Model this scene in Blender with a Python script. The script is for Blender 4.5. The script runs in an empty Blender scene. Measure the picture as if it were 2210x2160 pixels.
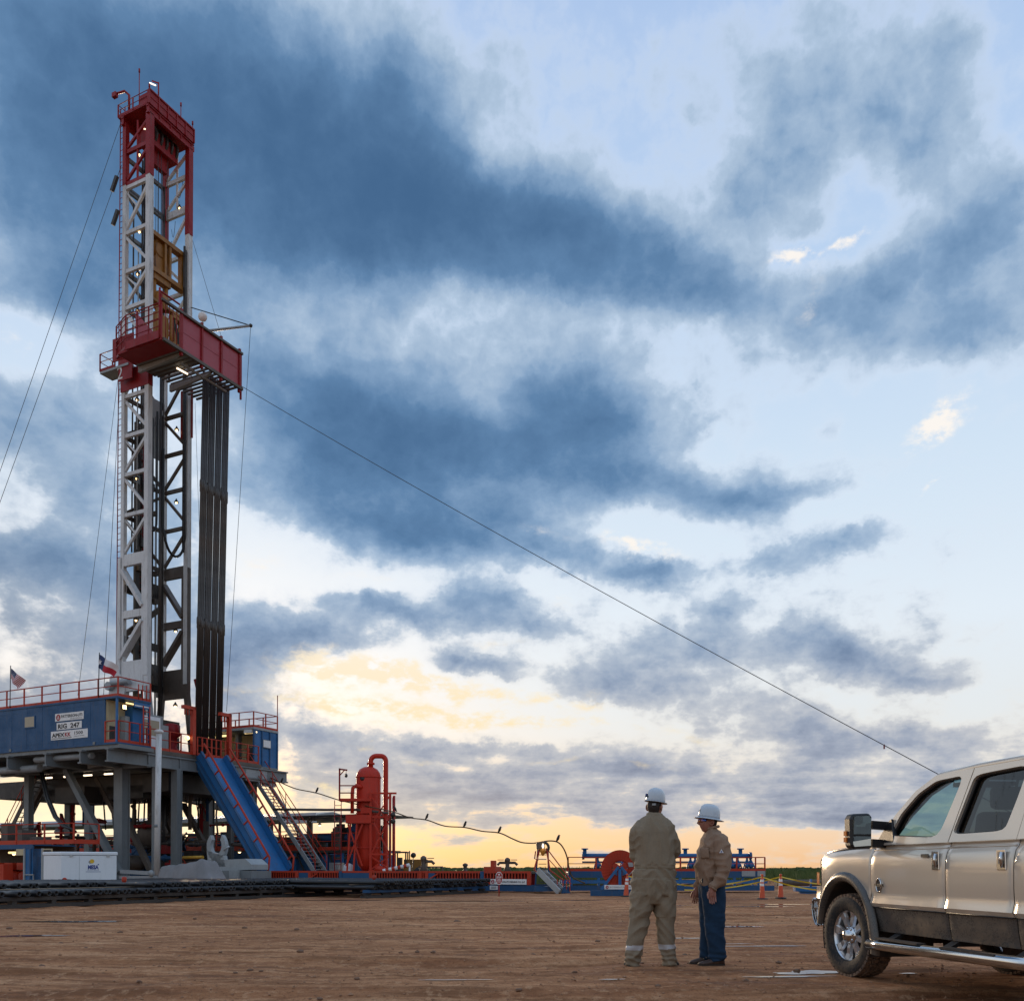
import bpy, bmesh, math, random
import numpy as np
from mathutils import Vector, Matrix, Euler

random.seed(7)
PI = math.pi
scene = bpy.context.scene
col = scene.collection

# ------------------------------------------------------------------ camera
F_PX, CX, HY, CAM_H = 2028.0, 1105.0, 1873.0, 1.08
PITCH = math.radians(0.8)
PPY = HY - F_PX * math.tan(PITCH)
CP, SP = math.cos(PITCH), math.sin(PITCH)
cam_d = bpy.data.cameras.new('camera')
cam_d.sensor_width = 36.0
cam_d.lens = 36.0 * F_PX / 2210.0
cam_d.shift_y = (PPY - 1080.0) / 2210.0
cam_d.clip_start = 0.1
cam_d.clip_end = 6000
cam = bpy.data.objects.new('camera', cam_d)
col.objects.link(cam)
cam.location = (0, 0, CAM_H)
cam.rotation_euler = (PI / 2 + PITCH, 0, 0)
scene.camera = cam
scene.view_settings.view_transform = 'Standard'
scene.view_settings.look = 'None'
scene.view_settings.exposure = 0.0
scene.view_settings.gamma = 1.0
scene.view_settings.use_curve_mapping = False
scene.cycles.use_denoising = True
scene.cycles.max_bounces = 6
scene.cycles.diffuse_bounces = 3
scene.cycles.glossy_bounces = 4
scene.cycles.transmission_bounces = 6
scene.cycles.transparent_max_bounces = 8
scene.cycles.sample_clamp_indirect = 4.0

# photo pixel -> world (a pixel gives a direction, the distance comes from what the thing stands on)
def ray(px, py):
    u = (px - CX) / F_PX; v = -(py - PPY) / F_PX
    return Vector((u, CP - SP * v, SP + CP * v))
C0 = Vector((0, 0, CAM_H))
AX = Vector((-.892, .452, 0)).normalized()      # rig axis: from the pipe door back to the drawworks
BX = Vector((AX.y, -AX.x, 0))                   # rig axis: from the near side to the far side
def onY(px, py, Y):
    r = ray(px, py); return C0 + r * (Y / r.y)
def onZ(px, py, z):
    r = ray(px, py); return C0 + r * ((z - CAM_H) / r.z)
def onB(px, py, b):
    r = ray(px, py); return C0 + r * ((b - C0.dot(BX)) / r.dot(BX))
def onA(px, py, a):
    r = ray(px, py); return C0 + r * ((a - C0.dot(AX)) / r.dot(AX))
def W(a, b, z):
    return AX * a + BX * b + Vector((0, 0, z))
def AB(p):
    return (p.dot(AX), p.dot(BX), p.z)

def lin(c):
    f = lambda v: v / 12.92 if v <= .04045 else ((v + .055) / 1.055) ** 2.4
    return tuple(f(v / 255.0) for v in c) + (1.0,)

# ------------------------------------------------------------------ sky
SUN_AZ = math.radians(-17.5)       # measured from +Y towards +X
SUN_EL = math.radians(6.5)
world = bpy.data.worlds.new('World')
scene.world = world
world.use_nodes = True
wt = world.node_tree
wt.nodes.clear()
def _in(sock, v):
    if hasattr(v, 'is_linked') or isinstance(v, bpy.types.NodeSocket):
        wt.links.new(v, sock)
    elif v is not None:
        sock.default_value = v
def wm(op, a, b=None, c=None, clamp=False):
    n = wt.nodes.new('ShaderNodeMath'); n.operation = op; n.use_clamp = clamp
    _in(n.inputs[0], a); _in(n.inputs[1], b); _in(n.inputs[2], c)
    return n.outputs[0]
def wv(op, a, b=None):
    n = wt.nodes.new('ShaderNodeVectorMath'); n.operation = op
    _in(n.inputs[0], a); _in(n.inputs[1], b)
    return n
def wcomb(x, y, z):
    n = wt.nodes.new('ShaderNodeCombineXYZ')
    _in(n.inputs[0], x); _in(n.inputs[1], y); _in(n.inputs[2], z)
    return n.outputs[0]
def wnoise(vec, scale, detail, rough=.55, lac=2.0):
    n = wt.nodes.new('ShaderNodeTexNoise'); n.noise_dimensions = '3D'
    _in(n.inputs['Vector'], vec)
    n.inputs['Scale'].default_value = scale; n.inputs['Detail'].default_value = detail
    n.inputs['Roughness'].default_value = rough; n.inputs['Lacunarity'].default_value = lac
    return n
def wsmooth(x, lo, hi):
    n = wt.nodes.new('ShaderNodeMapRange'); n.interpolation_type = 'SMOOTHSTEP'
    _in(n.inputs[0], x); n.inputs[1].default_value = lo; n.inputs[2].default_value = hi
    return n.outputs[0]
def wmix(f, a, b, mode='MIX'):
    n = wt.nodes.new('ShaderNodeMix'); n.data_type = 'RGBA'; n.blend_type = mode
    _in(n.inputs[0], f); _in(n.inputs[6], a); _in(n.inputs[7], b)
    return n.outputs[2]
def wramp(f, stops, interp='B_SPLINE'):
    n = wt.nodes.new('ShaderNodeValToRGB'); cr = n.color_ramp; cr.interpolation = interp
    while len(cr.elements) < len(stops): cr.elements.new(0.5)
    for e, (p, c) in zip(cr.elements, stops):
        e.position = p; e.color = c
    _in(n.inputs[0], f)
    return n.outputs[0]

tc = wt.nodes.new('ShaderNodeTexCoord')
sep = wt.nodes.new('ShaderNodeSeparateXYZ')
wt.links.new(tc.outputs['Generated'], sep.inputs[0])
az = wm('ARCTAN2', sep.outputs[0], sep.outputs[1])
el = wm('ARCSINE', wm('MAXIMUM', wm('MINIMUM', sep.outputs[2], 1.0), -1.0))
elp = wm('MAXIMUM', el, 0.0)
# cloud layers look flatter towards the horizon: finer noise in elevation there
elw = wm('MULTIPLY_ADD', wm('SQRT', wm('ADD', elp, .003)), .36, wm('MULTIPLY', elp, .75))
base_n = wcomb(az, wm('MULTIPLY', elw, 1.15), 0.37)
n1 = wnoise(base_n, 5.5, 3, .55)
n2 = wnoise(base_n, 17.0, 5, .64)
w1 = wv('SUBTRACT', n1.outputs['Color'], (.5, .5, .5)).outputs[0]
w2 = wv('SUBTRACT', n2.outputs['Color'], (.5, .5, .5)).outputs[0]
pp = wcomb(az, el, 0.0)
pp = wv('ADD', pp, wv('MULTIPLY', w1, (.060, .040, 0)).outputs[0]).outputs[0]
pp = wv('ADD', pp, wv('MULTIPLY', w2, (.044, .038, 0)).outputs[0]).outputs[0]

def px_azel(x, y):                 # x, y in the 1948-wide view of the photograph
    r = ray(x * 1.13450, y * 1.13450)
    return math.atan2(r.x, r.y), math.atan2(r.z, math.hypot(r.x, r.y))
# the cloud masses are summed up from ellipses once, on a grid over azimuth and elevation
GA, GE0, GE1, GW, GH = .80, -.10, 1.0, 512, 384
_ga, _ge = np.meshgrid(np.linspace(-GA, GA, GW), np.linspace(GE0, GE1, GH))
def blobs(lst, grow=1.0, gain=1.0):
    acc = np.zeros((GH, GW))
    for (x, y, rx, ry, rot, amp) in lst:
        a0, e0 = px_azel(x, y)
        a1, _ = px_azel(x + 10, y); _, e1 = px_azel(x, y - 10)
        sx = grow * rx * (a1 - a0) / 10; sy = grow * ry * (e1 - e0) / 10
        c, s_ = math.cos(math.radians(-rot)), math.sin(math.radians(-rot))
        u = ((_ga - a0) * c + (_ge - e0) * s_) / sx
        v = (-(_ga - a0) * s_ + (_ge - e0) * c) / sy
        acc += amp * gain * np.exp(-u * u - v * v)
    return acc
# SKYDATA
DARK = [
 # great bank on the upper left
 (140, 130, 330, 190, 0, .50), (330, 330, 330, 190, 0, .62), (60, 430, 200, 130, 0, .40),
 (690, 340, 220, 150, 10, .58), (560, 470, 260, 90, 0, .40), (840, 270, 110, 110, 0, .35),
 (1010, 430, 210, 85, 8, .55), (1170, 440, 180, 75, 12, .55), (1340, 530, 140, 56, 10, .46), (780, 400, 240, 120, 0, .35), (900, 520, 220, 50, 4, .30),
 (1130, 560, 150, 40, 8, .25), (130, 560, 170, 60, -10, .35),
 (460, 60, 380, 150, 0, .34), (640, 190, 190, 120, 0, .34), (250, 180, 330, 170, 0, .25), (820, 120, 160, 90, 0, .16),
 (10, 260, 130, 200, 0, .34),
 # second bank
 (1120, 770, 130, 85, 10, .75), (960, 850, 200, 100, 0, .70), (760, 840, 190, 110, 0, .58),
 (640, 740, 160, 90, 0, .52), (560, 900, 160, 90, 0, .50), (1240, 920, 170, 50, 6, .62),
 (1430, 950, 90, 38, 6, .50), (760, 1010, 190, 55, 6, .62), (980, 1010, 160, 50, 4, .45),
 (1120, 1075, 150, 28, 6, .55), (1560, 935, 90, 20, -4, .25),
 # left middle
 (60, 850, 130, 80, 0, .38), (200, 960, 160, 90, 0, .24), (70, 1065, 160, 50, 0, .55), (170, 780, 100, 70, 0, .3),
 (130, 1210, 170, 60, 0, .30), (320, 1100, 130, 90, 0, .32),
 (90, 1200, 230, 70, 0, .10), (50, 1330, 200, 60, 0, .18), (330, 1330, 200, 50, 0, .16), (200, 1450, 260, 22, 0, .35), (420, 700, 120, 60, 0, .25),
 # middle rank
 (900, 1140, 110, 36, 4, .70), (740, 1165, 130, 26, 10, .60), (560, 1215, 150, 60, 0, .62), (1010, 1195, 90, 18, 8, .4),
 (850, 1262, 50, 18, 0, .55), (925, 1258, 55, 26, 10, .60), (480, 1250, 130, 30, 0, .35),
 (1460, 1070, 140, 34, -4, .44), (1640, 1020, 70, 22, -16, .36), (1370, 1150, 45, 22, 0, .45),
 (1240, 1090, 60, 30, 0, .42), (1280, 1235, 150, 50, 4, .42), (1090, 1300, 140, 36, 6, .42),
 (1640, 1265, 170, 38, 10, .52), (1520, 1215, 90, 28, 14, .34), (1450, 1250, 350, 120, 0, .12), (1760, 1300, 70, 14, 8, .3), (1380, 1340, 160, 40, 8, .34),
 (1520, 1395, 180, 26, 4, .38), (1760, 1400, 160, 22, -4, .4),
 # low rank
 (610, 1395, 90, 30, 4, .5), (860, 1422, 90, 18, 2, .6), (1020, 1430, 60, 20, 8, .5), (1180, 1470, 110, 24, 2, .48),
 (1010, 1512, 160, 20, 3, .42), (820, 1535, 80, 24, 6, .45), (560, 1480, 60, 50, 0, .3), (1380, 1480, 160, 30, 0, .42),
 (1500, 1550, 220, 40, 0, .40), (1720, 1500, 220, 60, 0, .34), (1260, 1570, 120, 20, 0, .25),
 (60, 1350, 180, 60, 0, .35), (260, 1420, 160, 40, 0, .3), (430, 1330, 90, 60, 0, .35),
 # right top
 (1790, 80, 90, 110, 20, .32), (1700, 250, 120, 90, 20, .30), (1500, 300, 90, 110, 0, .24), (1440, 380, 70, 70, 0, .28),
 (1890, 420, 110, 140, 0, .42), (1720, 520, 180, 70, -10, .42), (1860, 620, 150, 55, 0, .34), (1560, 430, 60, 40, 0, .2),
 (1600, 610, 110, 40, 0, .25), (1440, 700, 40, 30, 0, .18), (1330, 810, 55, 16, -14, .22), (1580, 815, 40, 14, 0, .14), (1890, 1000, 50, 40, 0, .10),
 (1330, 60, 60, 40, 0, .10), (1480, 240, 50, 50, 0, .10),
 (1300, 120, 260, 120, 0, .12), (1450, 180, 160, 130, 0, .14), (1600, 100, 130, 90, 0, .16), (1620, 330, 150, 110, 0, .18), (1800, 250, 150, 120, 0, .20), (1750, 640, 260, 70, 0, .20), (1420, 560, 160, 50, 0, .2),
 (1500, 1480, 420, 90, 0, .10), (1200, 1400, 380, 90, 0, .06), (1650, 1440, 300, 30, 3, .18), (750, 1480, 200, 30, 0, .25), (700, 1440, 160, 20, 4, .3), (930, 1480, 140, 16, 4, .35), (1120, 1540, 160, 14, 2, .32), (690, 1545, 70, 16, 0, .30),
 (500, 620, 520, 190, 0, .10), (380, 1150, 460, 200, 0, .08), (950, 620, 300, 90, 0, .12), (300, 40, 420, 120, 0, .12), (1650, 600, 300, 140, 0, .10),
 (170, 680, 200, 90, 0, .22), (330, 560, 240, 90, 0, .15),
 # gaps
 (40, 655, 90, 60, 0, -.55), (620, 110, 160, 60, -10, -.16), (940, 300, 60, 60, 40, -.3), (1530, 490, 80, 40, 0, -.35), (1600, 380, 70, 50, 0, -.15),
 (500, 1100, 80, 70, 0, -.5), (760, 1290, 210, 34, 4, -.55), (960, 1350, 220, 30, 5, -.6), (1250, 1040, 110, 30, 8, -.4), (700, 1120, 90, 24, 0, -.4), (1040, 1130, 60, 30, 20, -.3),
 (940, 780, 60, 30, 10, -.18), (1350, 1590, 260, 16, 0, -.3),
]
BRIGHT = [
 (1500, 492, 44, 20, 8, .95), (1602, 474, 46, 9, -14, .75), (1545, 580, 26, 60, 14, .30), (1650, 390, 60, 30, 0, .10),
 (1788, 798, 58, 26, -28, 1.05), (1764, 910, 26, 7, -42, 1.0),
 (1215, 1048, 80, 16, 10, .62), (1020, 1018, 60, 16, 6, .35), (1170, 1030, 40, 14, 20, .3),
 (690, 1280, 150, 26, 6, .70), (860, 1315, 160, 26, 4, .62), (1010, 1370, 190, 14, 2, .62), (600, 1290, 90, 18, 0, .42),
 (1110, 1330, 110, 16, 4, .4), (490, 1085, 70, 50, 0, .30), (720, 1105, 110, 18, 0, .28), (40, 655, 60, 40, 0, .25),
 (950, 1225, 70, 10, 0, .35), (1080, 1150, 60, 24, 20, .25), (900, 1020, 40, 20, 0, .1),
 (640, 1500, 70, 12, 10, .7), (560, 1560, 140, 14, 0, .6), (760, 1570, 120, 8, 3, .5), (900, 1590, 160, 8, 2, .45), (690, 1400, 60, 10, 12, .4), (800, 1440, 90, 8, 4, .35), (1060, 1460, 80, 8, 4, .35), (1250, 1460, 90, 8, 8, .3), (600, 1330, 160, 14, 4, .5), (760, 1355, 160, 12, 6, .5), (1330, 1400, 80, 10, 14, .30), (1350, 1440, 40, 8, 10, .3), (1440, 1530, 30, 5, 0, .4),
]
# wider sky: broken cloud all round, so that it goes on beyond the frame
front = wsmooth(wm('ABSOLUTE', az), .95, .62)
upper = wsmooth(el, 1.0, .80)
inview = wm('MULTIPLY', front, upper)
n3 = wnoise(wcomb(sep.outputs[0], sep.outputs[1], wm('MULTIPLY', sep.outputs[2], 1.6)), 1.7, 4, .55)
away = wm('MULTIPLY', wsmooth(n3.outputs['Fac'], .42, .68), .62)
away = wm('MULTIPLY', away, wm('SUBTRACT', 1.0, inview))
_px = np.zeros((GH, GW, 4), dtype=np.float32)
_px[..., 0] = blobs(DARK, 1.12, 1.12) * .25 + .5
_px[..., 1] = blobs(BRIGHT) * .25
_px[..., 3] = 1.0
cmap = bpy.data.images.new('cloud_masses', GW, GH, float_buffer=True, is_data=True)
cmap.pixels.foreach_set(_px.ravel()); cmap.update()
cim = wt.nodes.new('ShaderNodeTexImage'); cim.image = cmap; cim.interpolation = 'Cubic'; cim.extension = 'EXTEND'
_uv = wv('MULTIPLY_ADD', pp, (.5 / GA, 1 / (GE1 - GE0), 0)); _uv.inputs[2].default_value = (.5, -GE0 / (GE1 - GE0), 0)
wt.links.new(_uv.outputs[0], cim.inputs[0])
_cs = wt.nodes.new('ShaderNodeSeparateColor'); wt.links.new(cim.outputs[0], _cs.inputs[0])
cdark = wm('MULTIPLY', wm('MULTIPLY', wm('SUBTRACT', _cs.outputs[0], .5), 4.0), inview)
cbright = wm('MULTIPLY', wm('MULTIPLY', _cs.outputs[1], 4.0), inview)
dens = wm('ADD', cdark, away)
nd = wnoise(wcomb(az, wm('MULTIPLY', elw, 1.2), 3.1), 11.0, 7, .62)
nd2 = wnoise(wcomb(az, wm('MULTIPLY', elw, 1.7), 8.1), 38.0, 6, .64)
fluct = wm('SUBTRACT', nd.outputs['Fac'], .5)
# rounded, puffy cells for the cumulus edges
vo = wt.nodes.new('ShaderNodeTexVoronoi'); vo.voronoi_dimensions = '2D'; vo.feature = 'F1'; vo.normalize = True
_vv = wv('ADD', wcomb(az, wm('MULTIPLY', elw, 1.2), 0.0), wv('MULTIPLY', w2, (.05, .05, 0)).outputs[0]).outputs[0]
wt.links.new(_vv, vo.inputs['Vector']); vo.inputs['Scale'].default_value = 17.0; vo.inputs['Detail'].default_value = 3.0; vo.inputs['Roughness'].default_value = .6
puff = wm('SUBTRACT', .34, vo.outputs['Distance'])
# thin streaks of cloud low down
nlow = wnoise(wcomb(az, wm('MULTIPLY', el, 5.5), 5.7), 13.0, 6, .62)
lowm2 = wsmooth(el, .17, .05)
fluct2 = wm('SUBTRACT', nd2.outputs['Fac'], .5)
lowm = wsmooth(el, .42, .12)
dens = wm('MULTIPLY_ADD', fluct, wm('MULTIPLY_ADD', lowm, .60, .62), dens)
dens = wm('ADD', dens, .05)
dens = wm('MULTIPLY_ADD', puff, wm('MULTIPLY_ADD', lowm, .25, .62), dens)
dens = wm('MULTIPLY_ADD', wm('MULTIPLY', wm('SUBTRACT', nlow.outputs['Fac'], .46), lowm2), 1.5, dens)
dens = wm('MULTIPLY_ADD', fluct2, wm('MULTIPLY_ADD', lowm, .30, .22), dens)
dens = wm('MULTIPLY_ADD', wm('SUBTRACT', n1.outputs['Fac'], .5), .62, dens)
thick = wsmooth(dens, -.14, 1.85)
brt = wm('MULTIPLY', cbright, wm('MULTIPLY_ADD', fluct2, 6.0, 1.0))
brt = wsmooth(brt, .10, 1.05)

e_deg = lambda d: math.radians(d) / (PI / 2)
elf = wm('DIVIDE', elp, PI / 2)
clear = wramp(elf, [(0.0, lin((236, 186, 140))), (e_deg(1.6), lin((236, 206, 178))), (e_deg(4.5), lin((226, 220, 214))), (e_deg(8), lin((224, 229, 233))),
                    (e_deg(14), lin((222, 233, 244))), (e_deg(22), lin((206, 224, 242))), (e_deg(32), lin((182, 207, 238))),
                    (e_deg(44), lin((168, 194, 232))), (1.0, lin((140, 172, 218)))], 'LINEAR')
# glow round the low sun
daz = wm('SUBTRACT', az, SUN_AZ)
g1 = wm('POWER', 0.3679, wm('ADD', wm('POWER', wm('DIVIDE', daz, .46), 2.0), wm('POWER', wm('DIVIDE', el, .088), 2.0)))
g2 = wm('POWER', 0.3679, wm('ADD', wm('POWER', wm('DIVIDE', wm('ADD', daz, .10), .25), 2.0), wm('POWER', wm('DIVIDE', wm('SUBTRACT', el, .04), .042), 2.0)))
clear = wmix(wm('MULTIPLY', g1, .92, clamp=True), clear, lin((253, 208, 134)))
nish = wt.nodes.new('ShaderNodeTexSky'); nish.sky_type = 'NISHITA'; nish.sun_disc = False
nish.sun_elevation = SUN_EL; nish.sun_rotation = SUN_AZ; nish.air_density = 1.4; nish.dust_density = 2.0
clear = wmix(1.0, clear, wmix(1.0, nish.outputs[0], (.012, .012, .012, 1), 'MULTIPLY'), 'ADD')
hi_ramp = wramp(thick, [(0.0, lin((214, 228, 244))), (.08, lin((220, 230, 244))), (.20, lin((176, 197, 220))), (.42, lin((134, 164, 197))), (.68, lin((96, 132, 171))), (1.0, lin((69, 104, 143)))], 'LINEAR')
lo_ramp = wramp(thick, [(0.0, lin((232, 228, 222))), (.08, lin((238, 232, 222))), (.20, lin((204, 205, 208))), (.48, lin((162, 171, 188))), (1.0, lin((92, 110, 142)))], 'LINEAR')
lowmix = wsmooth(el, .10, .34)
cloud = wmix(lowmix, lo_ramp, hi_ramp)
warmth = wm('MULTIPLY', g1, .45)
cloud = wmix(warmth, cloud, lin((214, 172, 126)))
# the far left is greyer
leftgrey = wm('MULTIPLY', wsmooth(az, -.30, -.52), wsmooth(el, .50, .20))
cloud = wmix(wm('MULTIPLY', leftgrey, .35), cloud, lin((104, 116, 136)))
cover = wsmooth(thick, .0, .26)
skycol = wmix(cover, clear, cloud)
wcol = wmix(wsmooth(el, .10, .36), lin((255, 232, 184)), lin((255, 248, 240)))
skycol = wmix(wm('MULTIPLY', brt, .92), skycol, wcol)
skycol = wmix(wm('MULTIPLY', g2, .95, clamp=True), skycol, (1.2, 1.02, .70, 1))
bg = wt.nodes.new('ShaderNodeBackground')
wt.links.new(skycol, bg.inputs[0]); bg.inputs[1].default_value = 1.0
wo = wt.nodes.new('ShaderNodeOutputWorld'); wt.links.new(bg.outputs[0], wo.inputs[0])
world.cycles.sampling_method = 'MANUAL'; world.cycles.sample_map_resolution = 512

# ------------------------------------------------------------------ sun
sd = bpy.data.lights.new('sun', 'SUN'); sd.energy = 2.6; sd.angle = math.radians(8)
sd.color = (1.0, .74, .48)
sun = bpy.data.objects.new('sun', sd); col.objects.link(sun)
sun_dir = Vector((math.sin(SUN_AZ) * math.cos(SUN_EL), math.cos(SUN_AZ) * math.cos(SUN_EL), math.sin(SUN_EL)))
sun.rotation_euler = (-sun_dir).to_track_quat('-Z', 'Y').to_euler()
sun.location = sun_dir * 200
# ------------------------------------------------------------------ helpers
def _basis(d, up=Vector((0, 0, 1))):
    d = d.normalized()
    if abs(d.dot(up)) > .97: up = Vector((1, 0, 0)) if abs(d.x) < .9 else Vector((0, 1, 0))
    s = d.cross(up).normalized(); u = s.cross(d).normalized()
    return s, u
class MB:
    """collects simple shapes (world coordinates) and links them as ONE mesh object"""
    def __init__(s): s.v = []; s.f = []; s.m = []; s.mi = 0; s.sm = []; s.smooth = False
    def add(s, vs, fs):
        o = len(s.v); s.v += [Vector(v) for v in vs]
        for f in fs:
            s.f.append([i + o for i in f]); s.m.append(s.mi); s.sm.append(s.smooth)
        return s
    def obox(s, c, x, y, z):
        c = Vector(c); x, y, z = Vector(x), Vector(y), Vector(z)
        vs = [c + x * i + y * j + z * k for k in (-1, 1) for j in (-1, 1) for i in (-1, 1)]
        fs = [(0, 2, 3, 1), (4, 5, 7, 6), (0, 1, 5, 4), (2, 6, 7, 3), (0, 4, 6, 2), (1, 3, 7, 5)]
        if x.cross(y).dot(z) < 0: fs = [f[::-1] for f in fs]
        return s.add(vs, fs)
    def box(s, x0, x1, y0, y1, z0, z1):
        return s.obox(((x0 + x1) / 2, (y0 + y1) / 2, (z0 + z1) / 2), ((x1 - x0) / 2, 0, 0), (0, (y1 - y0) / 2, 0), (0, 0, (z1 - z0) / 2))
    def rbox(s, a0, a1, b0, b1, z0, z1):          # box along the rig axes
        return s.obox(W((a0 + a1) / 2, (b0 + b1) / 2, (z0 + z1) / 2), AX * ((a1 - a0) / 2), BX * ((b1 - b0) / 2), (0, 0, (z1 - z0) / 2))
    def bar(s, p, q, w, h=None, up=Vector((0, 0, 1))):
        p, q = Vector(p), Vector(q); h = h or w
        a, b = _basis(q - p, up)
        return s.obox((p + q) / 2, a * (w / 2), (q - p) / 2, b * (h / 2))
    def tube(s, pts, r, seg=8, caps=True, closed=False):
        pts = [Vector(p) for p in pts]; n = len(pts)
        rr = r if isinstance(r, (list, tuple)) else [r] * n
        old = s.smooth; s.smooth = True
        vs = []; prev = None
        for i, p in enumerate(pts):
            if closed: d = pts[(i + 1) % n] - pts[i - 1]
            else: d = pts[min(i + 1, n - 1)] - pts[max(i - 1, 0)]
            d = d.normalized()
            if prev is None: a, b = _basis(d)
            else:
                a = (prev - d * prev.dot(d)).normalized(); b = a.cross(d).normalized()
            prev = a
            vs += [p + (a * math.cos(2 * PI * k / seg) + b * math.sin(2 * PI * k / seg)) * rr[i] for k in range(seg)]
        fs = []
        for i in range(n if closed else n - 1):
            j = (i + 1) % n
            for k in range(seg):
                k2 = (k + 1) % seg
                fs.append((i * seg + k, i * seg + k2, j * seg + k2, j * seg + k))
        s.add(vs, fs)
        s.smooth = False
        if caps and not closed:
            o = len(s.v) - len(vs)
            s.f.append([o + k for k in range(seg)][::-1]); s.m.append(s.mi); s.sm.append(False)
            s.f.append([o + (n - 1) * seg + k for k in range(seg)]); s.m.append(s.mi); s.sm.append(False)
        s.smooth = old
        return s
    def lathe(s, prof, o, ax=(0, 0, 1), seg=20, smooth=True):   # prof: (radius, along)
        o, ax = Vector(o), Vector(ax).normalized(); a, b = _basis(ax)
        vs = []; fs = []
        for (r, h) in prof:
            vs += [o + ax * h + (a * math.cos(2 * PI * k / seg) + b * math.sin(2 * PI * k / seg)) * max(r, 1e-4) for k in range(seg)]
        for i in range(len(prof) - 1):
            for k in range(seg):
                k2 = (k + 1) % seg
                fs.append((i * seg + k, (i + 1) * seg + k, (i + 1) * seg + k2, i * seg + k2))
        old = s.smooth; s.smooth = smooth; s.add(vs, fs); s.smooth = old
        return s
    def prism(s, poly, ext):
        poly = [Vector(p) for p in poly]; ext = Vector(ext); n = len(poly)
        vs = poly + [p + ext for p in poly]
        fs = [list(range(n))[::-1], list(range(n, 2 * n))] + [(i, (i + 1) % n, n + (i + 1) % n, n + i) for i in range(n)]
        return s.add(vs, fs)
    def grid(s, fn, nu, nv, smooth=True):
        vs = [fn(i / nu, j / nv) for j in range(nv + 1) for i in range(nu + 1)]
        fs = [(j * (nu + 1) + i, j * (nu + 1) + i + 1, (j + 1) * (nu + 1) + i + 1, (j + 1) * (nu + 1) + i) for j in range(nv) for i in range(nu)]
        old = s.smooth; s.smooth = smooth; s.add(vs, fs); s.smooth = old
        return s
    def build(s, name, mats, parent=None, bevel=0, fixn=False):
        o0 = parent_loc(parent) if parent and not LOCAL[0] else Vector((0, 0, 0))
        me = bpy.data.meshes.new(name)
        me.from_pydata([v - o0 for v in s.v], [], s.f)
        if not isinstance(mats, (list, tuple)): mats = [mats]
        for m in mats: me.materials.append(m)
        me.polygons.foreach_set('material_index', s.m)
        me.polygons.foreach_set('use_smooth', s.sm)
        me.update()
        ob = bpy.data.objects.new(name, me); col.objects.link(ob)
        if parent: ob.parent = parent
        if fixn:
            bm = bmesh.new(); bm.from_mesh(me); bmesh.ops.recalc_face_normals(bm, faces=bm.faces); bm.to_mesh(me); bm.free()
        if bevel:
            md = ob.modifiers.new('bevel', 'BEVEL'); md.width = bevel; md.segments = 2; md.limit_method = 'ANGLE'; md.angle_limit = math.radians(40)
        return ob
LOCAL = [False]                                  # True while a figure or vehicle is built in its own coordinates
def parent_loc(p):
    l = Vector((0, 0, 0))
    while p is not None: l += p.location; p = p.parent
    return l
def thing(name, label, cat, loc=(0, 0, 0), group=None):
    o = bpy.data.objects.new(name, None); col.objects.link(o); o.location = loc
    o.empty_display_size = .2
    o['label'] = label; o['category'] = cat
    if group: o['group'] = group
    return o
def tag(o, label, cat, group=None):
    o['label'] = label; o['category'] = cat
    if group: o['group'] = group
    return o
def center(o):                                   # put a single-mesh thing's origin at its base
    me = o.data; n = len(me.vertices)
    co = np.empty(n * 3, dtype=np.float32); me.vertices.foreach_get('co', co); co = co.reshape(-1, 3)
    c = Vector(((co[:, 0].min() + co[:, 0].max()) / 2, (co[:, 1].min() + co[:, 1].max()) / 2, co[:, 2].min()))
    me.transform(Matrix.Translation(-c)); o.location = c
    return o
def copy_tree(o, parent=None):
    c = o.copy(); col.objects.link(c); c.parent = parent
    for ch in list(o.children): copy_tree(ch, c)
    return c
def struct(o): o['kind'] = 'structure'; return o
def stuff(o): o['kind'] = 'stuff'; return o
def part(name, mat, parent, fn, **k):
    m = MB(); fn(m); return m.build(name, mat, parent, **k)
def catenary(p, q, sag, n=16):
    p, q = Vector(p), Vector(q)
    return [p.lerp(q, t / n) - Vector((0, 0, sag * 4 * (t / n) * (1 - t / n))) for t in range(n + 1)]

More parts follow.
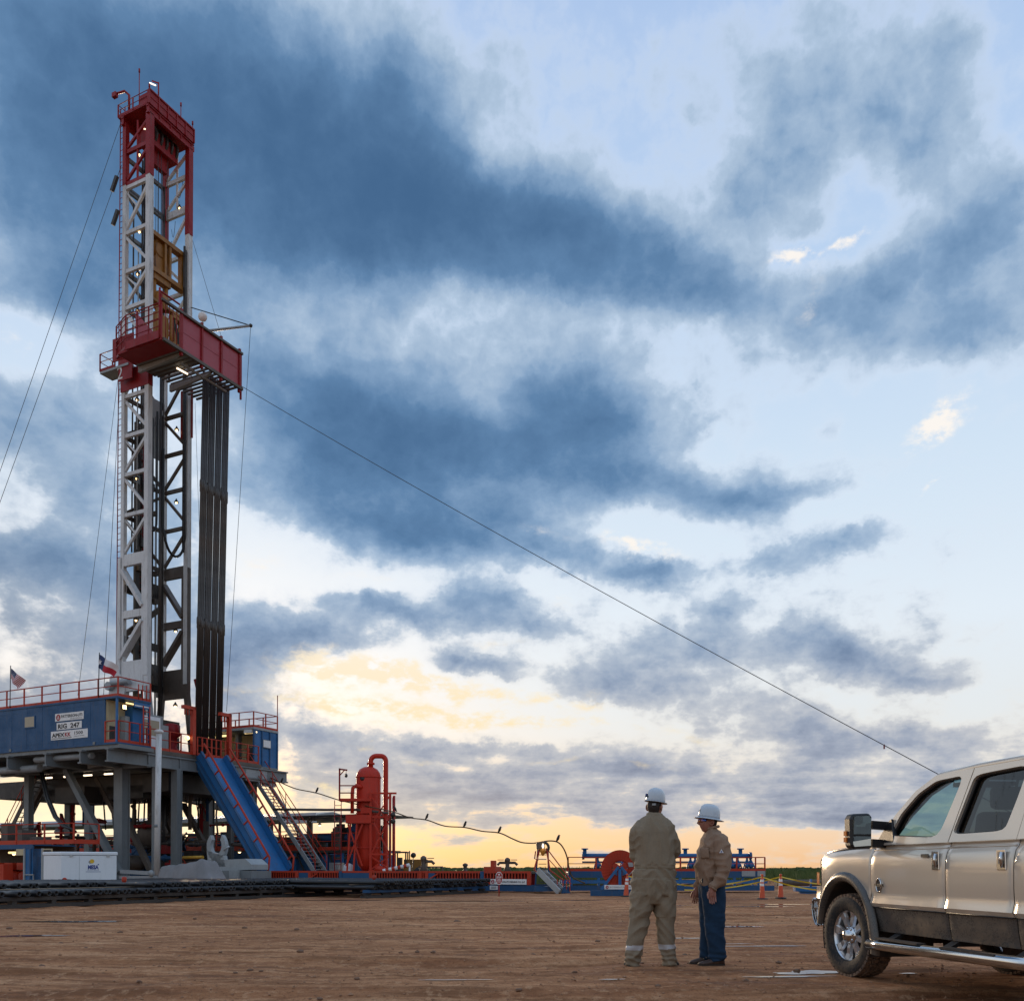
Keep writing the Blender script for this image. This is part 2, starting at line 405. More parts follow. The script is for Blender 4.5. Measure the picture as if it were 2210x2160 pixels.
# ------------------------------------------------------------------ materials
class NT:
    def __init__(s, name):
        s.m = bpy.data.materials.new(name); s.m.use_nodes = True; s.t = s.m.node_tree; s.b = s.t.nodes['Principled BSDF']
        s.out = s.t.nodes['Material Output']
    def n(s, typ, **k):
        n = s.t.nodes.new(typ)
        for a, v in k.items(): setattr(n, a, v)
        return n
    def l(s, a, b): s.t.links.new(a, b)
    def set(s, sock, v):
        if isinstance(v, bpy.types.NodeSocket): s.l(v, sock)
        elif v is not None: sock.default_value = v
    def coord(s, scale=(1, 1, 1), kind='Object'):
        tc = s.n('ShaderNodeTexCoord'); mp = s.n('ShaderNodeMapping'); mp.inputs[3].default_value = scale
        s.l(tc.outputs[kind], mp.inputs[0]); return mp.outputs[0]
    def pos(s, scale=(1, 1, 1)):
        g = s.n('ShaderNodeNewGeometry'); mp = s.n('ShaderNodeMapping'); mp.inputs[3].default_value = scale
        s.l(g.outputs['Position'], mp.inputs[0]); return mp.outputs[0]
    def noise(s, vec, scale, detail=4, rough=.55):
        n = s.n('ShaderNodeTexNoise'); s.l(vec, n.inputs['Vector']); n.inputs['Scale'].default_value = scale
        n.inputs['Detail'].default_value = detail; n.inputs['Roughness'].default_value = rough; return n.outputs['Fac']
    def ramp(s, f, stops):
        n = s.n('ShaderNodeValToRGB'); cr = n.color_ramp
        while len(cr.elements) < len(stops): cr.elements.new(.5)
        for e, (p, c) in zip(cr.elements, stops):
            e.position = p; e.color = tuple(c) + ((1,) if len(c) == 3 else ())
        s.l(f, n.inputs[0]); return n.outputs[0]
    def rng(s, f, lo, hi, a=0.0, b=1.0):
        n = s.n('ShaderNodeMapRange'); n.interpolation_type = 'SMOOTHSTEP'; s.set(n.inputs[0], f)
        for i, v in enumerate((lo, hi, a, b)): n.inputs[i + 1].default_value = v
        return n.outputs[0]
    def math(s, op, a, b=None, c=None):
        n = s.n('ShaderNodeMath', operation=op); s.set(n.inputs[0], a); s.set(n.inputs[1], b); s.set(n.inputs[2], c); return n.outputs[0]
    def mix(s, f, a, b, mode='MIX'):
        n = s.n('ShaderNodeMix', data_type='RGBA', blend_type=mode)
        fix = lambda v: (tuple(v) + (1,) if isinstance(v, tuple) and len(v) == 3 else v)
        s.set(n.inputs[0], f); s.set(n.inputs[6], fix(a)); s.set(n.inputs[7], fix(b)); return n.outputs[2]
    def bump(s, h, strength=.3, dist=.02):
        n = s.n('ShaderNodeBump'); n.inputs['Strength'].default_value = strength; n.inputs['Distance'].default_value = dist
        s.l(h, n.inputs['Height']); s.l(n.outputs[0], s.b.inputs['Normal']); return n
    def base(s, v, rough=.5, metal=0.0, spec=.5):
        s.set(s.b.inputs['Base Color'], v if not isinstance(v, tuple) else tuple(v[:3]) + (1,))
        s.set(s.b.inputs['Roughness'], rough); s.set(s.b.inputs['Metallic'], metal); s.b.inputs['Specular IOR Level'].default_value = spec
        return s.m
def paint(name, rgb, rough=.45, metal=0.0, var=.25, scale=1.2, grime=(.10, .085, .07), amt=.35, bump=.15, spec=.5):
    """worn paint: patchy tone, streaks of grime, slight unevenness"""
    t = NT(name); p = t.coord()
    n1 = t.noise(p, scale, 5, .6)
    st = t.noise(t.coord((2.2, 2.2, .35)), 3.0, 4, .6)
    dark = tuple(c * (1 - var) for c in rgb); lite = tuple(min(1, c * (1 + var * .6)) for c in rgb)
    c = t.mix(n1, dark, lite)
    c = t.mix(t.rng(st, .50, .76, 0, amt), c, grime)
    c = t.mix(t.rng(t.noise(p, 19, 6, .7), .55, .70, 0, min(1, amt * 1.1)), c, tuple(g_ * 1.15 for g_ in grime))
    t.base(c, t.rng(n1, .3, .7, rough + .1, rough - .08), metal, spec)
    if bump: t.bump(t.noise(p, 14, 3), bump, .01)
    return t.m
def plain(name, rgb, rough=.5, metal=0.0, spec=.5):
    t = NT(name); n = t.noise(t.coord(), 6, 3)
    return t.base(t.mix(n, tuple(c * .86 for c in rgb), tuple(min(1, c * 1.1) for c in rgb)), rough, metal, spec)
def emit(name, rgb, strength):
    t = NT(name); t.base((.8, .8, .8), .4)
    t.b.inputs['Emission Color'].default_value = tuple(rgb) + (1,); t.b.inputs['Emission Strength'].default_value = strength
    return t.m
M = {}
M['red'] = paint('red_paint', (.265, .009, .012), .5, var=.28, amt=.32, spec=.25)
M['orange'] = paint('orange_red_paint', (.46, .040, .014), .5, var=.25, amt=.34, spec=.3)
M['sepred'] = paint('vessel_red_paint', (.52, .030, .011), .45, var=.2, amt=.26, spec=.3)
M['blue'] = paint('blue_paint', (.017, .080, .190), .5, var=.3, amt=.35, spec=.3)
M['blue2'] = paint('bright_blue_paint', (.018, .130, .330), .48, var=.3, amt=.4, spec=.35)
M['white'] = paint('white_paint', (.60, .61, .61), .45, var=.2, amt=.5, grime=(.16, .13, .10))
M['whitebox'] = paint('white_trailer_paint', (.74, .77, .80), .40, var=.06, amt=.10, scale=.7)
M['grey'] = paint('grey_paint', (.165, .185, .195), .5, var=.25, amt=.4)
M['lgrey'] = paint('light_grey_paint', (.30, .325, .335), .5, var=.2, amt=.35)
M['dsteel'] = paint('dark_steel', (.050, .046, .044), .5, .3, var=.4, amt=.3, grime=(.09, .06, .04))
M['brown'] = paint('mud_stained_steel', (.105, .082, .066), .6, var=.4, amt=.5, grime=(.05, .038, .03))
M['pipe'] = paint('drill_pipe_steel', (.060, .052, .048), .38, .55, var=.35, amt=.4, grime=(.11, .065, .04))
M['rackpipe'] = paint('racked_pipe_steel', (.024, .025, .028), .45, .4, var=.35, amt=.3, grime=(.07, .055, .045))
M['yellow'] = paint('machine_yellow', (.30, .125, .012), .55, var=.5, amt=.75, grime=(.06, .038, .02))
M['cable'] = plain('wire_rope', (.05, .05, .052), .5, .4)
M['black'] = plain('black_rubber', (.012, .012, .013), .55)
M['galv'] = paint('galvanised_steel', (.42, .44, .45), .42, .5, var=.2, amt=.25)
M['cream'] = paint('cream_wall', (.50, .42, .26), .6, var=.12, amt=.25)
M['lamp'] = emit('warm_lamp', (1.0, .66, .30), 5.0)
M['tube'] = emit('fluorescent_lamp', (1.0, .70, .30), 1.6)
M['tube_w'] = emit('white_strip_lamp', (1.0, .78, .55), 2.2)
M['signwhite'] = plain('sign_white', (.74, .74, .73), .45)
M['ink'] = plain('sign_ink', (.02, .02, .022), .5)
M['inkred'] = plain('sign_red', (.32, .015, .02), .5)
M['inkblue'] = plain('sign_blue', (.015, .04, .22), .5)
M['sunyellow'] = plain('sign_yellow', (.70, .42, .02), .5)
M['winpane'] = plain('dusty_window', (.34, .29, .20), .2)
M['tarp'] = paint('grey_tarpaulin', (.20, .19, .19), .65, var=.2, amt=.25, bump=.3)

# ------------------------------------------------------------------ lettering (flat print on signs)
def text_obj(txt, mat, parent, origin, right, up, height, name='lettering', width=None, off=.004, bold=0.0):
    cu = bpy.data.curves.new(name, 'FONT'); cu.body = txt; cu.size = height * 1.37; cu.resolution_u = 2; cu.offset = bold
    ob = bpy.data.objects.new(name, cu); col.objects.link(ob)
    dg = bpy.context.evaluated_depsgraph_get(); dg.update()
    me = bpy.data.meshes.new_from_object(ob.evaluated_get(dg)); me.name = name
    bpy.data.objects.remove(ob); bpy.data.curves.remove(cu)
    right, up = Vector(right).normalized(), Vector(up).normalized(); nrm = right.cross(up)
    if len(me.vertices) == 0: return None
    xs = [v.co.x for v in me.vertices]; x0, x1 = min(xs), max(xs)
    k = (width / (x1 - x0)) if width else 1.0
    o0 = parent_loc(parent) if not LOCAL[0] else Vector((0, 0, 0))
    for v in me.vertices:
        v.co = Vector(origin) + right * ((v.co.x - x0) * k) + up * v.co.y + nrm * off - o0
    me.materials.clear(); me.materials.append(mat)
    r = bpy.data.objects.new(name, me); col.objects.link(r); r.parent = parent
    return r
# ------------------------------------------------------------------ ground
def vnoise(x, y, seed=0):
    """smooth value noise on numpy arrays"""
    xi = np.floor(x).astype(np.int64); yi = np.floor(y).astype(np.int64)
    fx = x - xi; fy = y - yi
    fx = fx * fx * (3 - 2 * fx); fy = fy * fy * (3 - 2 * fy)
    def h(a, b):
        n = (a * 374761393 + b * 668265263 + seed * 1442695041) & 0x7fffffff
        n = ((n ^ (n >> 13)) * 1274126177) & 0x7fffffff
        return ((n ^ (n >> 16)) & 0xffff) / 65535.0
    return (h(xi, yi) * (1 - fx) + h(xi + 1, yi) * fx) * (1 - fy) + (h(xi, yi + 1) * (1 - fx) + h(xi + 1, yi + 1) * fx) * fy
# puddles: photo pixel of the centre, half length and half depth in metres
PUD = [(1592, 1999, .40, .20), (1490, 2024, .42, .06), (1655, 2041, .50, .06), (1752, 2098, .36, .16), (1700, 2107, .42, .05), (62, 2019, .62, .16),
       (158, 1988, 1.2, .20), (1575, 1956, 1.6, .20), (1440, 1953, .9, .14), (985, 1944, 1.7, .18), (745, 1942, 1.3, .25), (1700, 1951, 1.2, .16), (1236, 1942, .9, .2),
       (1590, 2036, .22, .03), (980, 2114, .3, .03), (1325, 2113, .16, .03), (1960, 2100, .10, .03)]
PUDW = [(onZ(px, py, 0).x, onZ(px, py, 0).y, rx, ry) for px, py, rx, ry in PUD]
def flatmask(x, y):
    m = np.ones_like(x)
    for (cx, cy, rx, ry) in PUDW:
        d = ((x - cx) / (rx * 1.5 + .1)) ** 2 + ((y - cy) / (ry * 1.8 + .15)) ** 2
        k = np.clip((d - 1.0) / 1.2, 0, 1); m *= k * k * (3 - 2 * k)
    return m
def ground_z(x, y):
    x = np.asarray(x, float); y = np.asarray(y, float)
    sw = y + .35 * np.sin(x * .35) + .5 * vnoise(x * .2, y * .1, 3) - .05 * x          # tracks run across, wandering a little
    z = (vnoise(x * .35, sw * 2.6, 1) - .5) * .050
    z += (vnoise(x * .9, sw * 6.5, 2) - .5) * .034
    z += (vnoise(x * 5.0, y * 7.0, 4) - .5) * .026
    z += (vnoise(x * 13.0, y * 15.0, 5) - .5) * .014
    rut = np.maximum(0, vnoise(x * .12, sw * 1.1, 8) - .60) * -.20
    z += rut
    fade = np.clip((60 - y) / 30, .15, 1)
    z = z * fade * flatmask(x, y) - .004
    # flat under feet and tyres
    for (cx, cy, r) in FLAT:
        z *= 1 - np.exp(-(((x - cx) ** 2 + (y - cy) ** 2) / r ** 2))
    # low earth bank along the edge of the pad on the right and far beyond
    bank = np.exp(-((y - (50 - .10 * (x - 8))) / 1.6) ** 2) * np.clip((x - 5) / 3, 0, 1) * np.clip((60 - x) / 20, 0, 1)
    z += bank * .42 * (.7 + .6 * vnoise(x * .8, y * .8, 9))
    return z
FLAT = [(1.35, 10.4, .5), (1.75, 10.4, .5), (2.3, 10.55, .55), (3.36, 9.34, .8), (5.05, 9.55, .8), (3.85, 5.4, .8)]
xs = np.unique(np.concatenate([np.linspace(-3000, -60, 14), np.linspace(-60, -22, 20), np.arange(-22, 24, .11), np.linspace(24, 60, 20), np.linspace(60, 3000, 14)]))
ys = np.unique(np.concatenate([np.linspace(-400, 0, 6), np.linspace(0, 6.4, 8), np.arange(6.4, 13, .07), np.arange(13, 26, .12), np.arange(26, 62, .3), np.linspace(62, 200, 16), np.linspace(240, 5000, 12)]))
gx, gy = np.meshgrid(xs, ys)
gz = ground_z(gx, gy)
gz[(np.abs(gx) > 60) | (gy > 90) | (gy < 0)] = 0
nx, ny = len(xs), len(ys)
me = bpy.data.meshes.new('ground')
idx = np.arange(nx * ny).reshape(ny, nx)
quads = np.stack([idx[:-1, :-1], idx[:-1, 1:], idx[1:, 1:], idx[1:, :-1]], -1).reshape(-1, 4)
me.from_pydata(np.stack([gx, gy, gz], -1).reshape(-1, 3).tolist(), [], quads.tolist())
me.polygons.foreach_set('use_smooth', [True] * len(me.polygons))
t = NT('packed_soil')
g = t.n('ShaderNodeNewGeometry'); sp = t.n('ShaderNodeSeparateXYZ'); t.l(g.outputs['Position'], sp.inputs[0])
P0 = t.pos()
wob = t.noise(P0, .22, 3)
track = t.noise(t.pos((.16, 1.9, 1)), 1.6, 6, .62)
track2 = t.noise(t.pos((.5, 5.0, 1)), 1.3, 5, .6)
fine = t.noise(P0, 9.0, 6, .65)
grit = t.noise(P0, 60.0, 3, .6)
wet = t.math('ADD', t.math('MULTIPLY', track, .62), t.math('MULTIPLY', wob, .38))
c = t.ramp(wet, [(.36, (.19, .068, .027)), (.46, (.37, .158, .070)), (.54, (.51, .245, .118)), (.64, (.65, .360, .195))])
c = t.mix(t.rng(track2, .47, .64, 0, .72), c, (.19, .080, .036))
c = t.mix(t.rng(t.noise(P0, 2.6, 7, .68), .50, .66, 0, .62), c, (.24, .095, .040))
c = t.mix(t.rng(fine, .52, .68, 0, .55), c, (.64, .36, .195))
c = t.mix(t.rng(t.noise(P0, 24, 5, .7), .54, .66, 0, .60), c, (.15, .062, .028))
c = t.mix(t.rng(grit, .54, .70, 0, .5), c, (.15, .08, .045))
# beyond the pad: scrub land
edge = t.math('ADD', sp.outputs[1], t.math('MULTIPLY', t.noise(P0, .12, 3), 8.0))
veg = t.rng(edge, 57, 62)
gr = t.ramp(t.noise(t.pos((.06, .35, 1)), .5, 6, .6), [(.35, (.035, .055, .022)), (.55, (.075, .095, .038)), (.7, (.13, .13, .06))])
c = t.mix(veg, c, gr)
t.base(c, t.rng(wet, .36, .52, .62, .95), 0, .12)
hb = t.math('ADD', t.math('MULTIPLY', fine, .6), t.math('MULTIPLY', grit, .35))
hb = t.math('ADD', hb, t.math('MULTIPLY', track2, .6))
t.bump(hb, .95, .06)
me.materials.append(t.m)
ground = bpy.data.objects.new('ground', me); col.objects.link(ground); struct(ground)

# puddles: shallow rain water lying in the tracks
tw = NT('muddy_water'); tw.base((.10, .068, .045), .04, 0, .6)
tw.bump(tw.noise(tw.pos(), 5, 2), .04, .01)
for k, (cx, cy, rx, ry) in enumerate(PUDW):
    rnd = random.Random(100 + k); n = 44; pts = []
    ph = [rnd.uniform(0, 6.28) for _ in range(5)]
    for i in range(n):
        a = 2 * PI * i / n
        r = 1 + .22 * math.sin(2 * a + ph[0]) + .16 * math.sin(3 * a + ph[1]) + .12 * math.sin(7 * a + ph[2]) + .10 * math.sin(11 * a + ph[3])
        pts.append(Vector((cx + rx * r * math.cos(a), cy + ry * r * math.sin(a) + .06 * rx * math.cos(a), .004)))
    m = MB(); m.add(pts, [list(range(n))])
    o = center(m.build('puddle', tw.m)); struct(o)

# clods of mud kicked up by tyres
clod_m = paint('mud_clod', (.19, .10, .058), .85, var=.4, amt=.3, bump=.6)
def clod(x, y, s, k):
    bm = bmesh.new(); bmesh.ops.create_icosphere(bm, subdivisions=2, radius=1)
    rnd = random.Random(k)
    off = Vector((rnd.random() * 9, rnd.random() * 9, rnd.random() * 9))
    from mathutils import noise as mn
    for v in bm.verts:
        v.co *= 1 + .55 * mn.noise(v.co * 1.7 + off) + .2 * mn.noise(v.co * 4 + off)
        v.co.x *= 1.3; v.co.z *= .62
        v.co *= s
    me = bpy.data.meshes.new('mud_clod'); bm.to_mesh(me); bm.free()
    for p in me.polygons: p.use_smooth = True
    me.materials.append(clod_m)
    o = bpy.data.objects.new('mud_clod', me); col.objects.link(o)
    o.location = (x, y, float(ground_z(np.array([x]), np.array([y]))[0]) + s * .25); o.rotation_euler = (0, 0, rnd.random() * 6)
    tag(o, 'dark clod of mud lying loose on the rutted brown soil', 'clod', 'mud clods on the ground')
cl = [(185, 2039, .05), (508, 2087, .045), (540, 2085, .05), (563, 2086, .04), (648, 2053, .07), (987, 1984, .09), (935, 2058, .06), (528, 2003, .05), (325, 2044, .04), (397, 2047, .045), (476, 2054, .04), (132, 2028, .04),
      (860, 2092, .05), (912, 2095, .06), (1040, 2098, .05), (900, 2058, .05), (865, 2058, .04), (1478, 2060, .075), (1465, 2061, .05), (1385, 2075, .05), (1720, 2095, .06), (1530, 1995, .05), (1680, 2075, .05), (1290, 2030, .045), (1150, 2060, .05), (770, 2110, .05), (260, 2010, .05), (20, 2003, .06), (640, 2005, .05), (420, 1985, .05), (1240, 2090, .05), (1120, 2135, .05), (1420, 2130, .045), (1610, 2120, .05), (300, 2120, .05), (90, 2080, .05), (690, 2140, .045)]
for k, (px, py, s) in enumerate(cl):
    p = onZ(px, py, 0); clod(p.x, p.y, s * (.55 if py > 2030 else .75), k)

# loose crumbs of soil and gravel: past counting
m = MB(); rnd = random.Random(12); OCT = [(0, 2, 4), (2, 1, 4), (1, 3, 4), (3, 0, 4), (2, 0, 5), (1, 2, 5), (3, 1, 5), (0, 3, 5)]
gp = []
for _ in range(6000):
    y = 7.3 * (34 / 7.3) ** (rnd.random() ** 1.2); x = rnd.uniform(-.57, .57) * y
    gp.append((x, y, rnd.choice((.003, .004, .005, .006, .008, .012)) * rnd.uniform(.7, 1.3) * (1 + y * .03)))
gz_ = ground_z(np.array([g_[0] for g_ in gp]), np.array([g_[1] for g_ in gp]))
for (x, y, r), z in zip(gp, gz_):
    vs = [Vector((x, y, z + r * .3)) + Vector(d) * r * rnd.uniform(.6, 1.4) for d in ((1, 0, 0), (-1, 0, 0), (0, 1, 0), (0, -1, 0), (0, 0, .8), (0, 0, -.8))]
    m.add(vs, OCT)
o = m.build('soil_crumbs', paint('soil_crumb', (.36, .195, .108), .9, var=.5, amt=.4, grime=(.12, .065, .038))); stuff(o); tag(o, 'loose crumbs of brown soil scattered over the ground', 'soil')

# ------------------------------------------------------------------ scrub beyond the pad
leaf = NT('scrub_leaf')
lc = leaf.ramp(leaf.noise(leaf.pos(), .6, 4), [(.3, (.025, .045, .014)), (.5, (.055, .085, .026)), (.72, (.12, .13, .045))])
leaf.base(lc, .7, 0, .25)
grassm = NT('tall_grass')
gc = grassm.ramp(grassm.noise(grassm.pos(), .8, 4), [(.3, (.05, .075, .02)), (.55, (.10, .125, .035)), (.75, (.19, .17, .07))])
grassm.base(gc, .7, 0, .25)
bark = plain('scrub_bark', (.06, .045, .035), .8)
def leaf_cloud(m, rnd, c, rx, ry, rz, n, s):
    for _ in range(n):
        while True:
            v = Vector((rnd.uniform(-1, 1), rnd.uniform(-1, 1), rnd.uniform(-1, 1)))
            if v.length < 1: break
        v *= .55 + .45 * rnd.random()
        p = Vector((c[0] + v.x * rx, c[1] + v.y * ry, c[2] + v.z * rz))
        a = Vector((rnd.uniform(-1, 1), rnd.uniform(-1, 1), rnd.uniform(-.6, 1))).normalized()
        b = a.cross(Vector((rnd.uniform(-1, 1), rnd.uniform(-1, 1), rnd.uniform(-1, 1)))).normalized()
        q = s * rnd.uniform(.6, 1.4)
        m.add([p - a * q * .6, p + b * q * .45, p + a * q * .6, p - b * q * .45], [(0, 1, 2, 3)])
def bush(x, y, w, h, k, label, n=150, ls=None):
    rnd = random.Random(500 + k); t_ = thing('scrub_bush', label, 'bush', (x, y, 0), 'scrub bushes beyond the pad')
    m = MB(); ls = ls or .10 * h
    for _ in range(7):
        leaf_cloud(m, rnd, (x + rnd.uniform(-.32, .32) * w, y + rnd.uniform(-.3, .3) * w, h * rnd.uniform(.30, .78)), w * rnd.uniform(.18, .30), w * .25, h * rnd.uniform(.16, .26), n // 7, ls)
    m.build('crown', leaf.m, t_)
    m = MB()
    for _ in range(5):
        d = Vector((rnd.uniform(-.25, .25) * w, rnd.uniform(-.2, .2) * w, h * rnd.uniform(.5, .75)))
        m.tube([Vector((x, y, 0)), Vector((x, y, 0)) + d * .5 + Vector((.03, 0, .05)), Vector((x, y, 0)) + d], [.03 * h, .02 * h, .008 * h], 5)
    m.build('trunk', bark, t_)
    return t_
# tall grass and weeds: nobody could count them
m = MB(); rnd = random.Random(31)
def tuft(m, x, y, h):
    for _ in range(5):
        dx, dy = rnd.uniform(-.35, .35) * h, rnd.uniform(-.2, .2) * h
        w_ = .035 * h + .012 * y / 60
        b0 = Vector((x + rnd.uniform(-.12, .12), y + rnd.uniform(-.1, .1), -.02)); tp = b0 + Vector((dx, dy, h * rnd.uniform(.7, 1.1)))
        mid = b0.lerp(tp, .6) - Vector((dx * .2, 0, 0))
        m.add([b0 - Vector((w_, 0, 0)), b0 + Vector((w_, 0, 0)), mid + Vector((w_ * .8, 0, 0)), tp, mid - Vector((w_ * .8, 0, 0))], [(0, 1, 2, 3, 4)])
for _ in range(2600):
    y = rnd.uniform(53.5, 66); x = rnd.uniform(1.5, 42)
    tuft(m, x, y + .0, rnd.uniform(.45, 1.0) * (1.25 if 1.5 < x < 6.5 else 1))
for _ in range(2600):
    y = rnd.uniform(66, 130); x = rnd.uniform(.05, .62) * y
    tuft(m, x, y, rnd.uniform(.4, 1.0) * 1.2)
for _ in range(1500):
    y = rnd.uniform(62, 150); x = rnd.uniform(-.6, .08) * y
    tuft(m, x, y, rnd.uniform(.4, 1.0) * 1.2)
for _ in range(500):
    p = rnd.uniform(5.5, 34); y = 49.6 - .10 * (p - 8) + rnd.uniform(-.5, 2.5); tuft(m, p, y, rnd.uniform(.15, .45))
o = m.build('weeds', grassm.m); stuff(o); tag(o, 'tall green weeds growing beyond the earth bank', 'weeds')
LB = 'dark green scrub bush among the weeds beyond the earth bank'
for k in range(46):
    y = rnd.uniform(62, 150); x = rnd.uniform(.02, .60) * y
    bush(x, y, rnd.uniform(1.5, 3.2), rnd.uniform(.5, .95), k, LB, 170, .13 + y * .0009)
for k in range(16):
    y = rnd.uniform(85, 170); x = rnd.uniform(-.30, .02) * y
    bush(x, y, rnd.uniform(1.5, 3.2), rnd.uniform(.5, .9), 60 + k, LB, 150, .13 + y * .0009)
# the far brush reads as one mass
m = MB(); rnd = random.Random(77)
for k in range(5200):
    y = 170 * (1500 / 170) ** rnd.random(); x = rnd.uniform(-.62, .62) * y
    h = rnd.uniform(.4, .85) * (1 + y / 750) * (rnd.uniform(1.2, 1.6) if rnd.random() < .07 and y > 500 else 1); w_ = h * rnd.uniform(1.2, 2.6)
    s_ = rnd.uniform(.5, 1)
    pts = []
    nn = 9
    for i in range(nn + 1):
        a = PI * i / nn
        pts.append(Vector((x + w_ * math.cos(a), y + rnd.uniform(-1, 1), max(0, h * math.sin(a)) * rnd.uniform(.7, 1.1))))
    top = Vector((x, y + w_, h * .5))
    base = Vector((x, y - w_ * .2, 0))
    m.add(pts + [top, base], [(i, i + 1, nn + 2) for i in range(nn)] + [(i + 1, i, nn + 1) for i in range(nn)])
o = m.build('far_brush', leaf.m); stuff(o); tag(o, 'low dark green brush covering the plain out to the horizon', 'brush')
# ------------------------------------------------------------------ drilling rig
FZ = 7.2                                     # drill floor height
MA0, MA1, MB0, MB1 = 41.65, 43.55, 37.3, 40.2  # mast legs: along and across
def railing(parent, pts, h=1.05, mat=None, posts=None, mid=True, toe=.14, r=.028, name='handrail', close=False):
    """posts, rails and a toe board along a line of world points; one part per post"""
    mat = mat or M['orange']; pts = [Vector(p) for p in pts]
    segs = list(zip(pts[:-1], pts[1:])) + ([(pts[-1], pts[0])] if close else [])
    m = MB()
    for p, q in segs:
        m.tube([p + Vector((0, 0, h)), q + Vector((0, 0, h))], r, 6)
        if mid: m.tube([p + Vector((0, 0, h * .54)), q + Vector((0, 0, h * .54))], r * .8, 6)
        if toe: m.bar(p + Vector((0, 0, toe / 2)), q + Vector((0, 0, toe / 2)), .015, toe)
    m.build(name, mat, parent)
    done = []
    for p, q in segs:
        n = max(1, round((q - p).length / (posts or 1.6)))
        for i in range(n + 1):
            c = p.lerp(q, i / n)
            if any((c - d).length < .05 for d in done): continue
            done.append(c); m = MB()
            m.bar(c, c + Vector((0, 0, h)), .06, .06, AX); m.build('rail_post', mat, parent)
def ladder(m, p, q, side, w=.42, step=.3, r=.022):
    p, q, side = Vector(p), Vector(q), Vector(side).normalized() * (w / 2)
    m.tube([p - side, q - side], r, 5); m.tube([p + side, q + side], r, 5)
    n = int((q - p).length / step)
    for i in range(1, n):
        c = p.lerp(q, i / n); m.tube([c - side, c + side], r * .7, 4, caps=False)

# ---- mast
mast = thing('drilling_mast', 'tall lattice drilling mast with red crown and white steel legs', 'mast', W(42.7, 38.8, FZ))
legs = [(MA0, MB0, 'near'), (MA0, MB1, 'far'), (MA1, MB0, 'near'), (MA1, MB1, 'far')]
zsplit = 39.85
for i, (a, b, s) in enumerate(legs):
    front = a == MA0
    w_ = .30 if front else .24
    zt = zsplit if b == MB0 else 38.2
    m = MB()
    # wide flange leg: two flanges and a web
    for z0, z1 in ((FZ + 4.6, zt),):
        m.rbox(a - w_ / 2, a + w_ / 2, b - w_ / 2, b - w_ / 2 + .05, z0, z1)
        m.rbox(a - w_ / 2, a + w_ / 2, b + w_ / 2 - .05, b + w_ / 2, z0, z1)
        m.rbox(a - w_ / 2 + .02, a + w_ / 2 - .02, b - w_ / 2 + .05, b + w_ / 2 - .05, z0, z1)
    m.build('leg', M['white'] if b == MB0 or True else M['brown'], mast)
    m = MB(); m.rbox(a - w_ / 2 - .01, a + w_ / 2 + .01, b - w_ / 2 - .01, b + w_ / 2 + .01, zt, 43.4); m.build('crown_leg', M['red'], mast)
levels = [18.66, 21.0, 23.3, 25.5, 27.75, 30.3, 32.8, 34.9, 37.1, 39.7]
for k, z in enumerate(levels):
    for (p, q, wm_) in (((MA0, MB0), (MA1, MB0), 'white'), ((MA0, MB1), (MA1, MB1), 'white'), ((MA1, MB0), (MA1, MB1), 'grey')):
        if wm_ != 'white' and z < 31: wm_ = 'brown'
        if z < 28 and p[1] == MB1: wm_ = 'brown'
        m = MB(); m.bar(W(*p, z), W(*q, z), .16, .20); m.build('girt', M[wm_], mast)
        if k + 1 < len(levels):
            z2 = levels[k + 1]
            za, zb = (z + .15, z2 - .15) if k % 2 == 0 else (z2 - .15, z + .15)
            m = MB(); m.bar(W(*p, zb), W(*q, za), .13, .15); m.build('brace', M[wm_], mast)
            if p[1] == MB0 and q[1] == MB0:   # second, thinner diagonal and a tie plate as on the near face
                m = MB(); mid = W((MA0 + MA1) / 2, MB0 + .05, (z + z2) / 2)
                m.bar(mid, W(MA1, MB0 + .05, za if k % 2 else zb), .09, .09); m.build('brace', M['white'], mast)
# crown section: red bracing
for (p, q) in (((MA0, MB0), (MA1, MB0)), ((MA0, MB1), (MA1, MB1))):
    red = M['red'] if p[1] == MB0 else M['white']
    for z in (39.9, 41.75):
        m = MB(); m.bar(W(*p, z), W(*q, z), .16, .22); m.build('girt', red, mast)
    m = MB(); m.bar(W(*p, 41.6), W(*q, 40.05), .12, .14); m.build('brace', red, mast)
    m = MB(); m.bar(W(*q, 41.9), W(*p, 43.2), .12, .14); m.build('brace', red, mast)
    m = MB(); m.bar(W((MA0 + MA1) / 2, p[1], 39.9), W((MA0 + MA1) / 2, p[1], 43.3), .10, .10); m.build('brace', red, mast)
for z in (41.5, 39.8):
    m = MB(); m.bar(W(MA1, MB0, z), W(MA1, MB1, z), .16, .2); m.build('girt', M['grey'], mast)
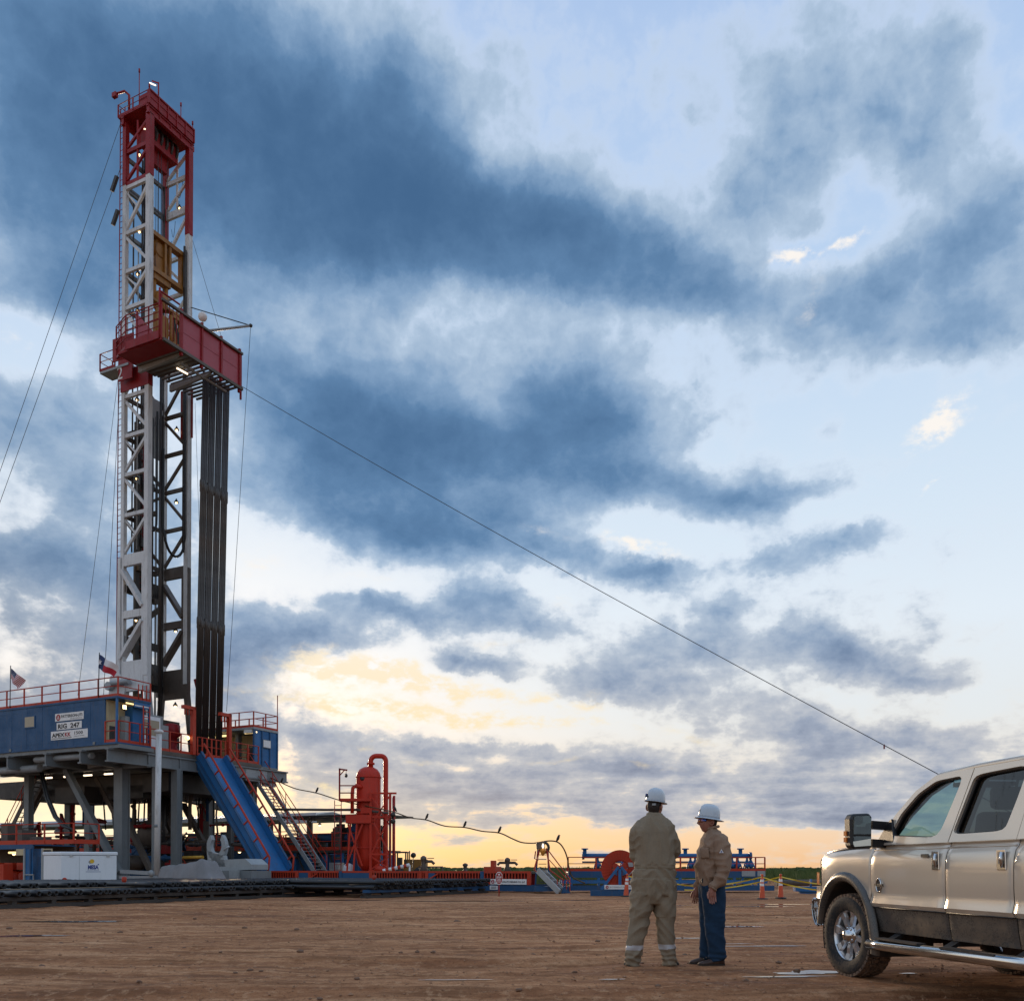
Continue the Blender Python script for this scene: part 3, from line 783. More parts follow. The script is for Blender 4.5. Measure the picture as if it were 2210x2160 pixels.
# lower mast section: plate sides with cut-outs
def plate_side(b, mat, t=.12):
    a0, a1 = MA0 - .18, MA1 + .32
    o = thing_part = None
    m = MB()
    lv = [11.7, 14.2, 16.4, 18.5]
    m.rbox(a0, a0 + .52, b - t, b + t, 11.0, 18.6)                   # front leg plate
    m.prism([W(a1 - .34, b - t, 18.6), W(a1, b - t, 18.6), W(a1 + .12, b - t, 11.2), W(a1 - .34, b - t, 11.2)], BX * (2 * t))
    m.build('lower_leg_plate', mat, mast)
    for z, h in ((18.35, .5), (15.35, .42)):
        m = MB(); m.rbox(a0 + .5, a1 - .32, b - t + .01, b + t - .01, z - h / 2, z + h / 2); m.build('lower_girt', mat, mast)
    m = MB()
    m.bar(W(a1 - .3, b, 17.9), W(a0 + .45, b, 15.7), .2, .42, BX); m.bar(W(a0 + .45, b, 14.9), W(a1 - .2, b, 12.9), .2, .42, BX)
    m.build('lower_brace', mat, mast)
    m = MB(); m.rbox(a0 + .51, a1 - .33, b - t + .012, b + t - .012, 11.0, 12.7); m.build('foot_plate', mat, mast)
    return a0, a1
a0_, a1_ = plate_side(MB0, M['white'])
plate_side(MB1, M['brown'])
m = MB(); m.smooth = False
m.prism([W(a1_ - .1, MB0 - .18, 12.3), W(a1_ + .55, MB0 - .18, 11.9), W(a1_ + .62, MB0 - .18, 10.8), W(a1_ + .1, MB0 - .18, 9.6), W(a1_ - .5, MB0 - .18, 9.9), W(a1_ - .7, MB0 - .18, 11.3)], BX * .34)
m.build('pivot_bracket', M['white'], mast)
m = MB(); m.tube([W(a1_ + .35, MB0 - .5, 11.35), W(a1_ + .35, MB0 + .5, 11.35)], .24, 14); m.tube([W(a1_ + .2, MB0 - .35, 11.5), W(a1_ - 1.2, MB0 - .35, 11.5)], .15, 10)
m.build('raising_pin', M['lgrey'], mast)
for b in (MB0, MB1):
    for a, da in ((MA0 - .02, -.5), (MA1 + .1, .4)):
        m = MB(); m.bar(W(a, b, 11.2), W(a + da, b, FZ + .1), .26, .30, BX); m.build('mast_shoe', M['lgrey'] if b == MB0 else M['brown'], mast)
for z in (11.6, 14.0, 16.9):
    m = MB(); m.bar(W(MA1, MB0, z), W(MA1, MB1, z), .2, .42); m.build('girt', M['dsteel'], mast)
m = MB(); m.bar(W(MA1, MB1, 16.6), W(MA1, MB0, 14.2), .16, .3); m.bar(W(MA1, MB0, 14.0), W(MA1, MB1, 12.0), .16, .3); m.build('brace', M['brown'], mast)
m = MB(); m.rbox(MA1 - .05, MA1 + .05, 39.0, MB1, 11.7, 13.0); m.build('wind_screen', M['dsteel'], mast)
m = MB(); m.rbox(MA1 - .1, MA1 + .02, 38.7, MB1, 16.9, 17.7); m.build('wind_screen', M['dsteel'], mast)
# crown platform
m = MB()
m.rbox(MA0 - .22, MA0 - .14, MB0 - .25, MB1 + .15, 43.72, 44.50)
for k in range(6):
    b = MB0 - .25 + k * (MB1 - MB0 + .4) / 5; m.rbox(MA0 - .27, MA0 - .14, b - .03, b + .03, 43.7, 44.5)
m.rbox(MA0 - .28, MA0 - .16, MB0 - .27, MB1 + .17, 44.44, 44.52); m.rbox(MA0 - .25, MA0 - .2, MB0 - .25, MB1 + .15, 44.08, 44.13)
m.build('crown_panel', M['red'], mast)
m = MB()
for a in (MA0 - .1, MA1):
    m.rbox(a - .06, a + .14, MB0 - .25, MB1 + .13, 43.25, 43.33); m.rbox(a - .06, a + .14, MB0 - .25, MB1 + .13, 43.62, 43.7); m.rbox(a + .0, a + .06, MB0 - .2, MB1 + .3, 43.33, 43.62)
    for k in range(5):
        b = MB0 - .2 + k * (MB1 - MB0 + .25) / 4; m.rbox(a - .05, a + .13, b - .02, b + .02, 43.33, 43.62)
m.build('crown_beam', M['red'], mast)
m = MB(); m.rbox(MA0 - .1, MA1 + .35, MB0 - .25, MB1 + .3, 43.705, 43.76); m.build('crown_deck', M['red'], mast)
m = MB(); m.rbox(MA0 + .5, MA0 + 1.4, MB0 + .4, MB1 - .4, 42.3, 43.2); m.rbox(MA0 + .8, MA0 + 1.1, MB0 + .9, MB1 - .9, 41.5, 42.3); m.build('crown_block', M['red'], mast)
for k in range(5):
    b = MB0 + .8 + k * .38; m = MB(); m.tube([W(MA0 + .95, b, 43.0), W(MA0 + .95, b + .12, 43.0)], .62, 18); m.build('sheave', M['dsteel'], mast)
railing(mast, [W(MA1 + .35, MB1 + .3, 43.76), W(MA1 + .35, MB0 - .25, 43.76), W(MA0 - .1, MB0 - .25, 43.76)], .72, M['red'], 1.0, r=.022)
m = MB(); m.rbox(MA0 + .0, MA0 + .6, MB0 - .22, MB0 - .18, 43.8, 44.4); m.build('louvre_panel', M['red'], mast)
def line_lamp(parent, p, d, mat, L=.5, r=.035):
    d = Vector(d).normalized(); m = MB(); m.tube([Vector(p) - d * L / 2, Vector(p) + d * L / 2], r, 8); m.build('strip_light', mat, parent)
m = MB(); m.tube([W(MA1 - .35, MB0 - .1, 43.8), W(MA1 - .35, MB0 - .1, 44.9), W(MA1 - .1, MB0 - .2, 45.15), W(MA1 + .45, MB0 - .4, 45.05)], [.07, .07, .07, .05], 8)
m.rbox(MA1 + .3, MA1 + .6, MB0 - .5, MB0 - .3, 44.85, 45.1); m.build('hoist_davit', M['red'], mast)
for (a, b, h) in ((MA0 + .75, MB0 - .1, 46.1), (MA0 - .1, MB1 - .75, 45.5), (MA0 - .1, MB1 + .15, 45.05), (MA0 - .18, MB0 - .22, 44.8)):
    m = MB(); m.tube([W(a, b, 43.8), W(a, b, h - .2)], .025, 6); m.tube([W(a, b, h - .2), W(a, b, h)], .05, 8); m.build('beacon_mast', M['red'], mast)
m = MB(); m.tube([W(MA0 - .15, MB0 + .45, 44.4), W(MA0 - .15, MB0 + .45, 45.4)], .04, 6); m.bar(W(MA0 - .15, MB0 + .45, 45.35), W(MA0 + .1, MB0 + .2, 45.4), .05, .05); m.build('lamp_bracket', M['red'], mast)
line_lamp(mast, W(MA0 + .05, MB0 + .22, 45.2), AX * .5 + Vector((0, 0, .35)), M['tube_w'], .55)
line_lamp(mast, W(MA0 + .55, MB0 + .1, 42.75), -AX + Vector((0, 0, -.5)), M['tube_w'], .4)
# lamps along the mast, each with a little hood
lampspots = [(MA0 + .95, MB0 + .1, 41.4), (MA0 + 1.0, MB0 + .1, 34.6), (MA0 + 1.0, MB0 + .1, 32.5), (MA0 + 1.0, MB0 + .1, 27.45), (MA0 + 1.0, MB0 + .1, 23.0), (MA0 + 1.0, MB0 + .1, 15.0),
             (MA0 + .7, MB1 - .05, 40.0), (MA0 + .5, MB1 - .4, 30.2), (MA0 + .9, MB1, 26.9), (MA0 + .9, MB1, 22.6), (MA0 + .9, MB1, 15.0), (MA0 + .9, MB1, 10.6), (MA0 + .9, MB0, 10.35), (MA0 + .9, MB0 + .1, 37.0)]
for (a, b, z) in lampspots:
    m = MB(); m.lathe([(.03, .24), (.06, .16), (.13, .06), (.13, .0)], W(a, b, z), seg=10); l_ = m.build('mast_lamp', M['dsteel'], mast)
    m = MB(); m.lathe([(.001, -.07), (.04, -.055), (.06, 0), (.05, .05)], W(a, b, z), seg=10); m.build('bulb', M['lamp'], l_)
# ladder in red along the back of the near side
m = MB(); ladder(m, W(MA1 + .30, MB0 - .05, 12.5), W(MA1 + .22, MB0 - .05, 44.4), AX, .36, .34, .03); m.build('ladder', M['red'], mast)
m = MB(); ladder(m, W(MA1 - .4, 38.1, FZ + .3), W(MA1 - .4, 38.1, 25.5), BX, .4, .35, .025); m.build('ladder', M['red'], mast)
# drilling lines, hoses and conduits inside the mast
for k in range(10):
    b = 38.05 + (k % 5) * .16 + (.55 if k >= 5 else 0); a = MA0 + .7 + .12 * (k % 3)
    m = MB(); m.tube([W(a, b, 42.6), W(a, b, 37.4)], .016, 5, caps=False); m.build('drilling_line', M['cable'], mast)
for (a, b, r, z0, z1) in ((MA1 - .15, 38.35, .05, 12, 42), (MA1 - .1, 38.55, .07, 9, 42.5), (MA1 - .25, 38.0, .10, 9, 27), (MA1 - .15, 39.95, .06, 9, 41.5), (MA1 + .0, 39.6, .035, 9, 26.5), (MA0 + .95, MB0 + .08, .035, 19, 36), (MA1 - .3, MB0 + .3, .045, 19, 39), (MA0 + .35, MB0 + .6, .09, 17, 26.5), (MA0 + .15, MB1 - .18, .07, 19.5, 37.5)):
    m = MB(); m.tube([W(a, b, z0), W(a, b, z1)], r, 6); m.build('conduit', M['dsteel'] if r > .04 else M['lgrey'], mast)
for k in range(6):
    b = 38.9 + k * .13; m = MB(); m.tube([W(MA0 + 1.2, b, 27.2), W(MA0 + 1.2, b, 9)], .012, 4, caps=False); m.build('drilling_line', M['cable'], mast)
pts = [W(MA0 - .05, MB1 - .28, 30)] + [W(MA0 - .05, MB1 - .28, z) for z in (26, 22, 20.5)]
for i in range(1, 12):
    an = PI * i / 12; pts.append(W(MA0 + .1, 39.33 + .77 * math.cos(an), 20.4 - 1.35 * math.sin(an)))
pts += [W(MA0 + .2, 38.56, z) for z in (20.5, 22, 25)]
m = MB(); m.tube(pts, .075, 8); m.build('kelly_hose', M['black'], mast)
pts = [W(MA0 + .3, 38.2, 27)] + [W(MA0 + .3, 38.2, z) for z in (24, 21)]
for i in range(1, 10):
    an = PI * i / 10; pts.append(W(MA0 + .3, 37.9 + .3 * math.cos(an), 20.8 - .7 * math.sin(an)))
pts += [W(MA0 + .3, 37.6, z) for z in (21, 23)]
m = MB(); m.tube(pts, .06, 8); m.build('hose', M['black'], mast)
for k in range(9):       # festooned cables, loops
    b = 37.75 + .06 * k; z0 = 26.0 - .35 * k; m = MB(); m.tube(catenary(W(MA1 - .5, b, z0), W(MA1 - .2, b + .35, z0 - 1.2), 1.0, 8), .02, 5); m.build('festoon_cable', M['black'], mast)
for k in range(5):
    m = MB(); m.tube(catenary(W(MA0 + .5 + .3 * k, MB1, 41.6 - 1.1 * k), W(MA0 + 1.0 + .2 * k, MB1, 41.2 - 1.1 * k), .7, 8), .014, 4); m.build('festoon_cable', M['cable'], mast)
for (a, b0, b1, z0, z1) in ((MA1 - .35, 37.75, 38.05, 9.5, 26.5), (MA1 - .3, 38.62, 38.78, 9.5, 25.0), (MA1 - .25, 38.95, 39.05, 10, 24.5)):
    m = MB(); m.rbox(a - .08, a + .08, b0, b1, z0, z1); m.build('cable_tray', M['dsteel'], mast)
rq = random.Random(44)
for k in range(26):      # clamps, boxes and fittings on the back of the mast
    b = rq.uniform(37.6, 39.2); z = rq.uniform(10.5, 27.5); w_ = rq.uniform(.08, .2)
    m = MB(); m.rbox(MA1 - .5 - rq.uniform(0, .2), MA1 - .25, b - w_, b + w_, z - w_ * 1.4, z + w_ * 1.4); m.build('fitting', M[rq.choice(['dsteel', 'dsteel', 'brown', 'grey'])], mast)
# service panel behind the racking board, and red gusset plates below it
m = MB(); m.rbox(MA1 - .1, MA1 - .04, 38.55, MB1 - .1, 25.1, 28.6); m.rbox(MA1 - .16, MA1 - .1, 38.5, 38.6, 25.0, 28.7); m.bar(W(MA1 - .14, 38.6, 25.4), W(MA1 - .14, MB1 - .2, 28.2), .1, .12); m.build('back_panel', M['lgrey'], mast)
m = MB(); m.rbox(MA0 - .16, MA1 + .14, MB0 - .17, MB0 - .13, 28.0, 29.2); m.rbox(MA0 - .17, MA0 - .14, MB0 - .15, MB0 + .15, 28.0, 29.2); m.build('gusset_plate', M['red'], mast)
m = MB(); m.rbox(MA0 - .2, MA1 - 1.2, MB1 + .1, MB1 + .2, 26.3, 29.2); m.build('gusset_plate', M['red'], mast)
# wind sock of red metal near the foot
m = MB(); m.tube([W(MA0 - .5, MB1 + .25, 12.1), W(MA0 - .75, MB1 + .45, 10.6)], [.16, .12], 10); m.build('tong_counterweight', M['red'], mast)

# ---- racking board (monkey board)
rb = thing('racking_platform', 'red enclosed racking platform hung on the mast above the pipe stands', 'platform', W(39.6, 38.4, 28.5))
RA0, RA1, RB0, RB1, RZ0, RZ1 = 38.2, 41.4, 34.95, 40.7, 28.62, 30.75
for k in range(3):       # wind wall panels on the outer face
    b0 = 36.35 + k * (RB1 - 36.35) / 3; b1 = 36.35 + (k + 1) * (RB1 - 36.35) / 3
    m = MB(); m.rbox(RA0 - .02, RA0 + .02, b0 + .06, b1 - .06, RZ0 + .12, RZ1 - .05); m.rbox(RA0 - .035, RA0 - .02, b0 + .1, b1 - .1, RZ0 + 1.05, RZ0 + 1.09)
    m.build('wind_panel', paint('wind_panel_red', (.34, .024, .040), .35, var=.15, amt=.15) if k == 0 else bpy.data.materials['wind_panel_red'], rb)
for k in range(4):
    b = 36.35 + k * (RB1 - 36.35) / 3; m = MB(); m.rbox(RA0 - .10, RA0 + .06, b - .06, b + .06, RZ0 - .25, RZ1 + .12); m.build('panel_post', M['red'], rb)
m = MB(); m.rbox(RA0 - .16, RA0 + .0, RB0, RB1 + .18, RZ1 - .17, RZ1 - .05); m.rbox(RA0 - .16, RA0 - .02, RB0 + .1, RB1 + .18, RZ0 - .10, RZ0 + .06); m.build('edge_beam', M['brown'], rb)
m = MB(); m.rbox(RA0 - .05, RA0 + .05, RB0, RB0 + .1, RZ0 - .1, RZ1 + .2); m.rbox(RA0 - .05, RA0 + .05, RB1 + .1, RB1 + .18, RZ0 - .6, RZ1 - .1); m.build('panel_post', M['red'], rb)
m2 = MB()
for k in range(14):      # fingers and grating below
    b = 36.4 + k * .32; m2.rbox(RA0 + .05, MA0 - .3, b - .05, b + .05, RZ0 - .05, RZ0 + .05)
m2.build('finger_board', M['brown'], rb)
m = MB(); m.rbox(RA0 + .02, MA0 - .15, RB0 + .1, 36.2, RZ0 - .02, RZ0 + .06); m.build('basket_floor', M['red'], rb)
m = MB(); m.rbox(RA0 + .02, MA0 - .15, 36.21, 37.6, RZ0 - .02, RZ0 + .06); m.build('deck', M['grey'], rb)
m = MB(); m.prism([W(RA0 + .1, 36.4, RZ0 - .02), W(MA0 - .2, 36.4, RZ0 - .02), W(MA0 - .2, 36.4, RZ0 - .35), W(RA0 + .5, 36.4, RZ0 - .2)], BX * .15)
m.prism([W(RA0 + .1, 38.6, RZ0 - .02), W(MA0 - .2, 38.6, RZ0 - .02), W(MA0 - .2, 38.6, RZ0 - .4), W(RA0 + .5, 38.6, RZ0 - .2)], BX * .15); m.bar(W(RA0 + .6, 36.9, RZ0 - .25), W(RA0 + .6, 40.3, RZ0 - .25), .1, .1); m.build('bracket', M['lgrey'], rb)
line_lamp(rb, W(RA0 + 1.2, 37.6, RZ0 - .2), BX + Vector((0, 0, .05)), M['tube_w'], .75, .05)
# near side: a caged basket with rails and a solid toe
m = MB(); m.rbox(RA0, MA0 - .9, RB0 - .03, RB0 + .03, RZ0 + .0, RZ0 + .42); m.build('toe_panel', M['red'], rb)
m = MB(); m.rbox(MA0 + .75, MA1 - .1, 36.80, 36.86, RZ0 - .2, RZ0 + 2.1); m.build('side_panel', M['red'], rb)
m = MB(); m.rbox(MA0 - .85, MA0 + .75, RB0 + .55, RB0 + .60, RZ0 + .0, RZ0 + 1.25); m.build('side_panel', M['red'], rb)
railing(rb, [W(RA0, RB0, RZ0 + .1), W(MA0 - .9, RB0, RZ0 + .1), W(MA0 + .4, RB0 + .5, RZ0 + .1)], 1.75, M['red'], .8, r=.03)
for z in (.5, .85, 1.25, 1.55):
    m = MB(); m.tube([W(RA0, RB0 - .04, RZ0 + .1 + z), W(MA0 - .9, RB0 - .04, RZ0 + .1 + z), W(MA0 + .4, RB0 + .46, RZ0 + .1 + z)], .022, 5); m.build('rail', M['red'], rb)
m = MB(); m.prism([W(MA0 - .2, RB0 + 1.3, RZ1 - .9), W(MA0 - .2, RB0 + 1.3, RZ1 + .75), W(MA0 - .2, 37.9, RZ1 + .1), W(MA0 - .2, 37.9, RZ1 - .9)], AX * .05); m.build('wind_panel', bpy.data.materials['wind_panel_red'], rb)
m = MB(); m.tube([W(RA0 + .05, RB0, RZ1 + .35), W(RA0 + .05, 36.3, RZ1 + .35)], .05, 6); m.tube([W(RA0 + .05, RB0, RZ0), W(RA0 + .05, RB0, RZ1 + .5)], .055, 6); m.build('corner_post', M['red'], rb)
for k in range(4):
    m = MB(); m.tube([W(RA0, 35.3 + .25 * k, RZ0 + .1), W(RA0, 35.3 + .25 * k, RZ1)], .022, 5); m.build('rail', M['red'], rb)
m = MB(); m.rbox(MA0 + 1.0, 44.9, 36.75, 37.6, RZ0 + .55, RZ0 + .68); m.build('balcony_deck', M['lgrey'], rb)
railing(rb, [W(43.7, 36.75, RZ0 + .68), W(44.9, 36.75, RZ0 + .68), W(44.9, 37.6, RZ0 + .68)], 1.0, M['red'], .9, r=.025)
# emergency escape letters on the solid panel: a flat print
text_obj('2', M['signwhite'], rb, W(43.55, 36.79, RZ0 - .1), -AX, (0, 0, 1), .75, 'lettering', .42)
text_obj('4', M['signwhite'], rb, W(43.2, 36.79, RZ0 + 1.1), -AX, (0, 0, 1), .75, 'lettering', .42)
# tugger boom with its stay and hanging line
bm_ = thing('hoist_boom', 'slim pipe boom with a stay reaching out from the racking platform', 'boom', W(38.3, 39.2, 30.8))
tip = onA(541, 703, 36.7); root_ = W(38.6, 38.6, 30.95)
m = MB(); m.tube([root_, tip], .07, 8); m.build('boom_pipe', M['lgrey'], bm_)
m = MB(); m.tube([W(MA0 - .2, MB1, 33.9), tip], .03, 5); m.build('stay', M['cable'], bm_)
m = MB(); m.tube([tip + Vector((0, 0, -.05)), onA(489, 1535, 38.6)], .014, 5); m.build('hoist_line', M['cable'], bm_)
m = MB(); m.lathe([(.001, -.1), (.10, -.05), (.10, .05), (.001, .1)], tip, BX, 10); m.build('sheave', M['dsteel'], bm_)
lamp_t = thing('floodlight', 'round floodlight on a short post behind the red platform wall', 'light', W(39.2, 39.6, RZ1))
p = onA(438, 684, 39.2)
m = MB(); m.tube([p + Vector((0, 0, -1.2)), p + Vector((0, 0, -.1))], .04, 6); m.build('post', M['lgrey'], lamp_t)
m = MB(); m.lathe([(.001, -.18), (.2, -.14), (.26, .05), (.2, .14), (.001, .16)], p, (0, -.6, -.3), 12); m.build('lamp_head', M['signwhite'], lamp_t)

# ---- top drive and travelling block
td = thing('top_drive', 'dirty yellow top drive and travelling block hanging inside the mast', 'top drive', W(42.5, 39.0, 31.0))
a_ = 42.0
m = MB()
for z in (37.0, 34.95):
    m.rbox(a_ - .2, a_ + .2, 37.5, 40.1, z - .12, z + .12)
m.rbox(a_ - .15, a_ + .15, 37.5, 37.75, 34.9, 37.0); m.rbox(a_ - .15, a_ + .15, 39.85, 40.1, 34.9, 37.0); m.rbox(a_ - .15, a_ + .15, 38.6, 38.75, 35.1, 36.9); m.rbox(a_ - .15, a_ + .15, 38.95, 39.1, 35.1, 36.9)
m.build('block_frame', M['yellow'], td)
m = MB(); m.rbox(a_ + .0, a_ + .4, 38.1, 38.62, 35.0, 36.9); m.lathe([(.4, -.25), (.55, -.1), (.55, .1), (.4, .25)], W(a_ + .2, 38.4, 36.4), AX, 16); m.build('travelling_block', M['yellow'], td)
m = MB(); m.tube([W(a_ + .1, 38.05, 34.9), W(a_ + .1, 38.1, 33.1)], .12, 8); m.tube([W(a_ + .1, 38.95, 34.9), W(a_ + .1, 38.9, 33.1)], .12, 8); m.rbox(a_ - .1, a_ + .3, 37.9, 39.1, 34.5, 34.9); m.build('bail', M['yellow'], td)
m = MB()
m.rbox(a_ - .1, a_ + .4, 38.05, 38.95, 31.3, 32.7); m.tube([W(a_ - .2, 38.0, 31.0), W(a_ - .2, 38.0, 32.9)], .09, 8); m.tube([W(a_ - .2, 39.05, 31.0), W(a_ - .2, 39.05, 32.9)], .09, 8); m.lathe([(.3, 0), (.42, .25), (.42, .8), (.25, 1.0), (.001, 1.05)], W(a_ + .1, 38.5, 33.0), seg=14)
m.build('motor_housing', M['yellow'], td)
m = MB(); m.rbox(a_ - .2, a_ + .2, 39.2, 40.1, 32.9, 33.1); m.rbox(a_ - .2, a_ + .2, 39.2, 40.1, 31.3, 31.5); m.rbox(a_ - .15, a_ + .15, 39.85, 40.1, 30.6, 33.1); m.rbox(a_ - .15, a_ + .15, 39.35, 39.55, 30.9, 33.0); m.rbox(a_ - .2, a_ + .15, 37.5, 40.1, 33.15, 33.3); m.build('guide_frame', M['yellow'], td)
m = MB(); m.lathe([(.16, 0), (.16, .5), (.28, .55), (.28, 1.0), (.12, 1.1)], W(a_ + .1, 38.5, 30.1), seg=12); m.tube([W(a_ - .3, 38.1, 31.1), W(a_ - .3, 38.2, 28.9)], .06, 6); m.tube([W(a_ - .3, 38.9, 31.1), W(a_ - .3, 38.8, 28.9)], .06, 6); m.build('pipe_handler', M['dsteel'], td)
for k in range(6):
    m = MB(); m.tube(catenary(W(a_ - .2, 39.3 + .1 * k, 32.8 - .2 * k), W(a_ + .1, 39.9, 31.0 - .1 * k), .5, 8), .035, 5); m.build('hydraulic_hose', M['black'], td)
m = MB(); m.rbox(MA0 - .05, MA0 + .1, MB1 - .32, MB1 - .2, 31, 37.2); m.build('guide_rail', M['dsteel'], td)
m = MB(); m.tube([W(a_, 38.5, 30.1), W(a_, 38.5, FZ + .4)], .075, 8); m.build('drill_string', M['pipe'], td)

# ---- stands of drill pipe racked in the board
def stand(b, a, k):
    t_ = thing('pipe_stand', 'long dark stand of drill pipe racked upright against the red platform', 'drill pipe', W(a, b, FZ + .05), 'stands of drill pipe racked beside the mast')
    da = -.25; L = RZ0 + .6 - FZ
    def at(z): return W(a + da * (z - FZ) / L, b + .26 * (z - FZ) / L, z)
    m = MB(); zs = [FZ + .05, 14.55, 14.65, 14.95, 15.05, 22.25, 22.35, 22.65, 22.75, RZ0 + .3]
    rs = [.062, .062, .098, .098, .062, .062, .098, .098, .062, .062]
    dz = random.Random(k).uniform(-.12, .12)
    zs = [zs[0]] + [z + dz for z in zs[1:-1]] + [zs[-1]]
    m.tube([at(z) for z in zs], rs, 8); m.build('pipe', M['pipe'], t_)
k = 0
for i in range(16):
    b = 38.58 + .116 * i + .065 * (i // 4)
    stand(b, 39.30, k); k += 1
    if i % 3 == 0: stand(b + .21, 39.50, k); k += 1
# ------------------------------------------------------------------ substructure and drill floor
def stairs(name, label, p0, p1, width, side, mat, railmat, n=None, cat='stairs', group=None, rails=True, tread_mat=None, base=None):
    p0, p1, side = Vector(p0), Vector(p1), Vector(side).normalized()
    t_ = thing(name, label, cat, base or p1, group)
    d = (p1 - p0)
    for s_ in (-1, 1):
        m = MB(); m.bar(p0 + side * (s_ * width / 2), p1 + side * (s_ * width / 2), .06, .26, Vector((0, 0, 1))); m.build('stringer', mat, t_)
    n = n or max(4, int(abs(d.z) / .22))
    dh = Vector((d.x, d.y, 0)).normalized()
    for i in range(1, n):
        c = p0 + d * (i / n); m = MB(); m.obox(c, side * (width / 2 - .03), dh * .11, Vector((0, 0, .018))); m.build('tread', tread_mat or mat, t_)
    if rails:
        for s_ in (-1, 1):
            o = side * (s_ * (width / 2 + .02)); up = Vector((0, 0, 1.0))
            m = MB(); m.tube([p0 + o + up, p1 + o + up], .026, 6); m.tube([p0 + o + up * .55, p1 + o + up * .55], .022, 6); m.build('handrail', railmat, t_)
            k = max(2, int(d.length / 1.6))
            for i in range(k + 1):
                c = p0 + d * (i / k) + o; m = MB(); m.tube([c, c + up], .024, 6); m.build('rail_post', railmat, t_)
    return t_

sub = thing('rig_substructure', 'tall grey steel substructure standing under the drill floor', 'substructure', W(43, 38.7, 0))
for (a, b, w_, z0, z1, mt) in ((40.42, 34.6, .62, 0, 6.3, 'grey'), (38.25, 34.9, .34, 0, 6.3, 'grey'), (38.45, 36.45, .44, 0, 6.3, 'grey'), (42.7, 43.0, .6, 0, 6.4, 'grey'), (40.9, 43.0, .34, 0, 6.4, 'grey'), (39.35, 43.2, .42, 0, 6.4, 'grey'),
                              (48.8, 38.0, .46, 0, 6.3, 'grey'), (53.3, 43.0, .50, 0, 6.0, 'grey'), (47.8, 34.6, .40, 3.2, 6.3, 'grey')):
    m = MB()
    m.rbox(a - w_ / 2, a + w_ / 2, b - w_ * .42, b - w_ * .42 + .05, z0, z1); m.rbox(a - w_ / 2, a + w_ / 2, b + w_ * .42 - .05, b + w_ * .42, z0, z1); m.rbox(a - w_ * .38, a + w_ * .38, b - w_ * .42 + .05, b + w_ * .42 - .05, z0, z1)
    m.rbox(a - w_ * .7, a + w_ * .7, b - w_ * .7, b + w_ * .7, z0 + .12, z0 + .17)
    m.build('column', M[mt], sub)
for (p, q, pb, w_) in (((143, 1660), (258, 1882), 34.2, .30), ((209, 1678), (262, 1780), 36.5, .26), ((276, 1775), (326, 1880), 36.0, .26), ((395, 1735), (462, 1860), 41.0, .26), ((96, 1690), (60, 1760), 36.0, .22), ((340, 1700), (385, 1850), 40, .2)):
    m = MB(); m.bar(onB(*p, pb), onB(*q, pb), w_, w_, BX); m.build('diagonal_brace', M['grey'] if pb < 35 else M['brown'], sub)
m = MB()
for b in (34.5, 36.6, 38.7, 40.8, 42.9):
    m.rbox(38.35, 50, b - .12, b + .12, 6.25, 6.33); m.rbox(38.35, 50, b - .12, b + .12, 6.93, 7.0); m.rbox(38.35, 50, b - .03, b + .03, 6.33, 6.93)
m.build('floor_girder', M['grey'], sub)
for a in (38.45, 40.4, 43.0, 46.0, 49.5):
    m = MB(); m.rbox(a - .14, a + .14, 32.0, 45.2, 6.30, 6.38); m.rbox(a - .14, a + .14, 32.0, 45.2, 6.9, 6.98); m.rbox(a - .04, a + .04, 32.02, 45.18, 6.38, 6.9); m.build('cross_beam', M['grey'], sub)
m = MB(); m.rbox(39, 53, 36.4, 42.8, 5.2, 6.2); m.build('equipment_level', M['dsteel'], sub)
for (a, b, w_, h) in ((45.5, 36.0, 1.2, .9), (47.6, 37, 1.3, .7), (42.3, 37, 1.4, .7)):
    m = MB(); m.rbox(a - w_, a + w_, b - .6, b + .6, 5.6 - h, 5.6); m.build('equipment_box', M['dsteel'], sub)
for (a0, a1, b, r) in ((40.2, 44.5, 32.6, .16), (44.6, 51, 32.9, .20)):
    m = MB(); m.tube([W(a0, b, 6.75 if r < .2 else 6.35), W(a1, b, 6.75 if r < .2 else 6.35)], r, 10); m.build('spreader_pipe', M['lgrey'], sub)
m = MB(); m.rbox(37.9, 51, 32.25, 34.4, 6.98, 7.18); m.build('house_skid', M['grey'], sub)
m = MB(); m.rbox(38.3, 50, 34.42, 42.8, 7.0, 7.2); m.build('floor_deck', M['brown'], sub)
m = MB(); m.prism([W(39.0, 34.0, 6.9), W(42.3, 34.0, 6.9), W(42.3, 34.0, 6.35), W(39.0, 34.0, 6.55)], BX * .16); m.prism([W(44.0, 33.6, 6.9), W(47.6, 33.6, 6.9), W(47.6, 33.6, 6.2), W(44.0, 33.6, 6.5)], BX * .16); m.build('outrigger', M['lgrey'], sub)
m = MB(); m.rbox(37.2, 54, 33.9, 34.6, .0, .45); m.build('base_box', M['grey'], sub)
m = MB(); m.rbox(38.2, 54, 42.6, 43.4, .0, .45); m.build('base_box', M['grey'], sub)
for k in range(4):
    m = MB(); p = W(46.6 - 1.6 * k, 34.9, 6.1); m.tube([p - AX * .3, p + AX * .3], .05, 6); m.build('work_light', M['tube_w'], sub)
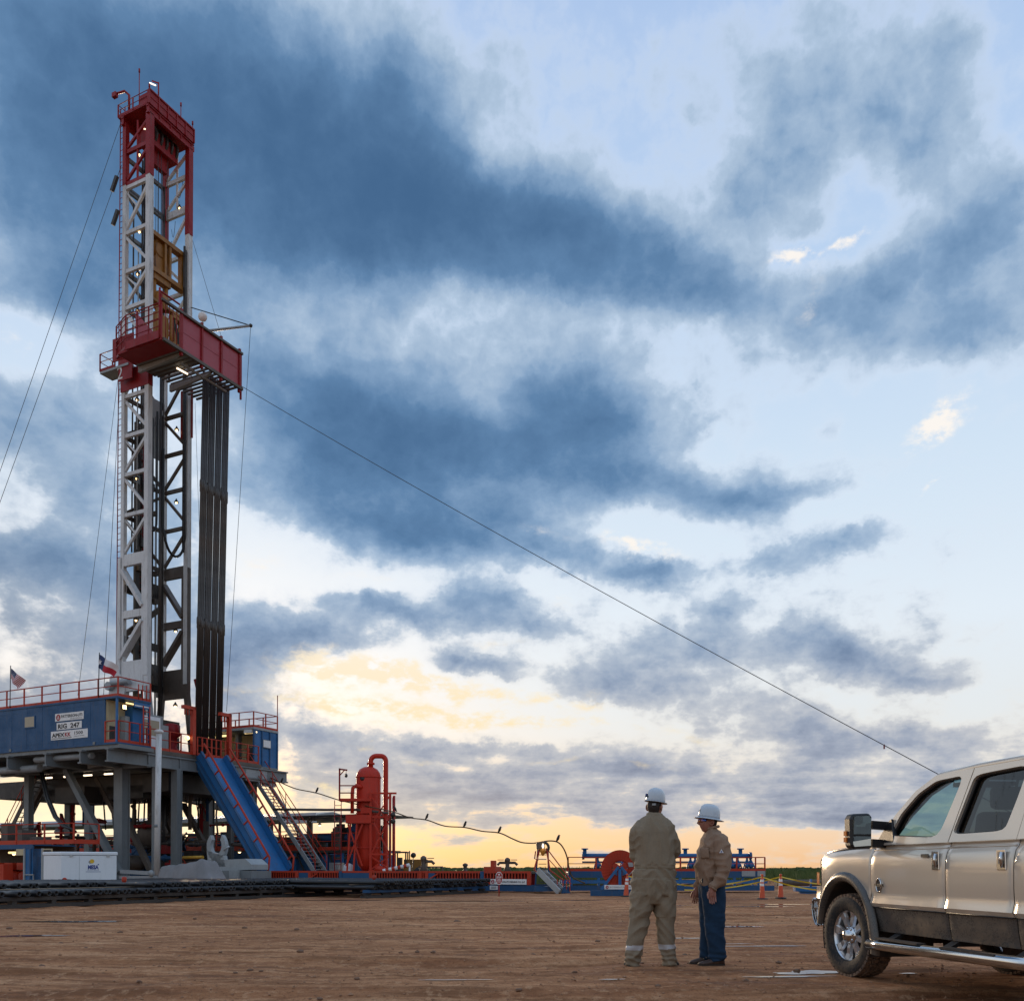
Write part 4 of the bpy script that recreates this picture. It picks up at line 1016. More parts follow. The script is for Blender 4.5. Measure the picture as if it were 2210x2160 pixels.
# hoses, lines and pipes that hang below the floor
hs = thing('hose_bundle', 'black hoses looping from the drill floor down to the blue pump module', 'hose', onB(110, 1830, 36.0))
for k in range(2):
    p = onB(88 + 4 * k, 1668, 33.8); q = onB(158 + 2 * k, 1790 + 3 * k, 31.5)
    m = MB(); pts = [p, onB(100 + 5 * k, 1722, 33.2), onB(117 + 5 * k, 1762, 32.5), onB(136 + 4 * k, 1782, 32.0), q]; m.tube(pts, .075, 8); m.build('hose', M['black'], hs)
vs_ = thing('standpipe', 'white vertical standpipe with a dark clamp in front of the substructure', 'pipe', onB(337, 1885, 34.0))
m = MB(); m.tube([onB(338, 1888, 34.0), onB(343, 1578, 34.0)], .145, 12); m.build('pipe', M['white'], vs_)
m = MB(); m.tube([onB(338.9, 1785, 34.0), onB(338.9, 1779, 34.0)], .165, 12); m.build('clamp', M['grey'], vs_)
m = MB(); m.lathe([(.15, 0), (.22, .05), (.22, .15), (.15, .2)], onB(343, 1583, 34.0), (0, 0, 1), 12); m.build('cap', M['white'], vs_)
bop = thing('blowout_preventer', 'red and dark blowout preventer stack standing under the drill floor', 'preventer', W(42.8, 38.8, 0))
m = MB(); m.lathe([(.55, 0), (.55, .3), (.35, .35), (.35, .9), (.7, 1.0), (.7, 1.9), (.4, 2.0), (.4, 2.3), (.75, 2.4), (.85, 3.2), (.6, 3.7), (.3, 3.8), (.3, 5.4)], W(42.8, 38.8, 0), seg=18); m.build('stack', M['brown'], bop)
for z in (1.4, 2.15):
    m = MB(); m.rbox(41.3, 44.3, 38.5, 39.1, z - .25, z + .25); m.build('ram_body', M['red'], bop)
lines = [(243, 1690, 250, 1800), (253, 1690, 262, 1830), (226, 1685, 228, 1790), (292, 1690, 291, 1860), (313, 1700, 314, 1870), (303, 1690, 300, 1840), (352, 1700, 350, 1880), (366, 1700, 372, 1860), (398, 1690, 392, 1770), (416, 1690, 410, 1790), (434, 1690, 428, 1800), (470, 1720, 470, 1800), (357, 1700, 360, 1880), (374, 1700, 370, 1875)]
for k, (x0, y0, x1, y1) in enumerate(lines):
    b = 37.5 + (k * 1.7) % 4.5
    m = MB(); p, q = onB(x0, y0, b), onB(x1, y1, b); mid = (p + q) / 2 + AX * .12
    m.tube([p, mid, q], .05 + .06 * (k % 3 == 0) + (.12 if k in (6, 7, 12, 13) else 0), 8)
    o = center(m.build('hanging_line', M['brown'] if k % 2 else M['black'])); tag(o, 'dark vertical line hanging from the drill floor among the grey columns', 'pipe', 'lines hanging under the drill floor')
for k in range(7):
    b = 38 + .6 * k; p = onB(300 + 24 * k, 1680, b); q = onB(330 + 22 * k, 1690, b)
    m = MB(); m.tube(catenary(p, q, 1.2 + .4 * (k % 3), 10), .03, 5); o = center(m.build('slack_cable', M['black'])); tag(o, 'thin slack cable drooping below the drill floor', 'cable', 'slack cables under the drill floor')

# ------------------------------------------------------------------ doghouse
DA, DB0, DB1, DZ0, DZ1 = 38.0, 32.21, 34.25, 7.19, 9.46
dog = thing('doghouse', 'long blue steel doghouse with three white signs on the drill floor', 'cabin', W(44, 33.2, DZ0))
PA = 38.85                                   # porch starts here
m = MB(); m.rbox(PA, 52, DB0, DB0 + .06, DZ0 + .08, DZ1 - .04); m.build('wall', M['blue'], dog)
m = MB(); m.rbox(PA, 52, DB1 - .06, DB1, DZ0 + .08, DZ1 - .04); m.build('wall', M['blue'], dog)
m = MB(); m.rbox(PA, PA + .06, DB0 + .06, DB1 - .06, DZ0 + .08, DZ1 - .04); m.build('end_wall', M['cream'], dog)
m = MB(); m.rbox(DA - .04, 52, DB0 - .03, DB1 + .03, DZ1 - .04, DZ1 + .06); m.build('roof', M['blue'], dog)
m = MB(); m.rbox(DA - .04, 52, DB0 - .03, DB1 + .03, DZ0 - .02, DZ0 + .08); m.build('sill_beam', M['blue'], dog)
for k in range(11):
    m = MB(); m.rbox(39.9 + 1.2 * k, 39.93 + 1.2 * k, DB0 - .008, DB0 - .001, DZ0 + .09, DZ1 - .05); m.build('wall_seam', M['blue'], dog)
for z in (DZ0 + .30, DZ1 - .28):
    m = MB(); m.rbox(PA + .02, 52, DB0 - .006, DB0 - .001, z, z + .025); m.build('wall_seam', M['blue'], dog)
for a in (39.5, 45.9, 49.0):
    m = MB(); m.rbox(a, a + .16, DB0 - .05, DB0 - .002, DZ0 + .02, DZ0 + .16); m.build('lifting_lug', M['grey'], dog)
for b in (DB0 + .03, DB1 - .03):
    m = MB(); m.rbox(DA, DA + .09, b - .045, b + .045, DZ0 + .08, DZ1 - .04); m.build('corner_post', M['blue2'], dog)
# window
m = MB(); m.rbox(44.04, 44.89, DB0 - .03, DB0 + .01, 8.36, 9.0); w_ = m.build('window', M['blue'], dog)
m = MB(); m.rbox(44.1, 44.83, DB0 - .034, DB0 - .031, 8.42, 8.95); m.build('pane', M['winpane'], w_)
# porch: door, cabinet, ladder, lamps, rail
m = MB(); m.rbox(PA - .05, PA - .003, DB0 + .12, DB0 + .82, DZ0 + .1, DZ1 - .15); d_ = m.build('door', M['cream'], dog)
m = MB(); m.rbox(PA - .06, PA - .052, DB0 + .22, DB0 + .72, DZ0 + .15, DZ0 + .95); m.build('door_panel', M['dsteel'], d_)
m = MB(); m.rbox(PA - .56, PA - .01, DB0 + 1.2, DB1 - .1, DZ0 + .1, DZ1 - .25); m.build('cabinet', M['blue2'], dog)
m = MB(); m.rbox(PA - .4, PA - .02, DB0 + .88, DB0 + 1.15, DZ0 + .1, DZ0 + 1.5); m.build('locker', M['lgrey'], dog)
m = MB(); m.rbox(DA - .03, DA, DB0 + 1.0, DB1 - .05, DZ1 - .34, DZ1 - .06); m.build('name_board', M['blue2'], dog)
m = MB(); m.rbox(DA - .036, DA - .031, DB0 + 1.05, DB1 - .1, DZ1 - .27, DZ1 - .21); m.build('name_print', M['signwhite'], dog)
m = MB(); ladder(m, W(DA - .1, DB0 + 1.72, DZ0 + .1), W(DA - .1, DB0 + 1.72, DZ1 - .2), BX, .4, .28, .03); m.build('ladder', M['orange'], dog)
m = MB(); m.rbox(DA - .02, DA + .12, DB0 + .3, DB0 + .55, DZ1 - .55, DZ1 - .32); f_ = m.build('floodlight', M['dsteel'], dog)
m = MB(); m.rbox(DA - .03, DA - .021, DB0 + .32, DB0 + .53, DZ1 - .53, DZ1 - .34); m.build('lamp_glass', M['lamp'], f_)
line_lamp(dog, W(DA + .3, DB0 + 1.2, DZ1 - .14), BX, M['tube'], .8, .04)
railing(dog, [W(DA - .02, DB0 + .08, DZ0 + .08), W(DA - .02, DB1, DZ0 + .08)], 1.05, M['orange'], .7, r=.028)
railing(dog, [W(PA, DB0 + .02, DZ0 + .08), W(DA + .09, DB0 + .02, DZ0 + .08)], 1.05, M['orange'], .7, r=.028)
railing(dog, [W(52, DB0 + .05, DZ1 + .06), W(DA, DB0 + .05, DZ1 + .06), W(DA, DB1, DZ1 + .06)], .95, M['orange'], 1.42, r=.03)
for k in range(3):   # a grille gate on the roof corner
    m = MB(); m.tube([W(DA, DB0 + 1.3 + .25 * k, DZ1 + .1), W(DA, DB0 + 1.3 + .25 * k, DZ1 + .85)], .03, 6); m.build('gate_bar', M['orange'], dog)
for k in range(6):
    a = 40.0 + k * 1.6; m = MB(); m.tube([W(a, DB0 + .3, DZ1 + .12), W(a + 1.1, DB0 + .3, DZ1 + .12)], .03, 5); m.build('roof_pipe', M['orange'], dog)
# signs
def sign(parent, a0, a1, z0, z1, b, name='sign'):
    m = MB(); m.rbox(a0, a1, b - .025, b - .004, z0, z1); return m.build(name, M['signwhite'], parent)
yb = DB0 - .026
s1 = sign(dog, 40.36, 42.48, 8.56, 8.95, DB0)
def disc(parent, p, right, up, r, mat, seg=20, off=.003, name='emblem', r0=0.0):
    right, up = Vector(right).normalized(), Vector(up).normalized(); n_ = right.cross(up); p = Vector(p) + n_ * off
    m = MB()
    if r0:
        vs = []
        for k in range(seg):
            c_ = right * math.cos(2 * PI * k / seg) + up * math.sin(2 * PI * k / seg); vs += [p + c_ * r, p + c_ * r0]
        m.add(vs, [(2 * k, 2 * ((k + 1) % seg), 2 * ((k + 1) % seg) + 1, 2 * k + 1) for k in range(seg)])
    else:
        m.add([p + (right * math.cos(2 * PI * k / seg) + up * math.sin(2 * PI * k / seg)) * r for k in range(seg)], [list(range(seg))])
    return m.build(name, mat, parent)
def derrick_logo(parent, c, right, up, r):
    disc(parent, c, right, up, r, M['inkred'], 24, .003)
    right, up = Vector(right).normalized(), Vector(up).normalized(); n_ = right.cross(up); c = Vector(c) + n_ * .005
    m = MB(); m.add([c + up * r * .7, c - right * r * .5 - up * r * .45, c + right * r * .5 - up * r * .45], [(0, 1, 2)]); m.build('emblem', M['signwhite'], parent)
    c = c + n_ * .002
    m = MB(); m.add([c + up * r * .35, c - right * r * .22 - up * r * .3, c + right * r * .22 - up * r * .3], [(0, 1, 2)]); m.build('emblem', M['inkred'], parent)
derrick_logo(s1, W(42.24, yb, 8.75), -AX, (0, 0, 1), .165)
text_obj('PATTERSON-UTI', M['ink'], s1, W(42.02, yb, 8.72), -AX, (0, 0, 1), .145, 'lettering', 1.56, bold=.006)
text_obj('DRILLING COMPANY LLC', M['ink'], s1, W(41.32, yb, 8.61), -AX, (0, 0, 1), .055, 'lettering', .86)
s2 = sign(dog, 40.5, 42.36, 8.12, 8.48, DB0)
text_obj('RIG  247', M['ink'], s2, W(42.26, yb, 8.18), -AX, (0, 0, 1), .235, 'lettering', 1.62, bold=.012)
s3 = sign(dog, 40.06, 42.79, 7.62, 8.06, DB0)
text_obj('APEX', M['ink'], s3, W(42.72, yb, 7.76), -AX, (0, 0, 1), .20, 'lettering', .96, bold=.012)
text_obj('KK', M['inkred'], s3, W(41.74, yb, 7.76), -AX, (0, 0, 1), .20, 'lettering', .46, bold=.012)
text_obj('1500', M['ink'], s3, W(41.02, yb, 7.82), -AX, (0, 0, 1), .16, 'lettering', .62, bold=.004)
text_obj('WALKING RIG', M['ink'], s3, W(41.04, yb, 7.70), -AX, (0, 0, 1), .06, 'lettering', .74)
m = MB(); m.rbox(41.22, 42.74, yb - .004, yb - .002, 7.675, 7.705); m.build('underline', M['ink'], s3)

# flags on the roof rail
def flag(name, label, base, top, quad, cells, nu, nv):
    t_ = thing(name, label, 'flag', base)
    m = MB(); m.tube([base, top], .022, 6); m.build('pole', M['dsteel'], t_)
    mats = []; m = MB()
    A_, B_, C_, D_ = [Vector(q) for q in quad]          # hoist top, fly top, fly bottom, hoist bottom
    nrm = (B_ - A_).cross(D_ - A_).normalized()
    def P(u, v):
        p = A_.lerp(B_, u).lerp(D_.lerp(C_, u), v)
        return p + nrm * (.09 * math.sin(u * 7 + v * 2) * u) + Vector((0, 0, .03 * math.sin(u * 9 + 1)))
    ml = []
    for j in range(nv):
        for i in range(nu):
            mt = cells((i + .5) / nu, (j + .5) / nv)
            if mt not in ml: ml.append(mt)
            m.mi = ml.index(mt); m.smooth = True
            m.add([P(i / nu, j / nv), P((i + 1) / nu, j / nv), P((i + 1) / nu, (j + 1) / nv), P(i / nu, (j + 1) / nv)], [(0, 1, 2, 3)])
    o = m.build('cloth', ml, t_)
    return t_, P, nrm
FW, FR, FBL = plain('flag_white', (.66, .64, .66), .8), plain('flag_red', (.42, .012, .03), .8), plain('flag_blue', (.018, .04, .13), .8)
bb = DB0 + .02
def us(u, v):
    if u < .42 and v < 7 / 13: return FBL
    return FR if int(v * 13) % 2 == 0 else FW
t_, P, n_ = flag('flag', 'small striped flag with blue canton flying from the doghouse roof', W(46.1, bb, DZ1 + .1), onB(23, 1436, bb), [onB(24, 1443, bb), onB(54, 1467, bb), onB(36, 1486, bb), onB(23.4, 1464, bb)], us, 20, 26)
for i in range(5):
    for j in range(4):
        c = P(.05 + .085 * i, .06 + .125 * j); 
        for s_ in (-1, 1): disc(t_, c + n_ * (.008 * s_), -AX, (0, 0, 1), .018, FW, 6, 0, 'star')
def tx(u, v):
    if u < .30: return FBL
    return FW if v < .5 else FR
t_, P, n_ = flag('flag', 'red, white and blue flag with one star beside the white mast foot', W(39.35, bb, DZ1 + .1), onB(214.5, 1408, bb), [onB(215, 1413, bb), onB(254, 1436, bb), onB(244, 1460, bb), onB(212, 1442, bb)], tx, 20, 10)
c = P(.15, .5) - BX * .10
m = MB(); pts = []
for k in range(10):
    r = .17 if k % 2 == 0 else .065; an = PI / 2 + PI * k / 5; pts.append(c - AX * (r * math.cos(an)) + Vector((0, 0, r * math.sin(an))))
m.add(pts, [list(range(10))]); m.build('star', FW, t_)

# ------------------------------------------------------------------ drill floor front, drawworks, railings
fl = thing('drill_floor_rail', 'orange railings round the open front of the drill floor', 'railing', W(38.4, 36, FZ))
railing(fl, [W(38.35, DB1 + .1, FZ), W(38.35, 37.4, FZ)], 1.05, M['orange'], .8)
railing(fl, [W(38.35, 39.9, FZ), W(38.35, 42.6, FZ)], 1.05, M['orange'], .9)
for b in (37.45, 40.15):
    m = MB(); m.rbox(38.2, 38.42, b - .1, b + .1, FZ, FZ + 2.6); m.rbox(38.2, 38.42, b - .75, b + .1, FZ + 2.42, FZ + 2.6)
    for k in range(3): m.tube([W(38.3, b - .2 - .2 * k, FZ + 2.4), W(38.3, b - .2 - .2 * k, FZ + 2.1)], .04, 6)
    m.build('gate_post', M['orange'], fl)
railing(fl, [W(38.25, 37.7, FZ), W(38.25, 39.8, FZ)], 1.0, M['orange'], .35)
dw = thing('floor_machinery', 'dark iron roughneck and winches standing on the drill floor', 'machine', W(41, 38.6, FZ))
m = MB(); m.rbox(40.2, 41.2, 36.6, 37.5, FZ, FZ + 1.7); m.rbox(40.4, 40.9, 36.7, 37.3, FZ + 1.7, FZ + 2.2); m.build('winch', M['lgrey'], dw)
m = MB(); m.lathe([(.5, 0), (.5, .5), (.3, .6), (.3, 1.2), (.45, 1.3), (.45, 1.9), (.2, 2.0)], W(40.9, 38.4, FZ), seg=14); m.build('roughneck', M['red'], dw)
m = MB(); m.rbox(39.4, 40.0, 35.0, 36.2, FZ, FZ + 1.9); m.build('control_cabinet', M['whitebox'], dw)
m = MB(); m.rbox(39.38, 39.4, 35.1, 36.1, FZ + .9, FZ + 1.7); m.build('cabinet_window', M['winpane'], dw)
m = MB(); m.lathe([(.001, -.12), (.1, -.08), (.14, .02), (.1, .1)], W(38.5, 37.2, FZ + .9), -AX, 10); m.build('lamp', M['tube'], dw)
for k in range(8):
    m = MB(); m.tube(catenary(W(43, 37.3 + .3 * k, 9 + .6 * (k % 3)), W(40.6, 37.0 + .25 * k, 8.2), .5, 8), .04, 5); m.build('hose', M['black'], dw)
m = MB(); m.rbox(42.2, 44.2, 37.5, 40.2, FZ, FZ + 2.4); m.build('drawworks', M['brown'], dw)

# ------------------------------------------------------------------ far house
HA, HB0, HB1, HZ0, HZ1 = 38.96, 42.85, 44.95, 7.19, 9.41
far = thing('control_house', 'blue ribbed steel house with an open lit side at the far edge of the floor', 'cabin', W(41, 43.9, HZ0))
m = MB(); m.rbox(HA, HA + .05, HB0, HB1, HZ0, HZ1 - .05); m.build('end_wall', M['blue2'], far)
for k in range(4):
    b = HB0 + .02 + k * (HB1 - HB0 - .04) / 3; m = MB(); m.rbox(HA - .05, HA, b - .04, b + .04, HZ0, HZ1 - .05); m.build('wall_rib', M['blue'], far)
m = MB(); m.rbox(HA - .07, HA - .052, HB0 + .75, HB0 + 1.45, HZ0 + 1.15, HZ0 + 1.65); w_ = m.build('notice_board', M['grey'], far)
m = MB(); m.rbox(HA - .076, HA - .071, HB0 + .79, HB0 + 1.41, HZ0 + 1.19, HZ0 + 1.61); m.build('notice', M['signwhite'], w_)
m = MB(); m.rbox(HA + .05, 44, HB1 - .06, HB1, HZ0, HZ1 - .05); m.build('back_wall', M['cream'], far)
m = MB(); m.rbox(43.9, 44, HB0, HB1 - .06, HZ0, HZ1 - .05); m.build('end_wall', M['cream'], far)
m = MB(); m.rbox(HA - .05, 44, HB0 - .03, HB1 + .03, HZ1 - .05, HZ1 + .08); m.build('roof', M['lgrey'], far)
m = MB(); m.rbox(HA - .05, 44, HB0 - .03, HB1 + .03, HZ0 - .1, HZ0); m.build('floor', M['grey'], far)
m = MB(); m.rbox(40.9, 41.15, HB0 + .8, HB0 + 1.1, HZ0, HZ1 - .1); m.build('column', M['grey'], far)
m = MB(); m.rbox(39.1, 39.6, HB0 + .1, HB0 + .8, HZ0, HZ0 + 1.1); m.build('console', M['dsteel'], far)
for (a, b) in ((41.8, HB0 + .6), (39.4, HB0 + .25), (43, HB0 + .8)):
    line_lamp(far, W(a, b, HZ1 - .2), AX, M['tube'], .9, .06)
m = MB(); m.rbox(39.1, 39.7, HB0 - .02, HB0 + .3, HZ1 - .25, HZ1 - .06); m.build('light_box', M['signwhite'], far)
railing(far, [W(43.5, HB0, HZ0), W(39.3, HB0, HZ0)], 1.0, M['orange'], .9)
railing(far, [W(43.5, HB0, HZ1 + .08), W(HA, HB0, HZ1 + .08), W(HA, HB1, HZ1 + .08), W(43.5, HB1, HZ1 + .08)], .92, M['orange'], 1.1)
m = MB(); m.tube([W(HA, HB1, HZ1), W(HA, HB1, HZ1 + 2.3)], .028, 6); m.build('aerial', M['red'], far)
m = MB(); m.tube([W(HA + .4, HB0 - .6, HZ0 - .28), W(HA + .4, HB1 + .5, HZ0 - .28)], .2, 12); m.build('skid_tube', M['lgrey'], far)
m = MB(); m.rbox(38.4, 38.9, 41.6, 43.4, HZ0 - 1.0, HZ0 - .35); m.rbox(38.6, 38.8, 43.4, 44.4, HZ0 - 1.2, HZ0 - .55); m.build('support_bracket', M['lgrey'], far)
m = MB(); m.tube([W(HA + .3, HB1 - .2, HZ0 - .3), W(36.2, 45.6, .1)], .03, 5); m.build('guy_line', M['cable'], far)

# ------------------------------------------------------------------ pipe ramp
rp = thing('pipe_ramp', 'steep blue steel pipe ramp with orange guard pipes', 'ramp', W(33.5, 38.7, .9))
R0, R1 = (38.15, 7.25), (33.45, .95)
def rw(t, b, lift=0.0):
    d = Vector((R1[0] - R0[0], R1[1] - R0[1])); n2 = Vector((-d.y, d.x)).normalized()
    if n2.y < 0: n2 = -n2
    a = R0[0] + d.x * t + n2.x * lift; z = R0[1] + d.y * t + n2.y * lift
    return W(a, b, z)
B0, B1 = 37.72, 39.62
m = MB(); m.grid(lambda u, v: rw(v, B0 + .12 + (B1 - B0 - .24) * u, -.10 + .05 * abs(2 * u - 1)), 8, 12); m.build('slide_plate', M['blue2'], rp)
for b, s_ in ((B0, 1), (B1, -1)):
    m = MB(); m.prism([rw(0, b, .22), rw(1, b, .22), rw(1, b, -.45), rw(0, b, -.45)], BX * .1 * s_); m.build('side_wall', M['blue2'], rp)
    m = MB(); m.bar(rw(0, b, .24), rw(1, b, .24), .16, .05); m.bar(rw(0, b - .03 * s_, -.2), rw(1, b - .03 * s_, -.2), .06, .1); m.build('side_flange', M['blue'], rp)
    m = MB(); m.tube([rw(-.03, b, .62), rw(.95, b, .62), rw(1.0, b, .25), rw(1.02, b, .05)], .055, 8); m.build('guard_pipe', M['orange'], rp)
    for k in range(7):
        t0 = .06 + .145 * k; m = MB(); m.bar(rw(t0, b, .22), rw(t0, b, .62), .07, .07); m.build('guard_stub', M['orange'], rp)
m = MB(); m.prism([rw(0, B0 + .1, -.3), rw(1, B0 + .1, -.3), rw(1, B0 + .1, -.5), rw(0, B0 + .1, -.75)], BX * (B1 - B0 - .2)); m.build('ramp_frame', M['blue'], rp)

# ------------------------------------------------------------------ stairs to the floor
stairs('floor_stairs', 'grey steel stairs with orange handrails from the far house down to the catwalk', W(39.4, 43.4, 7.0), W(33.4, 42.2, .8), 1.0, BX, M['lgrey'], M['orange'], 30, base=W(33.4, 42.2, 0))
p_, q_ = onB(92, 1680, 36.0), onB(2, 1862, 36.0)
stairs('access_stairs', 'dark steel stairs rising behind the blue pump module to the drill floor', p_, q_, .85, BX, M['brown'], M['orange'], 20, base=Vector((q_.x, q_.y, 0)))
# ------------------------------------------------------------------ catwalk
cw = thing('catwalk', 'long low catwalk with orange barred sides and blue base leading to the ramp', 'catwalk', W(26, 38.6, 0))
CA0, CA1, CB0, CB1, CZ = 18.0, 33.6, 37.3, 39.95, .93
m = MB(); m.rbox(CA0, CA1, CB0 + .02, CB1, CZ - .10, CZ); m.build('deck', M['dsteel'], cw)
m = MB(); m.rbox(CA0 - .6, CA1, CB0 - .02, CB0 + .25, .06, .34); m.build('base_beam', M['blue'], cw)
m = MB(); m.rbox(CA0 - .6, CA1, CB1 - .25, CB1, .06, .34); m.build('base_beam', M['blue'], cw)
m = MB(); m.rbox(CA0, CA1, CB0 - .03, CB0 + .02, CZ - .07, CZ + .02); m.rbox(CA0, CA1, CB0 - .03, CB0 + .02, .36, .44); m.build('side_rail', M['orange'], cw)
m = MB(); m.rbox(CA0, CA1, CB0 + .5, CB0 + .55, .34, CZ - .1); m.build('inner_web', M['red'], cw)
bars_src = None
def cw_bar(a):
    global bars_src
    if bars_src is None:
        m = MB(); m.rbox(-.028, .028, -.02, .02, 0, CZ - .5)
        bars_src = m.build('side_bar', M['orange']); bars_src.parent = cw; o = bars_src
    else:
        o = bars_src.copy(); col.objects.link(o)
    o.location = W(a, CB0, .44) - cw.location
    return o
a = CA0 + .12; k = 0
solid = [(26.6, 28.2), (30.3, 30.9), (22.9, 23.3)]
while a < CA1 - .05:
    if not any(s0 < a < s1 for s0, s1 in solid): cw_bar(a)
    a += .155; k += 1
for a0, a1 in solid:
    m = MB(); m.rbox(a0, a1, CB0 - .02, CB0 + .03, .44, CZ - .07); m.build('side_plate', M['blue'], cw)
for a in (18.05, 20.4, 23.35, 23.7, 26.5, 28.3, 30.2, 31.0, 33.5):
    m = MB(); m.rbox(a - .09, a + .09, CB0 - .05, CB0 + .04, .34, CZ + .01); m.build('post', M['orange'] if a not in (20.4, 28.3) else M['blue'], cw)
for a in (23.4, 30.4):
    m = MB(); m.bar(W(a, CB0 - .07, .46), W(a - .7, CB0 - .07, CZ - .1), .04, .06); m.build('kick_brace', M['orange'], cw)
m = MB(); m.rbox(18.15, 19.95, CB0 - .075, CB0 - .05, .36, .60); sg = m.build('sign', M['signwhite'], cw)
derrick_logo(sg, W(19.83, CB0 - .076, .48), -AX, (0, 0, 1), .09)
text_obj('PATTERSON-UTI DRILLING CO, LLC', M['ink'], sg, W(19.7, CB0 - .076, .44), -AX, (0, 0, 1), .075, 'lettering', 1.48, bold=.004)
m = MB(); m.rbox(19.6, 20.0, CB0 - .045, CB0 - .024, .12, .30); sg = m.build('sign', M['signwhite'], cw)
m = MB(); [m.rbox(19.66, 19.94, CB0 - .050, CB0 - .047, .16 + .04 * j, .18 + .04 * j) for j in range(3)]; m.build('print', M['grey'], sg)
m = MB(); m.rbox(19.9, 20.5, CB0 + .3, CB0 + .9, CZ, CZ + .22); m.rbox(20.0, 20.2, CB0 + .4, CB0 + .6, CZ + .22, CZ + .5); m.build('winch_box', M['orange'], cw)
# red handles and pipe kickers on deck
# ------------------------------------------------------------------ stair tower with the cable
tw_ = thing('stair_tower', 'narrow orange and blue stair tower with a cable over its top box', 'tower', Vector((1.4, 41, 0)))
T = lambda px, py, Y=40.5: onY(px, py, Y)
m = MB(); m.box(.95, 2.4, 40.6, 42.0, .08, .30); m.build('skid', M['blue'], tw_)
for (x0, x1) in ((1.02, 1.12), (1.62, 1.72)):
    m = MB(); m.bar((x0, 41.2, .3), (x0 + .12 if x0 < 1.3 else x0 - .05, 41.2, 2.0), .07, .07); m.build('tower_leg', M['blue'], tw_)
for s_ in (-1, 1):
    m = MB(); m.bar((1.36 + .14 * s_, 41.0, 1.95), (1.30 + .34 * s_, 40.7, 1.0), .05, .05); m.bar((1.30 + .34 * s_, 40.7, 1.0), (1.95 + .3 * s_, 40.55, .55), .04, .04); m.build('handrail', M['orange'], tw_)
m = MB(); m.bar((1.55, 41.0, 1.9), (2.5, 40.6, .62), .04, .04); m.bar((1.62, 41.0, 1.45), (2.55, 40.6, .4), .03, .03); m.bar((2.5, 40.6, .62), (2.5, 40.6, .1), .04, .04); m.build('handrail', M['orange'], tw_)
for (x, z) in ((2.2, .62), (1.95, .62), (2.35, .55)):
    m = MB(); m.bar((x, 40.5, .1), (x, 40.5, z), .04, .04); m.build('rail_post', M['orange'], tw_)
m = MB(); m.box(1.06, 1.42, 40.8, 41.2, 1.93, 2.22); m.build('top_box', M['brown'], tw_)
m = MB(); m.tube([(1.36, 41, 2.2)] + [(1.40 + .2 * math.sin(PI * i / 8), 41, 1.98 + .22 * math.cos(PI * i / 8)) for i in range(9)], .06, 8)
m.build('cable_guide', M['dsteel'], tw_)
m = MB(); m.lathe([(.03, -.1), (.05, 0), (.02, .1)], (1.34, 40.7, 2.05), seg=8); m.build('lamp', M['tube_w'], tw_)
m = MB(); m.lathe([(.04, -.2), (.14, 0), (.12, .1), (.05, .12)], (1.34, 40.85, 1.82), seg=10); m.build('hopper', paint('hopper_yellow', (.55, .22, .02), .5), tw_)
m = MB(); m.tube([(1.02, 40.7, 1.82), (.98, 40.7, 1.5), (1.12, 40.7, 1.42), (1.12, 40.7, 1.8)], .03, 6); m.build('hoop', M['red'], tw_)
for k in range(7):
    m = MB(); m.box(1.16, 1.5, 40.9, 41.1, .45 + .2 * k, .48 + .2 * k); m.build('rung', M['dsteel'], tw_)
stairs('portable_stairs', 'light grey aluminium steps leaning against the blue end of the catwalk', (1.22, 40.9, 1.0), (2.12, 40.15, .06), .52, (.45, .9, 0), M['galv'], M['orange'], 6, rails=False, base=Vector((2.1, 40.2, 0)))
m = MB(); m.box(2.0, 2.5, 40.6, 41.2, .05, .25); m.prism([(2.1, 40.0, .02), (2.5, 40.0, .02), (2.2, 40.0, .3)], (0, .3, 0)); o = center(m.build('skid_foot', M['blue'])); tag(o, 'blue steel skid foot beside the portable steps', 'skid')
# cable with birds
cab = [(585, 1678, 56.5), (610, 1690, 55.5), (640, 1702, 54.5), (684, 1711, 53.5), (735, 1727, 52.6), (790, 1739, 51.8), (850, 1752, 50.2), (885, 1764, 49.2), (921, 1769, 48.2), (960, 1782, 47.2), (1003, 1785, 46), (1040, 1793, 45), (1078, 1797, 44), (1105, 1809, 43.2), (1125, 1817, 42.6), (1145, 1819, 42), (1160, 1818, 41.3), (1185, 1814, 41.2), (1204, 1817, 41.2), (1216, 1830, 41.2), (1224, 1850, 41.4), (1228, 1872, 41.6), (1236, 1892, 41.8), (1262, 1905, 41.2)]
_cp = [onY(*c) for c in cab]; _cs = []
for i in range(len(_cp) - 1):
    q0, q1, q2, q3 = _cp[max(i - 1, 0)], _cp[i], _cp[i + 1], _cp[min(i + 2, len(_cp) - 1)]
    for j in range(5):
        t = j / 5; _cs.append(.5 * ((2 * q1) + (-q0 + q2) * t + (2 * q0 - 5 * q1 + 4 * q2 - q3) * t * t + (-q0 + 3 * q1 - 3 * q2 + q3) * t ** 3))
m = MB(); m.tube(_cs + [_cp[-1]], .032, 6); o = center(m.build('power_cable', paint('cable_sheath', (.10, .055, .02), .6))); tag(o, 'thick brown cable slung from the rig to the stair tower', 'cable')
bird_m = plain('bird_feathers', (.016, .014, .014), .7)
